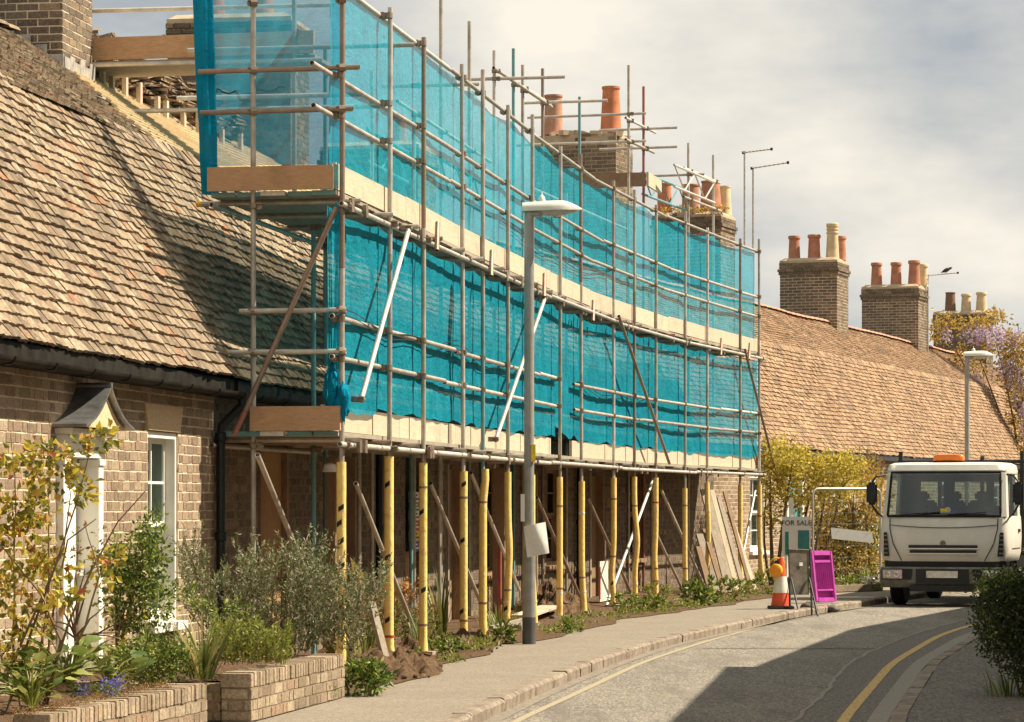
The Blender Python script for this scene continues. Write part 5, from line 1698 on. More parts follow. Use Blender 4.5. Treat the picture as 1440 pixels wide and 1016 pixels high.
# yellow asset tag and door panel on the near lamp
b = MB(); b.box(lc + Vector((0.045, -.045, 2.10)), (0.05, 0.02, 0.19), Matrix.Rotation(.2, 3, 'Z')); b.build('number_tag', 'cap_yellow', lampo)
# paper notices tied to the lamp
b = MB(); vs = []; fs = []
for i in range(7):
    for k in range(7):
        u, v = i / 6 - .5, k / 6
        q = lc + Vector((u * 0.24 + 0.06 + 0.04 * (1 - v), -0.09 - 0.03 * math.sin(u * 5 + v * 2) - 0.03 * (1 - v), 0.98 + 0.34 * v + 0.05 * u))
        vs.append(q)
        if i and k: fs.append(((i - 1) * 7 + k - 1, (i) * 7 + k - 1, i * 7 + k, (i - 1) * 7 + k))
vs2 = [v + Vector((0, 0.002, 0)) for v in vs]
b.add(vs, fs); b.add(vs2, [f[::-1] for f in fs])
o = b.build('paper_notice', 'paper', None, smooth=True); tag(o, 'curling white notice sheet tied round the near street lamp', 'notice')
b = MB(); b.box(lc + Vector((-0.07, -0.06, 1.50)), (0.045, 0.01, 0.30)); o = b.build('white_strip', 'paper', None); tag(o, 'narrow white card strip on the left of the near lamp post', 'notice')

# ================================================================== helpers for foliage
def leaves_np(C, size, aspect, D=None, jit=0.5, fold=0.25):
    """C (n,3) positions -> leaf verts/faces"""
    n = len(C)
    d = rng.normal(size=(n, 3))
    if D is not None: d = D + jit * d
    d /= np.linalg.norm(d, axis=1)[:, None] + 1e-9
    r = rng.normal(size=(n, 3)); r[:, 2] *= 0.5
    s = np.cross(d, r); s /= np.linalg.norm(s, axis=1)[:, None] + 1e-9
    nn = np.cross(d, s)
    L = size * rng.uniform(0.6, 1.25, n)[:, None]; Wd = L * aspect
    p0 = C; p2 = C + d * L; m = C + d * L * 0.45
    p1 = m + s * Wd / 2 + nn * Wd * fold; p3 = m - s * Wd / 2 + nn * Wd * fold
    V = np.stack([p0, p1, p2, p3], 1).reshape(-1, 3)
    i = np.arange(n)[:, None] * 4
    Q = np.concatenate([i + np.array([[0, 1, 2]]), i + np.array([[0, 2, 3]])], 1).reshape(-1, 3)
    R = np.repeat(rng.random(n), 2)
    return V, Q, R

def clump_points(blobs, per, spread):
    """blobs: (center, radii, clumps) -> leaf centres gathered in clumps"""
    P = []; O = []
    for (c, r, k) in blobs:
        c = np.array(c); r = np.array(r)
        d = rng.normal(size=(k, 3)); d /= np.linalg.norm(d, axis=1)[:, None]
        rad = rng.random(k)[:, None] ** 0.45
        cc_ = c + d * rad * r
        pts = (cc_[:, None, :] + rng.normal(size=(k, per, 3)) * spread).reshape(-1, 3)
        P.append(pts); O.append(pts - c)
    return np.concatenate(P), np.concatenate(O)

def foliage(name, parent, blobs, per, spread, size, aspect, mat, up=0.4, jit=0.7, zmin=None):
    P, O = clump_points(blobs, per, spread)
    if zmin is not None:
        m = P[:, 2] > zmin; P, O = P[m], O[m]
    D = O / (np.linalg.norm(O, axis=1)[:, None] + 1e-6); D[:, 2] += up
    V, Q, R = leaves_np(P, size, aspect, D, jit)
    o = np_mesh(name, V, Q, mat, parent, R)
    if name == 'petals': o['kind'] = 'stuff'
    return o

def stems(name, parent, paths, mat='cane'):
    b = MB()
    for pts, r0, r1 in paths:
        n = len(pts); b.tube(pts, [r0 + (r1 - r0) * i / (n - 1) for i in range(n)], 6)
    return b.build(name, mat, parent, smooth=True)

def curve_pts(p0, p1, bend, n=7):
    p0, p1, bend = Vector(p0), Vector(p1), Vector(bend)
    return [p0.lerp(p1, k / (n - 1)) + bend * math.sin(PI * k / (n - 1)) + Vector((mnoise.noise(p0 * 3 + Vector((k, 0, 0))), mnoise.noise(p0 * 3 + Vector((0, k, 0))), 0)) * 0.012 for k in range(n)]

def blades(name, parent, base, n, h, w, spread, mat, droop=0.5, rad=0.08, seg=6):
    V = []; Q = []; R = []
    for i in range(n):
        a = random.uniform(0, 2 * PI); tilt = random.uniform(0.05, 1) * spread; L = h * random.uniform(.55, 1.1)
        o = Vector(base) + Vector((math.cos(a), math.sin(a), 0)) * random.uniform(0, rad)
        dirv = Vector((math.cos(a), math.sin(a), 0)); side = Vector((-dirv.y, dirv.x, 0))
        ww = w * random.uniform(.7, 1.2); rr = random.random(); dr = droop * random.uniform(.2, 1.3)
        p = o.copy(); b0 = len(V)
        for k in range(seg + 1):
            f_ = k / seg
            th = tilt + dr * f_ * f_ * 1.8
            if k: p = p + (dirv * math.sin(th) + Vector((0, 0, math.cos(th)))) * (L / seg)
            hw = ww / 2 * (1 - f_ ** 2.2) + 0.0005
            V.append(p - side * hw); V.append(p + side * hw)
            if k: c = b0 + 2 * k; Q.append((c - 2, c - 1, c + 1, c)); R.append(rr)
    return np_mesh(name, V, Q, mat, parent, R, True)

# ================================================================== garden walls and bed
def garden_wall(p0, p1, h, label, th=0.215, z0=0.0, soldier=True):
    p0, p1 = Vector(p0), Vector(p1)
    U = (p1 - p0); L = U.length; U.normalize(); N = Vector((U.y, -U.x, 0)); 
    root = thing('garden_wall', ((p0.x + p1.x) / 2, (p0.y + p1.y) / 2, z0), label, 'wall', 'low garden walls')
    hs = 0.108 if soldier else 0.0
    core = MB(); core.obox(p0 - N * 0.004 + U * 0.004 + Vector((0, 0, z0)), U * (L - .008), -N * (th - .008), (0, 0, h - 0.012)); core.build('mortar_core', 'mortar_dark', root)
    its = []
    H = h - hs
    for (P, u, n_, l_) in ((p0, U, N, L), (p0 - N * th, N, -U, th), (p1, -N, U, th), (p1 - N * th, -U, -N, L)):
        its += [(Vector((P.x, P.y, z0)), u, n_, a, b, c, d) for (a, b, c, d) in brick_layout(l_, H, 0.075)]
    brick_parts(its, 'brick_garden', root)
    if soldier:
        u = 0.0
        while u < L - 0.05:
            w = min(0.066 * random.uniform(.95, 1.05), L - u)
            b = MB(); j = lambda: random.uniform(-.004, .004)
            q = p0 + U * u + N * (0.004 + j()) + Vector((0, 0, z0 + H + 0.006 + j()))
            b.obox(q, U * w, -N * (th + .008), (0, 0, hs - .008 + j())); b.cr = 0
            b.build('coping_brick', 'brick_garden', root, bevel=0.004)
            u += w + 0.011
    return root
garden_wall((-2.62, 16.9, 0), (-2.03, 19.9, 0), 0.345, 'low brick wall at the bottom left edge holding back broad leaves')
garden_wall((-1.835, 21.0, 0), (-1.33, 23.75, 0), 0.345, 'low brick wall with brick-on-edge top in front of the rosemary')
garden_wall((-3.30, 21.36, 0), (-2.06, 21.10, 0), 0.27, 'lower side wall of brick running back to the cottage beside the gap', th=0.11, soldier=False)
# beds
def bed(name, poly, z, label):
    b = MB()
    n = 14
    a0, a1, c1, c0 = [Vector((p[0], p[1], 0)) for p in poly]
    vs = []; fs = []
    for i in range(n + 1):
        for k in range(n + 1):
            q = a0.lerp(a1, i / n).lerp(c0.lerp(c1, i / n), k / n); vs.append((q.x, q.y, z + 0.05 * mnoise.noise((q.x * 4, q.y * 4, 0))))
            if i and k: fs.append(((i - 1) * (n + 1) + k - 1, i * (n + 1) + k - 1, i * (n + 1) + k, (i - 1) * (n + 1) + k))
    b.add(vs, fs); o = b.build(name, 'soil', None, smooth=True); tag(o, label, 'soil', kind='structure')
bed('flower_bed', [(-4.4, 15.2), (-3.75, 19.8), (-2.14, 19.85), (-2.9, 15.2)], 0.27, 'dark soil bed behind the left garden wall')
bed('flower_bed', [(-3.5, 21.3), (-2.85, 26.0), (-1.5, 24.6), (-1.98, 21.2)], 0.26, 'dark soil bed behind the garden wall of the rosemary')

# ================================================================== garden plants
# --- rose with arching canes
YR0 = 18.4
rose = thing('rose_bush', uv(55, 985, YR0), 'tall rose bush with yellow-green and bronze leaves at the left edge', 'bush')
canes = [[(30, 1000), (18, 900), (20, 800), (22, 690), (15, 610)], [(62, 990), (95, 880), (130, 800), (165, 735), (205, 690)], [(50, 1000), (60, 900), (70, 800), (68, 700), (72, 630)],
         [(10, 1000), (40, 900), (80, 790), (110, 700), (125, 640)], [(65, 995), (85, 900), (60, 840), (20, 790), (-20, 740)], [(40, 990), (0, 920), (-20, 860)], [(80, 960), (120, 880), (140, 810), (120, 740)], [(5, 960), (50, 860), (90, 770), (100, 690)], [(60, 980), (75, 860), (95, 760), (135, 730)]]
paths = []; tips = []
for c in canes:
    dy = random.uniform(-.35, .35)
    pts = [uv(x, y, YR0 + dy + 0.2 * mnoise.noise((x * .02, y * .02, 0))) for (x, y) in c]
    fine = []
    for i in range(len(pts) - 1):
        for k in range(4): fine.append(pts[i].lerp(pts[i + 1], k / 4) + Vector((mnoise.noise((i * 4 + k, dy, 0)) * .012, 0, 0)))
    fine.append(pts[-1]); paths.append((fine, 0.0105, 0.003)); tips += fine[4:]
stems('cane', rose, paths)
cl = [(70, 655, 48, 40), (45, 715, 48, 42), (20, 640, 22, 30), (110, 640, 26, 22), (140, 615, 18, 14), (20, 770, 36, 40), (10, 840, 26, 40), (70, 790, 40, 30), (150, 790, 26, 26), (40, 880, 34, 30), (90, 830, 30, 26), (10, 920, 30, 34), (5, 700, 20, 40), (115, 690, 20, 20), (60, 930, 30, 20)]
blobs = []
for (x, y, rx, ry) in cl:
    p = uv(x, y, YR0 + random.uniform(-.3, .3)); s_ = YR0 / F
    blobs.append((p, (rx * s_, 0.22, ry * s_), max(7, int(rx * ry / 74))))
foliage('foliage', rose, blobs, 7, 0.026, 0.062, 0.66, 'leaf_rose', -0.1, 0.9)
b2 = [(uv(x, y, YR0 + random.uniform(-.2, .2)), (r * .0044, .1, r * .0044), 4) for (x, y, r) in ((120, 700, 14), (140, 745, 20), (160, 780, 14), (95, 640, 12), (50, 640, 10), (105, 770, 14))]
foliage('young_leaves', rose, b2, 5, 0.02, 0.035, 0.5, 'leaf_dry', 0.2, 0.8)

# --- pruned shrub with bare trunk in front of the door
YT = 19.3
tr = thing('pruned_shrub', uv(105, 935, YT), 'pruned bare-branched shrub with stubby trunk in front of the white door', 'shrub')
tp_ = []
base = uv(106, 940, YT); top = uv(106, 878, YT)
tp_.append(([base, base.lerp(top, .5) + Vector((.01, 0, 0)), top], 0.022, 0.016))
for (x, y) in ((60, 820), (70, 770), (95, 790), (120, 800), (150, 850), (200, 858), (40, 860), (135, 770), (170, 890), (60, 880), (190, 910), (110, 740)):
    e = uv(x, y, YT + random.uniform(-.25, .25)); s0 = top.lerp(base, random.uniform(0, .5))
    tp_.append((curve_pts(s0, e, (0, 0, random.uniform(-.01, .05))), 0.008, 0.0025))
stems('branch', tr, tp_, 'bark')
P = [p for pt in tp_[1:] for p in pt[0][3:]]
foliage('foliage', tr, [(p, (.03, .03, .03), 1) for p in P], 2, 0.018, 0.035, 0.5, 'leaf_rose', 0.2, 0.9)

# --- dense shrub against the cottage wall between door and window
YS1 = 22.6
sh = thing('wall_shrub', uv(175, 930, YS1), 'leafy green shrub climbing the wall between door and window', 'shrub')
bl = []
for (x, y, rx, ry) in ((190, 800, 42, 50), (175, 840, 35, 45), (208, 745, 18, 26), (215, 780, 22, 30), (160, 790, 22, 30), (220, 850, 26, 26), (185, 880, 28, 24), (225, 735, 10, 16)):
    bl.append((uv(x, y, YS1), (rx * YS1 / F, 0.22, ry * YS1 / F), int(rx * ry / 18)))
foliage('foliage', sh, bl, 8, 0.03, 0.045, 0.55, 'leaf_green', 0.2, 0.9)
st_ = [(curve_pts(uv(165, 930, YS1), uv(175 + random.uniform(-25, 40), random.uniform(740, 830), YS1 + random.uniform(-.1, .1)), (random.uniform(-.05, .05), 0, 0)), 0.02 - .002 * k, 0.004) for k in range(7)]
stems('branch', sh, st_, 'bark')

# --- rosemary
YM = 25.0
def needle_bush(root, spots, nleaf, size, mat, spikes, sm='cane'):
    C = []; D = []; paths = []
    for (x, y, rx, ry, ns) in spots:
        for k in range(ns):
            r_ = math.sqrt(random.random()); a = random.uniform(0, 2 * PI)
            Yq = YM + random.uniform(-.5, .5)
            p = uv(x + rx * r_ * math.cos(a), y + ry * r_ * math.sin(a), Yq)
            d = Vector(((r_ * math.cos(a)) * 0.5 + random.gauss(0, .18), random.gauss(0, .3), 1 + random.gauss(0, .15))).normalized()
            L = random.uniform(.12, .26) * spikes
            paths.append(([p, p + d * L], 0.003, 0.001))
            for j in range(nleaf):
                f_ = random.random()
                C.append(p + d * L * f_); q = Vector((random.gauss(0, 1), random.gauss(0, 1), random.gauss(0, 1))).normalized(); D.append(q * 0.8 + d * 0.8)
    V, Q, R = leaves_np(np.array(C), size, 0.24, np.array(D), 0.15, 0.1)
    np_mesh('foliage', V, Q, mat, root, R)
    stems('twig', root, paths, sm)
rm = thing('rosemary_bush', uv(400, 925, YM), 'big grey-green rosemary bush sprawling before the near end of the scaffold', 'bush')
needle_bush(rm, [(400, 870, 75, 42, 150), (330, 865, 60, 38, 90), (460, 860, 50, 40, 95), (285, 830, 24, 36, 34), (440, 815, 30, 26, 40), (370, 825, 36, 26, 40), (510, 850, 24, 30, 36), (480, 895, 36, 24, 46), (390, 908, 60, 20, 80), (268, 795, 12, 30, 14), (532, 825, 8, 24, 8), (425, 790, 16, 20, 14), (345, 805, 18, 22, 14)], 34, 0.042, 'leaf_rosemary', 1.25)
# --- golden lime sprigs growing through the rosemary
o = thing('lime_sprigs', uv(320, 930, 23.2), 'yellow-green leafy sprigs rising in front of the rosemary bush', 'shrub')
foliage('foliage', o, [(uv(x, y, 23.2), (rx * .0055, .15, ry * .0055), n) for (x, y, rx, ry, n) in ((310, 862, 45, 18, 26), (260, 845, 30, 22, 18), (345, 875, 22, 20, 14), (240, 830, 14, 16, 8))], 7, 0.025, 0.04, 0.55, 'leaf_green', 0.4)
stems('branch', o, [(curve_pts(uv(300 + i * 8, 935, 23.2), uv(x, y, 23.2), (0, 0, .02)), .006, .002) for i, (x, y) in enumerate(((310, 862), (260, 845), (345, 875), (240, 830)))])
# --- heath / lavender mound
YM = 22.0
hm = thing('heath_clump', uv(350, 942, YM), 'bright olive-green fine-leaved clump spilling on the garden wall', 'plant')
needle_bush(hm, [(340, 918, 30, 20, 90), (372, 918, 26, 18, 80), (395, 926, 14, 12, 30), (320, 908, 16, 14, 30)], 26, 0.045, 'leaf_heath', 0.75)
# --- low dark bush by the gap
o = thing('low_bush', uv(215, 965, 20.6), 'low rounded dark green bush behind the gap in the garden wall', 'bush')
foliage('foliage', o, [(uv(x, y, 20.7), (rx * .0049, .28, ry * .0049), n) for (x, y, rx, ry, n) in ((215, 930, 50, 34, 190), (180, 925, 25, 20, 50), (255, 925, 25, 30, 60))], 9, 0.03, 0.035, 0.55, 'leaf_green', 0.3)
stems('branch', o, [(curve_pts(uv(215, 970, 20.7), uv(215 + random.uniform(-45, 45), 920, 20.7), (0, 0, .02)), .008, .003) for k in range(8)], 'bark')
# --- strap-leaved clump
o = thing('strap_leaf_plant', uv(285, 955, 20.75), 'clump of long strap leaves beside the wall end', 'plant')
blades('leaf_blades', o, uv(285, 955, 20.75), 60, 0.52, 0.022, 0.55, 'leaf_strap', 0.55, 0.10)
# --- broad-leaved plants, every leaf its own part
def broad_leaf_mesh(v):
    r = random.Random(v); V = []; Fq = []
    n, m = 8, 6
    for i in range(n + 1):
        f_ = i / n; hw = 0.36 * math.sin(PI * (f_ * 0.93 + 0.07)) ** 0.8 * (1.15 - .5 * f_)
        for k in range(m + 1):
            u = k / m * 2 - 1
            V.append((u * hw * (1 + .05 * math.sin(f_ * 22)), f_, 0.10 * abs(u) * hw * 2 - 0.22 * f_ * f_ + 0.018 * math.sin(f_ * 16 + u * 4) + 0.02 * r.uniform(-1, 1)))
            if i and k: a = (i - 1) * (m + 1) + k - 1; Fq.append((a, a + 1, a + m + 2, a + m + 1))
    me = raw_mesh('leaf', V, Fq, 'leaf_broad'); me.shade_smooth(); return me
BLM = [broad_leaf_mesh(i) for i in range(5)]
def broad_plant(c, n, size, label, rad=0.22, mat=None):
    root = thing('broad_leaf_plant', c, label, 'plant', 'broad-leaved plants')
    pths = []
    for i in range(n):
        a = random.uniform(0, 2 * PI); rr = rad * math.sqrt(random.random()); L = size * random.uniform(.65, 1.25)
        h = random.uniform(.05, .28) * (1.2 - rr / rad * .5)
        p = Vector(c) + Vector((math.cos(a) * rr, math.sin(a) * rr, h))
        pths.append(([Vector(c), Vector(c).lerp(p, .6) + Vector((0, 0, .03)), p], 0.006, 0.004))
        M = Matrix.Translation(p) @ rotz(a - PI / 2 + random.gauss(0, .5)) @ Matrix.Rotation(random.uniform(.0, .9), 4, 'X') @ Matrix.Rotation(random.gauss(0, .25), 4, 'Y') @ Matrix.Scale(L, 4)
        inst('leaf', random.choice(BLM), M, root)
    stems('leaf_stalk', root, pths, 'leaf_heath')
broad_plant(uv(40, 985, 18.1), 44, 0.115, 'broad-leaved plant under the rose canes at the left edge', 0.28)
broad_plant(uv(95, 962, 18.3), 44, 0.12, 'broad-leaved plant below the pruned shrub', 0.26)
broad_plant(uv(150, 962, 18.9), 34, 0.11, 'broad-leaved plant next to the blue flowers, right of the others', 0.22)
broad_plant(uv(45, 1000, 17.2), 22, 0.09, 'small bright broad-leaved plant at the very front of the left wall', 0.14)
# --- blue flowers
o = thing('blue_flowers', uv(140, 985, 18.5), 'patch of small blue flowers over the left garden wall', 'flowers')
foliage('petals', o, [(uv(x, y, 18.4), (rx * .0044, .10, ry * .0044), n) for (x, y, rx, ry, n) in ((155, 968, 20, 12, 22), (120, 965, 12, 14, 12), (112, 980, 8, 8, 6), (165, 955, 8, 8, 5))], 7, 0.014, 0.015, 0.9, 'petal_blue')
foliage('foliage', o, [(uv(140, 978, 18.45), (.16, .10, .07), 40)], 6, 0.02, 0.035, .4, 'leaf_green')
# --- moss on the coping
o = thing('wall_moss', uv(50, 1003, 17.3), 'mossy orange-brown growth on top of the left wall', 'moss'); o['kind'] = 'stuff'
foliage('moss', o, [((-2.75 + .19 * k * .3, 16.95 + k * .3, .355), (.09, .14, .012), 26) for k in range(9)], 9, 0.014, 0.014, .6, 'leaf_dry', 0.6)
# --- pavement-side weeds
def weed(px, py, w, h, n, label, mat='leaf_green', name='weed', size=0.06, asp=.5, group='weeds along the pavement'):
    Yq = CAMZ * F / (py - HOR); c = uv(px, py, Yq)
    root = thing(name, c, label, 'weed', group)
    s_ = Yq / F
    foliage('foliage', root, [(c + Vector((0, 0.05, h * s_ * .45)), (w * s_ * .5, .16, h * s_ * .5), n)], 7, 0.02, size, asp, mat, .5, .8, 0.0)
    stems('stalk', root, [(curve_pts(c + Vector((random.uniform(-.3, .3) * w * s_ * .5, .04, 0)), c + Vector((random.uniform(-.4, .4) * w * s_, .05, h * s_ * random.uniform(.4, .9))), (0, 0, .01)), .004, .0015) for k in range(7)], 'leaf_heath')
weed(458, 985, 22, 28, 14, 'small weed at the foot of the brick wall', size=.04)
weed(520, 978, 62, 50, 70, 'leafy green clump just past the end of the garden wall', size=.075, asp=.4)
weed(497, 960, 26, 34, 20, 'wispy weed between the wall end and the soil heap', size=.05)
weed(632, 918, 60, 26, 40, 'weeds round the second and third yellow poles', size=.055)
weed(708, 905, 44, 30, 26, 'weeds beside the lamp post foot on its left')
weed(885, 862, 60, 30, 40, 'low weeds at the foot of the light raking tube', size=.06)
weed(920, 860, 70, 40, 60, 'green weeds at the edge of the pavement by the soil heap', 'leaf_heath', size=.07)
weed(985, 852, 56, 40, 50, 'broad pale weeds round the tenth sleeves', size=.09)
weed(1032, 846, 60, 36, 55, 'weeds at the foot of the leaning boards', 'leaf_heath', size=.07)
weed(1078, 836, 50, 34, 40, 'green weeds at the far end of the scaffold', 'leaf_heath', size=.07)
weed(800, 890, 40, 26, 24, 'weeds beside the bent sleeve past the lamp post')
vg = thing('verge_weeds', (1.0, 40, 0), 'patchy low weeds scattered along the bare verge', 'weeds'); vg['kind'] = 'stuff'
bl = []
for k_ in range(90):
    y_ = random.uniform(28.5, 55); x_ = at(VG, y_) - abs(random.gauss(0, .35)) - .03
    if x_ > at(SX, y_) - .6: bl.append(((x_, y_, .02), (random.uniform(.05, .22), random.uniform(.15, .5), random.uniform(.03, .12)), random.randint(3, 9)))
foliage('foliage', vg, bl, 7, .022, .05, .45, 'leaf_heath', .6, .8, 0.0)
o = thing('grass_tuft', uv(816, 888, 36.0), 'bright grass tuft between two yellow poles', 'grass', 'grass tufts under the scaffold')
blades('blade', o, SP(36.0, 0.01, .15), 90, 0.36, 0.010, .5, 'leaf_heath', .4, .28)
o = thing('strap_leaf_plant', SP(33.9, 0, .45), 'tall sword-leaved plant just right of the lamp post', 'plant')
blades('leaf_blades', o, SP(33.9, 0.0, .45), 26, 0.85, 0.03, .28, 'leaf_strap', .25, .12)
o = thing('grass_tuft', SP(31.3, 0, .2), 'grassy tuft left of the lamp post by the kinked sleeve', 'grass', 'grass tufts under the scaffold')
blades('blade', o, SP(31.3, 0.0, .2), 40, 0.45, 0.018, .45, 'leaf_strap', .5, .15)
o = thing('grass_tuft', SP(29.2, 0, .35), 'thin grass clump behind the second yellow pole', 'grass', 'grass tufts under the scaffold')
blades('blade', o, SP(29.2, 0.0, .35), 60, 0.40, 0.016, .5, 'leaf_strap', .4, .25)
for (y, bk, w, lab) in ((29.6, .55, .45, 'dry reddish flower stalks behind the second and third poles'), (31.8, .75, .6, 'orange-flowered dry plants behind the fourth pole'), (33.0, .75, .4, 'withered plant stalks left of the lamp post')):
    c = SP(y, 0, bk); root = thing('dry_plant', c, lab, 'plant', 'dry plants under the scaffold')
    foliage('foliage', root, [(c + Vector((0, 0, .35)), (w, .3, .3), 150)], 7, 0.03, 0.05, .35, 'leaf_dry', .4, .8, 0.0)
    foliage('green_leaves', root, [(c + Vector((0, -.1, .2)), (w, .3, .2), 70)], 7, 0.03, 0.06, .35, 'leaf_green', .6, .8, 0.0)
    foliage('petals', root, [(c + Vector((0, 0, .62)), (w * .9, .25, .10), 20)], 5, 0.012, 0.03, .9, 'petal_orange', .4)
    stems('stalk', root, [(curve_pts(c + Vector((random.uniform(-w, w), random.uniform(-.2, .2), 0)), c + Vector((random.uniform(-w, w), random.uniform(-.2, .2), random.uniform(.4, .75))), (0, 0, .01)), .004, .002) for k in range(26)])

# --- soil heaps
def heap(c, r, label, seed):
    V = []; Q = []; n = 46
    for i in range(n + 1):
        for k in range(n + 1):
            u, v = i / n * 2 - 1, k / n * 2 - 1; d = math.sqrt(u * u + v * v)
            h = max(0, 1 - d) ** 0.8 * r[2]
            x, y = c[0] + u * r[0], c[1] + v * r[1]
            nz = 0.30 * mnoise.noise((x * 4 + seed, y * 3, 0)) + 0.20 * mnoise.noise((x * 10, y * 8, seed)) + 0.12 * mnoise.noise((x * 22, y * 16, seed))
            V.append((x, y, c[2] - 0.02 + max(0, h * (1 + 1.2 * nz) + (nz * .35 if d < .95 else -.02))))
            if i and k: a = (i - 1) * (n + 1) + k - 1; Q.append((a, a + n + 1, a + n + 2, a + 1))
    o = np_mesh('soil_heap', V, Q, 'soil', None, None, True); tag(o, label, 'soil heap', 'soil heaps')
    m = MB()
    return o
heap((-1.15, 27.3, 0), (.55, 1.2, .19), 'heap of brown soil round the foot of the second yellow pole', 1.0)
heap(SP(32.5, 0, -.02), (.42, .9, .14), 'small soil heap at the lamp post foot', 3.0)
heap(SP(43.0, 0, .65), (.60, 2.2, .34), 'big soil heap against the wall behind the far yellow poles', 5.0)
heap(SP(30.9, 0, .5), (.5, 1.0, .15), 'flattened soil heap among dry plants behind the third pole', 8.0)
# crumbs of soil on the pavement edge
VV = []; QQ = []
for i in range(170):
    q = random.choice([Vector((-1.15, 27.0, 0)), SP(32.2, 0, -.12), Vector((-.95, 27.6, 0)), SP(30.5, 0, -.15)]) + Vector((random.gauss(0, .16), random.gauss(0, .6), 0))
    r_ = random.uniform(.010, .032)
    V, Q = lump('x', (q.x, q.y, r_ * .6), (r_, r_, r_ * .8), 'soil', 8, 6, .5)
    QQ += [tuple(len(VV) + k for k in f) for f in Q]; VV += V
o = np_mesh('soil_crumbs', VV, QQ, 'soil', None); tag(o, 'crumbs of brown soil spilled on the pavement edge', 'soil', kind='stuff')

# loose timber and boards under the scaffold
def loose(p0, p1, w, th, mat, label, name='plank'):
    p0, p1 = Vector(p0), Vector(p1); d = p1 - p0
    s_ = d.cross(Vector((0, 0, 1)))
    if s_.length < .05: s_ = Vector((1, 0, 0))
    s_.normalize(); n_ = s_.cross(d).normalized()
    b = MB(); b.obox(p0 - s_ * w / 2, d, s_ * w, n_ * th); o = b.build(name, mat, None); tag(o, label, 'board', 'loose boards by the scaffold')
loose(SP(34.6, .08, .0), SP(36.2, .11, -.12), .05, .04, 'timber_grey', 'thin batten lying on blocks past the lamp post')
loose(SP(37.6, .10, .15), SP(41.2, .10, .35), .28, .03, 'timber_pale', 'pale board lying flat on the soil beyond the lamp post')
loose(SP(36.0, .0, -.05), SP(36.8, .02, -.02), .15, .06, 'tube_steel', 'short grey offcut on the ground at the pole foot', 'offcut')
loose(uv(520, 850, 27.6), uv(545, 948, 27.3), .06, .06, 'timber_grey', 'grey timber stake leaning beside the second yellow pole', 'stake')
# timber posts of the porches in the shade
for (px, z, w, lab) in ((458, 2.0, .10, 'timber porch post behind the first yellow pole'), (692, 2.0, .17, 'wide timber post behind the kinked yellow poles'), (745, 2.0, .10, 'dark timber post behind the lamp post')):
    bk = 0.9
    y = solveY(px, bk)
    b = MB(); q = SP(y, 0, bk); b.obox(q, ST * w, SN * w, (0, 0, z)); o = b.build('timber_post', 'timber_warm', None, bevel=.006); tag(o, lab, 'post', 'timber posts under the scaffold')
# small white lamp shade on the boarded door frame
q = uv(464, 664, 28.3); b = MB(); b.lathe([(.075, 0), (.055, .07), (.02, .085)], q, 10); o = b.build('porch_light', 'paper', None, smooth=True); tag(o, 'small white porch light left of the first yellow pole', 'light')
# site safety board
y = 36.0; p, T, N = frame(WX, 36.4)
root = thing('safety_board', WP(36.4, -0.03, .95), 'site safety board with coloured bands seen between the poles', 'sign')
for (z0, z1, m) in ((1.55, 1.68, 'paper'), (1.45, 1.55, 'sign_green'), (1.33, 1.45, 'paper'), (1.21, 1.33, 'sign_red'), (1.08, 1.21, 'sign_yellow'), (0.95, 1.08, 'sign_blue')):
    q = WP(36.05, -0.03, z0); b = MB(); b.obox(q, T * 0.8, N * 0.008, (0, 0, z1 - z0 - .003)); o = b.build('band', m, root)
    for k in range(2):
        b = MB(); qq = WP(36.13, -0.0385, z0 + (z1 - z0) * (.25 + .35 * k)); b.obox(qq, T * (.6 - .2 * k), N * 0.002, (0, 0, .018)); b.build('text_line', 'ink' if m in ('paper', 'sign_yellow') else 'paper', o)

# ================================================================== truck
TRK = Vector((6.86, 47.5, -0.105)); TH = math.radians(-17.5)
trk = thing('truck', TRK, 'white flatbed truck with orange roof beacon coming round the bend', 'truck', None, TH)
def L(b, name, mat, parent=None, **kw): return b.build(name, mat, parent or trk, local=True, **kw)
def ring(w, yf, yb, z, rf=0.16, rb=0.05, crown=0.0, n=6):
    """rounded rectangle seen from above: half width w, front yf, back yb"""
    pts = []
    def arc(cx, cy, r, a0, a1):
        for k in range(n + 1):
            a = a0 + (a1 - a0) * k / n; pts.append(Vector((cx + r * math.cos(a), cy + r * math.sin(a), z)))
    arc(w - rf, yf + rf, rf, 0, -PI / 2)
    # crowned front
    for k in range(1, 8):
        f_ = k / 8; x = (w - rf) * (1 - 2 * f_)
        pts.append(Vector((x, yf - crown * (1 - (x / w) ** 2), z)))
    arc(-w + rf, yf + rf, rf, -PI / 2, -PI)
    arc(-w + rb, yb - rb, rb, PI, PI / 2); arc(w - rb, yb - rb, rb, PI / 2, 0)
    return pts
def loft(b, rings, cap0=True, cap1=True):
    m = len(rings[0]); vs = [v for r in rings for v in r]; fs = []
    for i in range(len(rings) - 1):
        for k in range(m):
            a, c = i * m + k, i * m + (k + 1) % m; fs.append((a, a + m, c + m, c))
    if cap0: fs.append(tuple(range(m)))
    if cap1: fs.append(tuple((len(rings) - 1) * m + k for k in range(m))[::-1])
    b.add(vs, fs); return b
# lower cab shell
b = MB(); loft(b, [ring(0.985, 0.05, 1.55, 0.72, .14, .04, .03), ring(1.02, 0.0, 1.56, 0.86, .15, .04, .05), ring(1.03, 0.0, 1.56, 1.10, .16, .04, .05), ring(1.025, 0.03, 1.56, 1.32, .16, .04, .05), ring(1.015, 0.07, 1.56, 1.44, .16, .04, .05)])
cabo = L(b, 'cab_body', 'truck_white', smooth=True, ang=35)
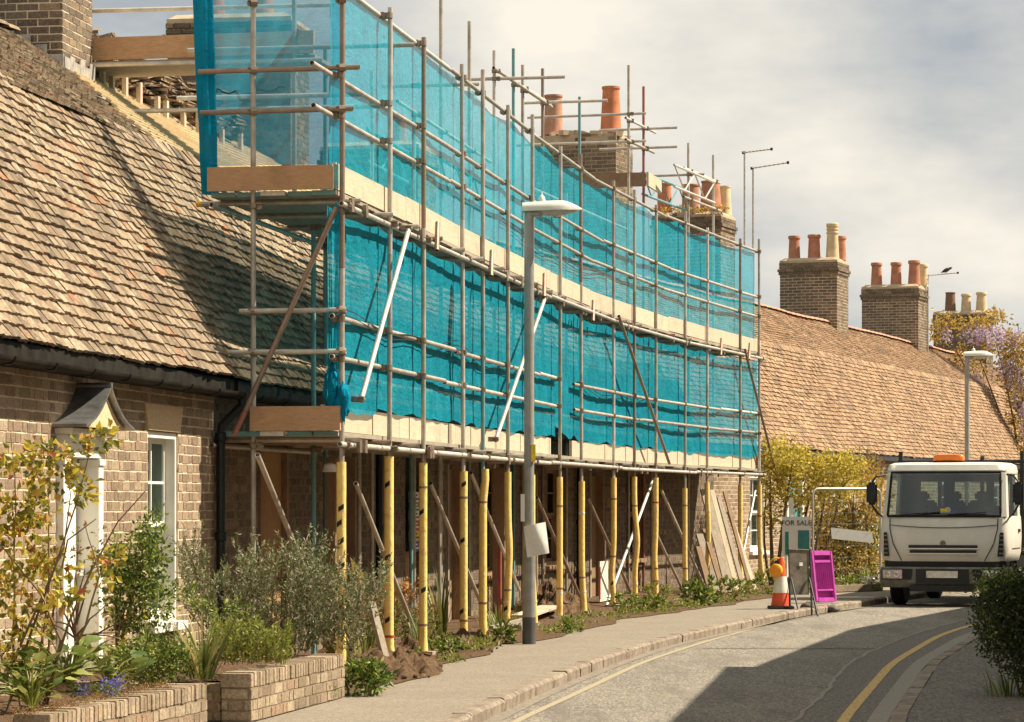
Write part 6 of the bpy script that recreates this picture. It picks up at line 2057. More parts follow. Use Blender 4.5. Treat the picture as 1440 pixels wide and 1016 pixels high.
# roof
b = MB(); loft(b, [ring(0.965, 0.27, 1.55, 2.12, .14, .05, .05), ring(0.97, 0.25, 1.56, 2.17, .14, .05, .05), ring(0.95, 0.30, 1.55, 2.26, .16, .08, .05), ring(0.88, 0.40, 1.48, 2.295, .16, .10, .05), ring(0.70, 0.6, 1.3, 2.305, .16, .1, .03)])
L(b, 'cab_roof', 'truck_white', smooth=True, ang=40)
# pillars
for sx in (-1, 1):
    b = MB(); b.add([(sx * .99, .10, 1.43), (sx * .885, .065, 1.43), (sx * .86, .245, 2.14), (sx * .945, .29, 2.14), (sx * 1.005, .24, 1.43), (sx * .955, .42, 2.14)], [(0, 1, 2, 3), (0, 3, 5, 4)] if sx > 0 else [(3, 2, 1, 0), (4, 5, 3, 0)])
    b.add([(sx * .90, .14, 1.43), (sx * .87, .30, 2.14), (sx * .92, .40, 2.14), (sx * .97, .26, 1.43)], [(0, 1, 2, 3) if sx > 0 else (3, 2, 1, 0)])
    L(b, 'windscreen_pillar', 'truck_white', smooth=True)
    b = MB(); b.obox((sx * 1.0, 1.28, 1.43), (-sx * .05, 0, 0), (0, .27, 0), (-sx * .045, 0, .70)); L(b, 'rear_pillar', 'truck_white')
    b = MB(); b.add([(sx * 1.003, .25, 1.44), (sx * 1.003, 1.28, 1.44), (sx * .958, 1.28, 2.13), (sx * .952, .43, 2.13)], [(0, 1, 2, 3)]); L(b, 'door_window', 'clear_glass')
    b = MB(); b.obox((sx * 1.028, .46, .92), (sx * .006, 0, 0), (0, .92, 0), (0, 0, .008)); b.obox((sx * 1.03, 1.12, 1.18), (sx * .02, 0, 0), (0, .14, 0), (0, 0, .05)); L(b, 'door_handle', 'truck_dark')
    # mirrors
    b = MB(); mx_ = sx * 1.17
    b.box((mx_, .12, 1.80), (.17, .11, .36)); m_ = L(b, 'mirror', 'truck_dark', bevel=.035, smooth=True)
    b = MB(); b.tube([(sx * .97, .26, 2.10), (sx * 1.10, .14, 2.08), (mx_, .13, 1.98)], .016, 8); b.tube([(mx_, .13, 1.62), (sx * 1.10, .16, 1.50), (sx * 1.01, .22, 1.42)], .016, 8); L(b, 'mirror_arm', 'truck_dark', m_, smooth=True)
    # corner vents
    b = MB(); b.prism([Vector((sx * .955, .012, 1.18)), Vector((sx * .90, -.012, 1.18)), Vector((sx * .86, -.022, .80)), Vector((sx * .955, .008, .80))], (0, -0.02, 0)); v_ = L(b, 'corner_vent', 'truck_dark')
    for k in range(5):
        b = MB(); b.obox((sx * .95, -.013, .84 + .07 * k), (-sx * .065, -.018, 0), (0, -.012, 0), (0, 0, .022)); L(b, 'vent_slat', 'truck_bumper', v_)
# windscreen
b = MB(); vs = []; fs = []
for i in range(9):
    f_ = i / 8; z = 1.44 + .70 * f_; y0 = .055 + .20 * f_; hw = .90 - .03 * f_
    for k in range(13):
        x = hw * (k / 6 - 1); vs.append((x, y0 - .05 * (1 - (x / hw) ** 2) - 0.005, z))
        if i and k: a = (i - 1) * 13 + k - 1; fs.append((a, a + 1, a + 14, a + 13))
b.add(vs, fs); ws = L(b, 'windscreen', 'clear_glass', smooth=True)
# rubber seal round the screen
b = MB()
def wsp(u, f_): hw = .90 - .03 * f_; x = hw * u; return Vector((x, .055 + .20 * f_ - .05 * (1 - u * u) - .008, 1.44 + .70 * f_))
loop = [wsp(-1 + k / 8, 0) for k in range(17)] + [wsp(1, k / 8) for k in range(1, 9)] + [wsp(1 - k / 8, 1) for k in range(1, 17)] + [wsp(-1, 1 - k / 8) for k in range(1, 9)]
b.tube(loop, .020, 6); L(b, 'screen_seal', 'rubber', ws, smooth=True)
for (x0, x1) in ((-.75, -.05), (-.02, .68)):
    b = MB(); b.tube([(x0, .005, 1.43), (x0 + .12, -.02, 1.465), (x1, -.015, 1.50)], .009, 6); L(b, 'wiper', 'rubber', ws)
b = MB(); b.obox((-.05, .02, 1.49), (.13, 0, 0), (0, .004, .02), (0, .003, .05)); L(b, 'permit', 'cap_yellow', ws)
# back wall with three windows
b = MB(); yb = 1.50
for (x0, x1, z0, z1) in ((-.95, .95, 1.43, 1.60), (-.93, .93, 2.00, 2.14), (-.94, -.62, 1.60, 2.00), (-.24, -.06, 1.60, 2.0), (.46, .58, 1.60, 2.0), (.84, .94, 1.6, 2.0)):
    b.obox((x0, yb, z0), (x1 - x0, 0, 0), (0, .04, 0), (0, 0, z1 - z0))
L(b, 'cab_back', 'interior')
for (x0, x1) in ((-.62, -.24), (-.06, .46), (.58, .84)):
    b = MB(); b.obox((x0, yb + .015, 1.6), (x1 - x0, 0, 0), (0, .005, 0), (0, 0, .4)); L(b, 'rear_window', 'clear_glass')
# seats, dash, wheel
b = MB(); b.box((0, .42, 1.40), (1.85, .42, .12)); b.box((0, .62, 1.36), (1.9, .8, .05)); L(b, 'dashboard', 'interior', bevel=.03)
for (x, w) in ((-.55, .52), (.42, .50), (.02, .30)):
    b = MB(); b.box((x, 1.28, 1.42), (w, .13, .55), None, .88); b.box((x, 1.27, 1.76), (w * .45, .10, .16)); L(b, 'seat', 'interior', bevel=.035, smooth=True)
b = MB(); b.tube([Vector((-.55 + .21 * math.cos(a), .60 + .1 * math.sin(a), 1.50 + .17 * math.sin(a))) for a in np.linspace(0, 2 * PI, 20)], .014, 6); L(b, 'steering_wheel', 'interior')
b = MB(); b.box((.05, .30, 1.50), (.24, .08, .07)); L(b, 'blue_cloth', 'sign_blue', bevel=.02)
b = MB(); b.lathe([(.05, 0), (.05, .01)], (.03, .25, 1.535), 12, (0, -1, 0.3)); L(b, 'white_disc', 'paper')
# bonnet seam lines, grille slots
b = MB()
b.tube([(-.86, .028, 1.40), (-.86, .010, 1.25), (-.80, -.03, 1.0), (-.66, -.045, .73)], .008, 6); b.tube([(.86, .028, 1.40), (.86, .010, 1.25), (.80, -.03, 1.0), (.66, -.045, .73)], .008, 6)
b.tube([Vector((x, .012 - .052 * (1 - (x / 1.02) ** 2) - .0, 1.30 - .045 * (1 - (x / .86) ** 2))) for x in np.linspace(-.86, .86, 15)], .006, 6)
L(b, 'panel_seam', 'truck_dark', cabo)
for (z, w) in ((.955, .55), (.875, .53)):
    b = MB(); vs = []; fs = []
    for k in range(13):
        x = w * (k / 6 - 1); y = -.0535 * (1 - (x / 1.02) ** 2) - .012
        vs += [(x, y, z - .024), (x, y, z + .024)]
        if k: fs.append((2 * k - 2, 2 * k, 2 * k + 1, 2 * k - 1))
    b.add(vs, fs); L(b, 'grille_slot', 'truck_dark')
    b = MB(); b.tube([Vector((x, -.0535 * (1 - (x / 1.02) ** 2) - .018, z - .034)) for x in np.linspace(-w - .02, w + .02, 13)], .012, 6); L(b, 'grille_lip', 'truck_white', smooth=True)
b = MB(); b.lathe([(.045, 0), (.045, .008), (.03, .012)], (0, -.056, 1.01), 14, (0, -1, 0)); L(b, 'badge', 'truck_bumper')
# bumper
b = MB(); loft(b, [ring(.97, .06, .6, .62, .12, .05, .03), ring(.98, .05, .6, .73, .12, .05, .03)]); L(b, 'front_recess', 'truck_dark', smooth=True, ang=35)
b = MB(); loft(b, [ring(1.0, .02, .55, .30, .14, .05, .04), ring(1.03, -.04, .55, .38, .15, .05, .06), ring(1.035, -.06, .55, .56, .15, .05, .06), ring(1.02, -.03, .55, .63, .15, .05, .06)]); bum = L(b, 'bumper', 'truck_bumper', smooth=True, ang=35)
b = MB(); b.obox((-.42, -.128, .37), (.84, 0, 0), (0, .02, 0), (0, 0, .23)); L(b, 'bumper_recess', 'truck_dark', bum)
b = MB(); b.obox((-.25, -.142, .46), (.50, 0, 0), (0, .012, 0), (0, 0, .11)); L(b, 'number_plate', 'plate_white', bum)
b = MB(); b.obox((-.52, -.115, .24), (1.04, 0, 0), (0, .1, 0), (0, 0, .10)); L(b, 'underrun', 'truck_dark', bum)
for sx in (-1, 1):
    b = MB(); b.prism([Vector((sx * .98, -.045, .43)), Vector((sx * .50, -.11, .43)), Vector((sx * .47, -.113, .60)), Vector((sx * .98, -.045, .60))], (0, -.012, 0)); hr = L(b, 'lamp_housing', 'truck_dark', bum)
    b = MB(); b.prism([Vector((sx * .96, -.062, .445)), Vector((sx * .64, -.108, .445)), Vector((sx * .64, -.108, .585)), Vector((sx * .96, -.062, .585))], (0, -.014, 0)); h_ = L(b, 'headlight', 'headlamp_lens', bum, bevel=.006)
    for k in range(2):
        xx = sx * (.73 + .14 * k); yy = -.095 + .022 * k
        b = MB(); b.lathe([(.048, 0), (.048, .012), (.03, .016)], (xx, yy - .022, .515), 12, (0, -1, 0)); L(b, 'reflector', 'chrome', bum)
# beacon
b = MB(); loft(b, [[Vector((.16 * math.cos(a) * s_ * 1.7, .55 + .11 * math.sin(a) * s_, z)) for a in np.linspace(0, 2 * PI, 20, endpoint=False)] for (s_, z) in ((.95, 2.30), (1, 2.33))]); L(b, 'beacon_base', 'truck_dark')
b = MB(); rr = []
for (s_, z) in ((.98, 2.332), (1.0, 2.36), (.97, 2.40), (.86, 2.425), (.6, 2.432)):
    rr.append([Vector((math.copysign(abs(math.cos(a)) ** .5, math.cos(a)) * .25 * s_, .55 + math.copysign(abs(math.sin(a)) ** .5, math.sin(a)) * .10 * s_, z)) for a in np.linspace(0, 2 * PI, 24, endpoint=False)])
loft(b, [r[::-1] for r in rr]); L(b, 'beacon', 'beacon_orange', smooth=True)
# wheels
for sx in (-1, 1):
    for yy in (.95, 4.3):
        b = MB(); b.lathe([(.20, -.10), (.36, -.11), (.395, -.08), (.395, .08), (.36, .11), (.20, .10)], (sx * .86, yy, .395), 24, (1, 0, 0)); w_ = L(b, 'wheel', 'rubber', smooth=True, ang=30)
        b = MB(); b.lathe([(.20, -.06), (.20, .105), (.10, .07), (.05, .12), (.02, .12)], (sx * .86, yy, .395), 16, (sx, 0, 0)); L(b, 'rim', 'truck_bumper', w_, smooth=True)
    b = MB()
    pts = [Vector((sx * .98, .95 + .47 * math.cos(a), .40 + .47 * math.sin(a))) for a in np.linspace(0.1, PI - .1, 12)]
    vs = []; fs = []
    for k, p in enumerate(pts):
        vs += [p, p - Vector((sx * .26, 0, 0))]
        if k: fs.append((2 * k - 2, 2 * k, 2 * k + 1, 2 * k - 1))
    b.add(vs, fs); L(b, 'mudguard', 'truck_dark', smooth=True)
    b = MB(); b.obox((sx * .42, 1.2, .52), (sx * .10, 0, 0), (0, 4.4, 0), (0, 0, .20)); L(b, 'chassis_rail', 'truck_dark')
b = MB(); b.box((0, .95, .42), (1.5, .16, .16)); b.box((0, .9, .62), (.8, .7, .4)); L(b, 'engine', 'truck_dark', bevel=.02)
# flatbed with front frame
b = MB(); b.obox((-1.06, 1.75, .92), (2.12, 0, 0), (0, 4.1, 0), (0, 0, .10)); L(b, 'load_bed', 'truck_dark')
b = MB(); b.tube([(-1.04, 1.78, 2.33), (1.04, 1.78, 2.33)], .03, 8); b.tube([(-1.04, 1.78, 2.17), (1.04, 1.78, 2.17)], .022, 8); fr_ = L(b, 'head_frame', 'truck_dark')
for x in (-1.0, -.35, .35, 1.0):
    b = MB(); b.obox((x - .03, 1.76, 1.0), (.06, 0, 0), (0, .06, 0), (0, 0, 1.5 if abs(x) > .9 else 1.42)); L(b, 'frame_post', 'truck_dark')
for sx in (-1, 1):
    for k in range(3):
        b = MB(); b.obox((sx * 1.07, 1.8, 1.05 + .17 * k), (-sx * .03, 0, 0), (0, 4.0, 0), (0, 0, .15)); L(b, 'side_board', 'timber_warm' if k != 1 else 'truck_dark')
for k in range(5):
    b = MB(); b.tube([(1.02, 1.9 + k * .85, 1.0), (1.02, 1.9 + k * .85, 2.25)], .025, 6); L(b, 'side_post', 'truck_dark')

# ================================================================== cone, lamp, sign, barrier
def gp(px, py, z): Yq = (CAMZ - z) * F / (py - HOR); return uv(px, py, Yq)
cpos = gp(1098, 856, 0.0); cpos = Vector((cpos.x, cpos.y, 0.0))
cone = thing('traffic_cone', cpos, 'red and white traffic cone on the kerb edge', 'cone')
b = MB(); b.box(cpos + Vector((0, 0, .02)), (.38, .38, .04), None, .93); L2 = b.build('base', 'rubber', cone, bevel=.008)
def cr_(z): return .145 - .107 * (z - .04) / .70
for (z0, z1, m, nm) in ((.04, .23, 'cone_red', 'red_band'), (.2302, .47, 'cone_white', 'reflective_band'), (.4702, .74, 'cone_red', 'red_band')):
    b = MB(); e_ = .004 if nm == 'reflective_band' else 0
    b.lathe([(cr_(z0) + e_, z0), (cr_(z1) + e_, z1)] if z1 < .7 else [(cr_(z0), z0), (cr_(z1), z1), (.02, .745)], cpos, 24); b.build(nm, m, cone, smooth=True)
hl = thing('hazard_lamp', cpos + Vector((-.06, -.08, .40)), 'round amber hazard lamp hung on the top of the traffic cone', 'warning lamp')
ax = Vector((-.35, -.92, .05)).normalized()
lcn = cpos + Vector((-.085, -.10, .56))
b = MB(); b.lathe([(.088, -.02), (.092, 0), (.087, .022), (.058, .038), (.02, .044)], lcn, 22, ax); b.build('lens', 'lamp_amber', hl, smooth=True)
b = MB(); b.lathe([(.066, -.06), (.097, -.045), (.097, -.005), (.092, .005)], lcn, 22, ax); b.build('lens_ring', 'orange_plastic', hl, smooth=True)
b = MB(); b.box(lcn + Vector((.04, .09, -.02)), (.14, .10, .20)); b.build('battery_box', 'orange_plastic', hl, bevel=.015)
b = MB(); b.tube([lcn + Vector((.10 * math.cos(a) + .03, .08, .10 + .075 * math.sin(a))) for a in np.linspace(-.1, PI + .1, 12)], .013, 8); b.build('handle', 'orange_plastic', hl, smooth=True)
b = MB(); b.box(lcn + Vector((.02, .05, .115)), (.07, .05, .06)); b.build('switch_cap', 'truck_dark', hl, bevel=.01)

sp = gp(1127, 866, -.1)
sgn = thing('road_sign', sp, 'folding road sign on black legs seen from its dark back', 'sign')
rx = Vector((1, .12, 0)).normalized()
def sq(u, z, d=0.0): return Vector((sp.x, sp.y, -.1)) + rx * u + Vector((0, d + .28 * (z / .98), z))
b = MB(); b.add([sq(-.15, .30), sq(.12, .30), sq(.14, .93), sq(-.15, .95), sq(-.15, .30, .012), sq(.12, .30, .012), sq(.14, .93, .012), sq(-.15, .95, .012)], [(0, 1, 2, 3), (7, 6, 5, 4), (0, 4, 5, 1), (1, 5, 6, 2), (2, 6, 7, 3), (3, 7, 4, 0)]); b.build('sign_plate', 'sign_back', sgn)
for (u, z0, d0) in ((-.165, .0, 0), (.155, 0, 0)):
    b = MB(); b.tube([sq(u, z0, d0 + .0), sq(u, .97)], .014, 8); b.build('front_leg', 'truck_dark', sgn)
for u in (-.14, .13):
    b = MB(); b.tube([sq(u, .55, -.02), Vector((sp.x, sp.y, -.1)) + rx * (u + .09) + Vector((0, -.22, 0.0))], .013, 8); b.build('rear_leg', 'truck_dark', sgn)
b = MB(); b.tube([sq(-.165, .96), sq(.155, .95)], .012, 8); b.build('top_rail', 'sign_back', sgn)
b = MB(); b.add([sq(-.01, .72, -.012), sq(.04, .72, -.012), sq(.04, .77, -.012), sq(-.01, .77, -.012)], [(0, 1, 2, 3)]); b.build('white_label', 'paper', sgn)

bp = uv(1161, 856, 46.2); bp.z = -.1
bar = thing('plastic_barrier', bp, 'bright pink ribbed plastic barrier panel leaning by the kerb', 'barrier')
rx = Vector((1, .75, 0)).normalized(); ry = Vector((-.75, 1, 0)).normalized()
def bq(u, z, d): return Vector((bp.x, bp.y, -.02)) + rx * (u * 1.25 - .02 * (z / .75)) + ry * (d + .12 * z) + Vector((0, 0, z))
def bbox(u0, u1, z0, z1, d0, d1, name, par=None):
    b = MB(); vs = [bq(u, z, d) for z in (z0, z1) for (u, d) in ((u0, d0), (u1, d0), (u1, d1), (u0, d1))]
    b.add(vs, [(0, 3, 2, 1), (4, 5, 6, 7), (0, 1, 5, 4), (1, 2, 6, 5), (2, 3, 7, 6), (3, 0, 4, 7)]); return b.build(name, 'barrier_pink', bar, bevel=.008, smooth=True)
bbox(-.165, .165, .08, .80, .045, .055, 'back_panel')
bbox(-.175, -.135, .04, .82, -.035, .045, 'side_frame'); bbox(.14, .175, .04, .82, -.035, .045, 'side_frame')
bbox(-.134, .139, .75, .825, -.035, .045, 'top_frame'); bbox(-.134, .139, .03, .10, -.035, .045, 'bottom_frame'); bbox(-.134, .139, .635, .68, -.03, .017, 'cross_frame'); bbox(-.134, .139, .20, .235, -.03, .017, 'cross_frame')
for k in range(8):
    u = -.128 + k * .0335; bbox(u, u + .014, .236, .634, -.034, .044, 'rib')
b = MB(); b.box(Vector((bp.x + .05, bp.y, -.065)), (.42, .16, .07), rotz(-.5).to_3x3(), .8); b.build('foot', 'rubber', bar, bevel=.02)
def sandbag(px, py, r, label, mat='sandbag'):
    p = gp(px, py, -.1); V, Q = lump('x', (p.x, p.y, -.1 + r[2] * .85), r, 'sandbag', 24, 16, .35)
    V = [(v[0], v[1], max(v[2], -.103)) for v in V]
    o = np_mesh('sandbag', V, Q, mat, None, None, True); tag(o, label, 'sandbag', 'sandbags by the road sign')
sandbag(1138, 864, (.13, .14, .10), 'dark lumpy sandbag on the legs of the road sign')
sandbag(1168, 861, (.13, .12, .06), 'flat sandbag on the foot of the pink barrier')

# ================================================================== leaning boards at the far end
for i, (x0, y0, x1, y1, w, m, lab) in enumerate(((1026, 838, 990, 688, .20, 'timber_grey', 'widest pale board leaning at the far end of the scaffold'), (1036, 840, 1000, 690, .10, 'timber_pale', 'palest narrow board leaning next to the widest one'), (1046, 838, 1010, 700, .09, 'timber_grey', 'slim pale board leaning behind the far yellow pole'),
        (1008, 836, 984, 752, .16, 'timber_grey', 'short grey board at the left of the leaning boards'), (1017, 838, 990, 745, .09, 'timber_warm', 'short brown batten among the leaning boards'), (1034, 838, 1003, 752, .12, 'timber_grey', 'short pale board in front of the leaning boards'),
        (1056, 834, 1018, 692, .07, 'timber_warm', 'thin brown batten at the right of the leaning boards'), (1062, 832, 1024, 720, .09, 'timber_pale', 'narrow pale board rightmost of the leaning boards'), (1000, 832, 982, 770, .10, 'timber_warm', 'shortest brown board leftmost of the leaning boards'))):
    Yq = 51.6 + .12 * i * (1 if i % 2 else -1)
    p0 = uv(x0, y0, Yq); p0.z = 0.0; p1 = uv(x1, y1, Yq + .55)
    loose(p0, p1, w, .03, m, lab, 'leaning_board')
b = MB(); q = uv(998, 730, 53.0)
for (z0, z1, m) in ((0.4, 1.0, 0),): b.obox(SP(45.9, 0.02, .55), ST * .7 + Vector((0, 0, 0)), SN * .02 , (0, 0, .62))
o = b.build('site_sign', ['cone_white'], None); tag(o, 'white sign with red edge lying against a pole in the shade', 'sign')
b = MB(); q = SP(45.86, 0.06, .527); b.obox(q, ST * .06, SN * .006, (0, 0, .5)); bb_ = b.build('red_edge', 'sign_red', o)

# ================================================================== estate agent board, mesh fence
Yf = 54.6
fs_ = thing('sale_board', uv(1118, 838, 52), 'white estate agent board reading FOR SALE half hidden by branches', 'sign')
def fbox(x0, y0, x1, y1, d, th, m, nm, par=None):
    p = uv(x0, y1, Yf); q = uv(x1, y0, Yf); b = MB(); b.obox((p.x, Yf + d, p.z), (q.x - p.x, 0, 0), (0, th, 0), (0, 0, q.z - p.z)); return b.build(nm, m, par or fs_)
fbox(1110, 700, 1116, 832, .02, .06, 'white_paint', 'post')
pn = fbox(1100, 727, 1140, 782, 0.0, .018, 'paper', 'board')
fbox(1122, 746, 1138, 779, -.006, .005, 'teal_paint', 'photo_panel', pn)
fbox(1104, 748, 1109, 780, -.006, .005, 'sign_green', 'green_panel', pn)
def text(body, size, p, parent, mat, name='lettering'):
    cu = bpy.data.curves.new(name, 'FONT'); cu.body = body; cu.size = size; cu.extrude = .002; cu.align_x = 'CENTER'; cu.align_y = 'CENTER'
    to = bpy.data.objects.new('tmp', cu); COL.objects.link(to)
    bpy.context.view_layer.update()
    me = bpy.data.meshes.new_from_object(to.evaluated_get(bpy.context.evaluated_depsgraph_get()))
    bpy.data.objects.remove(to)
    me.materials.clear(); me.materials.append(MAT[mat])
    o = bpy.data.objects.new(name, me); M = Matrix.Translation(p) @ Matrix.Rotation(PI / 2, 4, 'X'); o.matrix_basis = M
    return reg(o, parent, M)
text('FOR SALE', .128, uv(1120, 736, Yf) + Vector((0, -.008, 0)), pn, 'ink')
Yh = 53.5
hf = thing('mesh_fence', uv(1190, 835, Yh), 'galvanised mesh fence panel with round top corners beside the truck', 'fence')
a0, a1 = uv(1143, 838, Yh), uv(1238, 838, Yh + .6); zt = 1.78
a0.z = a1.z = .02
b = MB(); r_ = .12; U = (a1 - a0).normalized(); Lf = (a1 - a0).length
pts = [a0, a0 + Vector((0, 0, zt - r_))] + [a0 + U * (r_ - r_ * math.cos(t)) + Vector((0, 0, zt - r_ + r_ * math.sin(t))) for t in np.linspace(.3, PI / 2, 5)] + [a0 + U * (Lf - r_ + r_ * math.sin(t)) + Vector((0, 0, zt - r_ + r_ * math.cos(t))) for t in np.linspace(0, PI / 2, 6)] + [a1]
b.tube(pts, .021, 8); b.build('frame', 'tube_light', hf, smooth=True)
b = MB(); b.tube([a0 + Vector((0, 0, .15)), a1 + Vector((0, 0, .15))], .015, 6); b.build('bottom_rail', 'tube_light', hf)
b = MB()
for k in range(1, 14): q = a0 + U * Lf * k / 14; b.tube([q + Vector((0, 0, .15)), q + Vector((0, 0, zt))], .003, 4)
for k in range(1, 9): b.tube([a0 + Vector((0, 0, .15 + .2 * k)), a1 + Vector((0, 0, .15 + .2 * k))], .003, 4)
o = b.build('wire_mesh', 'galv_wire', hf); o['kind'] = 'stuff'
nb = thing('notice_board', uv(1198, 765, 53.2), 'tilted white blank board tied to the mesh fence', 'sign')
p0 = uv(1170, 758, 53.3); p1 = uv(1228, 764, 53.5); b = MB(); b.obox(p0, p1 - p0, Vector((.0, .03, 0)), Vector((-.02, 0, .20))); b.build('board', 'paper', nb)
for f_ in (.15, .85):
    b = MB(); q = p0.lerp(p1, f_) + Vector((0, -.004, .15)); b.tube([q, q + Vector((0, .10, .02))], .006, 5); b.build('tie', 'ink', nb)

# ================================================================== golden tree and hedge behind the fence
Yt = 56.5
gt = thing('golden_tree', uv(1100, 832, 54), 'golden-leaved small tree at the far end of the scaffold', 'tree')
tk = []
for (x0, x1, y1, r_) in ((1088, 1083, 660, .05), (1092, 1115, 650, .05), (1105, 1150, 640, .045), (1135, 1165, 670, .05), (1140, 1190, 660, .04), (1086, 1078, 690, .035), (1098, 1140, 720, .03)):
    tk.append((curve_pts(uv(x0, 836, Yt), uv(x1, y1, Yt + random.uniform(-.4, .4)), (random.uniform(-.12, .12), 0, 0), 9), r_, .010))
stems('trunk', gt, tk, 'bark')
foliage('crown', gt, [(uv(x, y, Yt + random.uniform(-.3, .3)), (rx * .0135, .55, ry * .0135), n) for (x, y, rx, ry, n) in ((1105, 645, 30, 30, 90), (1090, 680, 22, 34, 70), (1140, 660, 40, 28, 120), (1175, 655, 34, 24, 90), (1150, 690, 50, 24, 100), (1085, 640, 18, 22, 40), (1120, 700, 40, 20, 50), (1200, 650, 14, 14, 20), (1080, 720, 14, 20, 20), (1195, 685, 26, 20, 40))], 9, 0.06, 0.085, .5, 'leaf_gold', .2)
foliage('inner_leaves', gt, [(uv(1120, 730, Yt + .2), (50 * .0135, .4, 30 * .0135), 25)], 8, 0.06, 0.08, .5, 'leaf_green', .2)
hd = thing('hedge_shrub', uv(1200, 832, 58), 'bronze and green hedge behind the mesh fence', 'hedge')
foliage('foliage', hd, [(uv(x, y, 58 + random.uniform(-.3, .3)), (rx * .0138, .5, ry * .0138), n) for (x, y, rx, ry, n) in ((1190, 740, 45, 40, 160), (1225, 700, 26, 40, 100), (1180, 790, 45, 30, 110), (1220, 780, 26, 40, 80), (1215, 660, 16, 20, 30), (1150, 790, 26, 40, 60), (1160, 740, 26, 30, 60))], 9, 0.07, 0.085, .5, 'leaf_bronze', .2)
foliage('green_leaves', hd, [(uv(1195, 770, 58.2), (60 * .0138, .5, 60 * .0138), 200)], 9, 0.08, 0.09, .5, 'leaf_green', .2)
stems('trunk', hd, [(curve_pts(uv(x, 838, 58), uv(x + random.uniform(-20, 20), 690, 58), (random.uniform(-.1, .1), 0, 0)), .04, .01) for x in (1160, 1185, 1205, 1225)], 'bark')
rf_ = thing('red_leaf_shrub', uv(1232, 700, 60), 'sprays of red and gold leaves under the far eaves left of the truck', 'shrub')
foliage('foliage', rf_, [(uv(x, y, 60), (rx * .0143, .3, ry * .0143), n) for (x, y, rx, ry, n) in ((1232, 655, 16, 18, 30), (1215, 660, 12, 14, 16))], 8, .05, .07, .5, 'leaf_dry')
stems('branch', rf_, [(curve_pts(uv(1225, 836, 60), uv(x, 650, 60), (.05, 0, 0)), .025, .006) for x in (1215, 1232, 1240)], 'bark')
# low garden edge and flowers beyond the barrier
o = thing('border_plants', uv(1200, 838, 52.5), 'green and purple border plants along the far kerb before the truck', 'plants')
foliage('foliage', o, [(uv(x, y, 52.6), (rx * .0125, .3, ry * .0125), n) for (x, y, rx, ry, n) in ((1190, 822, 36, 12, 70), (1225, 818, 20, 14, 40), (1160, 825, 20, 14, 30))], 8, .05, .07, .5, 'leaf_heath', .5, .8, 0.0)
foliage('petals', o, [(uv(1222, 815, 52.5), (.18, .2, .06), 16)], 6, .02, .03, .9, 'petal_lilac')
b = MB(); p0 = uv(1150, 834, 51.2); p1 = uv(1242, 832, 52.6); p0.z = p1.z = 0.0
b.obox(p0, p1 - p0, Vector((-.05, .14, 0)), (0, 0, .12)); o = b.build('low_edging', 'brick_garden', None, bevel=.01); tag(o, 'low brick edging of the garden left of the truck', 'wall')

# ================================================================== right-hand bush, wisteria, far greenery
rb = thing('privet_bush', (4.12, 25.3, -.08), 'dark green bush overhanging the right pavement', 'bush')
YB_ = 25.3
foliage('foliage', rb, [(uv(x, y, YB_ + dy), (rx * .0061, .5, ry * .0061), n) for (x, y, rx, ry, n, dy) in ((1430, 860, 50, 50, 480, 0), (1440, 920, 40, 40, 300, -.1), (1400, 840, 26, 26, 130, 0), (1450, 830, 40, 30, 200, .2), (1385, 870, 16, 30, 60, 0), (1480, 880, 50, 80, 400, .2), (1395, 900, 16, 30, 50, 0), (1410, 820, 20, 14, 50, .1))], 9, .028, .036, .55, 'leaf_dark', .3, .9, -.06)
foliage('young_leaves', rb, [(uv(x, y, YB_ - .3), (rx * .0061, .2, ry * .0061), n) for (x, y, rx, ry, n) in ((1390, 815, 18, 10, 14), (1420, 808, 24, 12, 18), (1375, 825, 10, 8, 8), (1385, 885, 10, 20, 8))], 6, .02, .034, .55, 'leaf_green', .3)
stems('branch', rb, [(curve_pts((4.3 + .05 * k, 25.3, -.1), uv(1380 + 15 * k, 830 + 8 * (k % 3), YB_), (.05, 0, .05)), .014, .004) for k in range(7)], 'bark')
o = thing('grass_tuft', uv(1425, 960, 25.6), 'grass blades at the foot of the dark right-hand bush', 'grass')
blades('blade', o, (4.20, 25.2, -.09), 50, .30, .012, .8, 'leaf_green', .6, .22)
wi = thing('wisteria', uv(1425, 690, 86), 'wisteria with lilac racemes and golden leaves over the far roof end', 'climber')
YW = 88.0; sw = YW / F
wb = [(1325, 455, 16, 16, 26), (1318, 470, 12, 14, 14), (1370, 455, 30, 12, 34), (1400, 450, 20, 10, 24), (1400, 480, 22, 16, 36), (1425, 490, 22, 24, 50), (1420, 520, 22, 22, 50), (1430, 550, 18, 24, 44), (1438, 590, 14, 30, 40), (1352, 500, 12, 14, 16), (1375, 515, 14, 14, 18), (1445, 520, 20, 60, 90), (1440, 640, 14, 40, 50)]
foliage('foliage', wi, [(uv(x, y, YW + random.uniform(-.4, .4)), (rx * sw, .5, ry * sw), n) for (x, y, rx, ry, n) in wb], 9, .09, .13, .45, 'leaf_bronze', -.1)
C = []
for (x, y, n, rx, ry) in ((1375, 462, 30, 30, 10), (1410, 468, 26, 22, 10), (1430, 470, 14, 14, 6), (1420, 510, 26, 18, 14), (1435, 560, 24, 12, 20), (1440, 600, 14, 8, 20), (1372, 525, 8, 8, 8), (1330, 462, 6, 10, 8), (1428, 535, 14, 12, 12)):
    for k in range(n):
        p = uv(x + random.gauss(0, rx * .5), y + random.gauss(0, ry * .5), YW - .3 + random.uniform(-.3, .3))
        for j in range(16): f_ = random.random(); C.append(p + Vector((random.gauss(0, .045 * (1 - f_) + .01), random.gauss(0, .045), -.36 * f_)))
V, Q, R = leaves_np(np.array(C), .075, .8); np_mesh('racemes', V, Q, 'petal_lilac', wi, R)
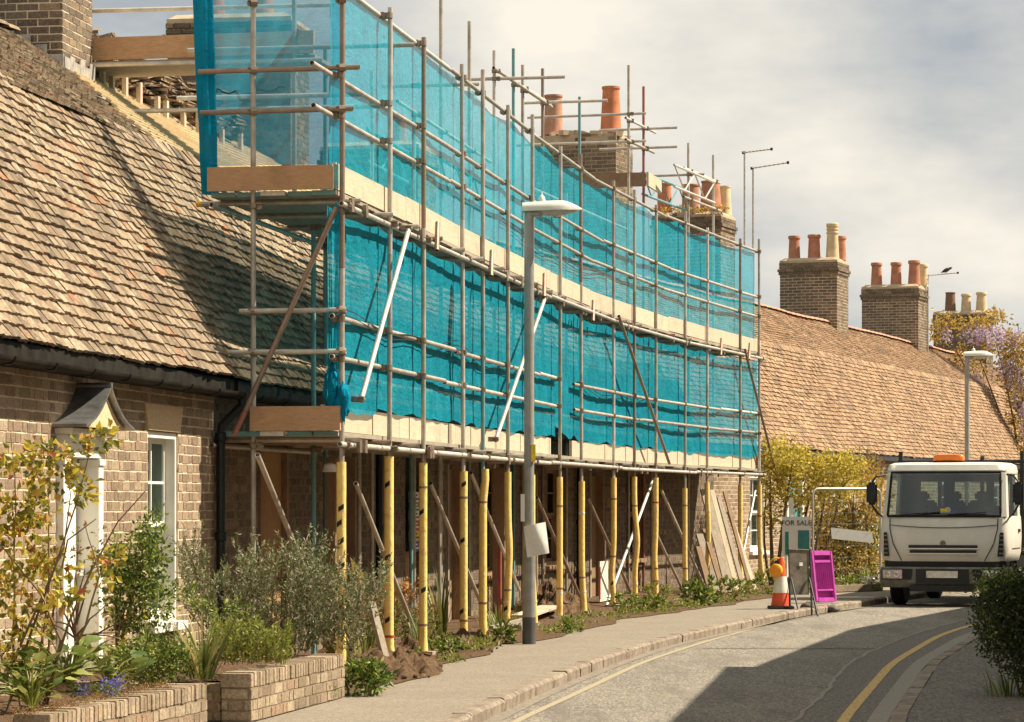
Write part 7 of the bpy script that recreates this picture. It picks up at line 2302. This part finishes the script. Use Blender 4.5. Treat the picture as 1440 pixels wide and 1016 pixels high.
stems('stem', wi, [(curve_pts(uv(1440, 700, YW), uv(x, y, YW), (.1, 0, 0)), .05, .012) for (x, y) in ((1400, 480), (1430, 500), (1375, 500), (1440, 560), (1330, 465))], 'bark')
# dark evergreen behind the truck at the right edge
o = thing('evergreen', (11.2, 62.0, 0), 'dark evergreen filling the right edge behind the truck', 'tree')
foliage('crown', o, [(uv(x, y, 62), (rx * .0148, .8, ry * .0148), n) for (x, y, rx, ry, n) in ((1455, 740, 34, 70, 260), (1440, 800, 26, 40, 120))], 9, .08, .10, .5, 'leaf_dark', .2)
stems('trunk', o, [([Vector((10.95, 62, -.1)), Vector((10.9, 62, 1.2))], .09, .05)], 'bark')

# ================================================================== aerials and bird
def aerial(px, y_base, y_top, bx, by, Y, n, label):
    root = thing('tv_aerial', uv(px, y_base, Y), label, 'aerial', 'roof aerials')
    b = MB(); b.tube([uv(px, y_base, Y), uv(px, y_top, Y)], .020, 8); b.build('mast', 'galv_wire', root)
    p0, p1 = uv(px - 2, y_top + 2, Y), uv(bx, by, Y - .3)
    b = MB(); b.tube([p0, p1], .014, 6); bo = b.build('boom', 'galv_wire', root)
    for k in range(n):
        q = p0.lerp(p1, (k + .5) / n); b = MB(); h_ = .09; b.tube([q + Vector((.06, .10, 0)) * 1, q - Vector((.06, .10, 0))], .006, 5); b.build('element', 'galv_wire', bo)
    for q in (p0, p1):
        b = MB(); b.box(q, (.05, .04, .06)); b.build('end_clip', 'truck_dark', bo)
    return p0, p1
aerial(1047, 350, 213, 1085, 210, 65.5, 8, 'taller of two slim aerials behind the scaffold end')
aerial(1059, 350, 235, 1108, 229, 65.0, 8, 'lower of two slim aerials behind the scaffold end')
p0, p1 = aerial(1305, 500, 386, 1347, 384, 86.5, 10, 'dark aerial with a bird on it beside the third chimney')
aerial(1432, 480, 455, 1420, 456, 96, 4, 'tiny distant aerial above the wisteria')
q = p0.lerp(p1, .62) + Vector((0, 0, .03))
bird = thing('bird', q, 'small dark bird perched on the aerial', 'bird')
b = MB(); b.lathe([(.004, -.17), (.02, -.12), (.05, -.04), (.06, .03), (.045, .08), (.035, .11), (.038, .135), (.028, .165), (.006, .20)], q + Vector((0, 0, .075)), 10, (.9, 0, .42)); b.build('body', 'bird_dark', bird, smooth=True)
for dx in (-.012, .012):
    b = MB(); b.tube([q + Vector((dx, dx, -.02)), q + Vector((dx, dx, .04))], .005, 5); b.build('leg', 'bird_dark', bird)
# lichen and yellow flowers on the fifth chimney top
st_e = WP(66.3, 2.65, 8.1)
o = thing('chimney_weeds', st_e, 'yellow-flowered weeds growing on the broad chimney by the lattice beam', 'weed')
foliage('foliage', o, [(st_e + Vector((-.3 * k, .1 * k, .02)), (.22, .2, .10), 12) for k in range(5)], 8, .03, .07, .4, 'leaf_dry', .4)
foliage('petals', o, [(st_e + Vector((-.3 * k, .0, .06)), (.2, .15, .07), 7) for k in range(5)], 6, .02, .05, .8, 'petal_yellow', .4)
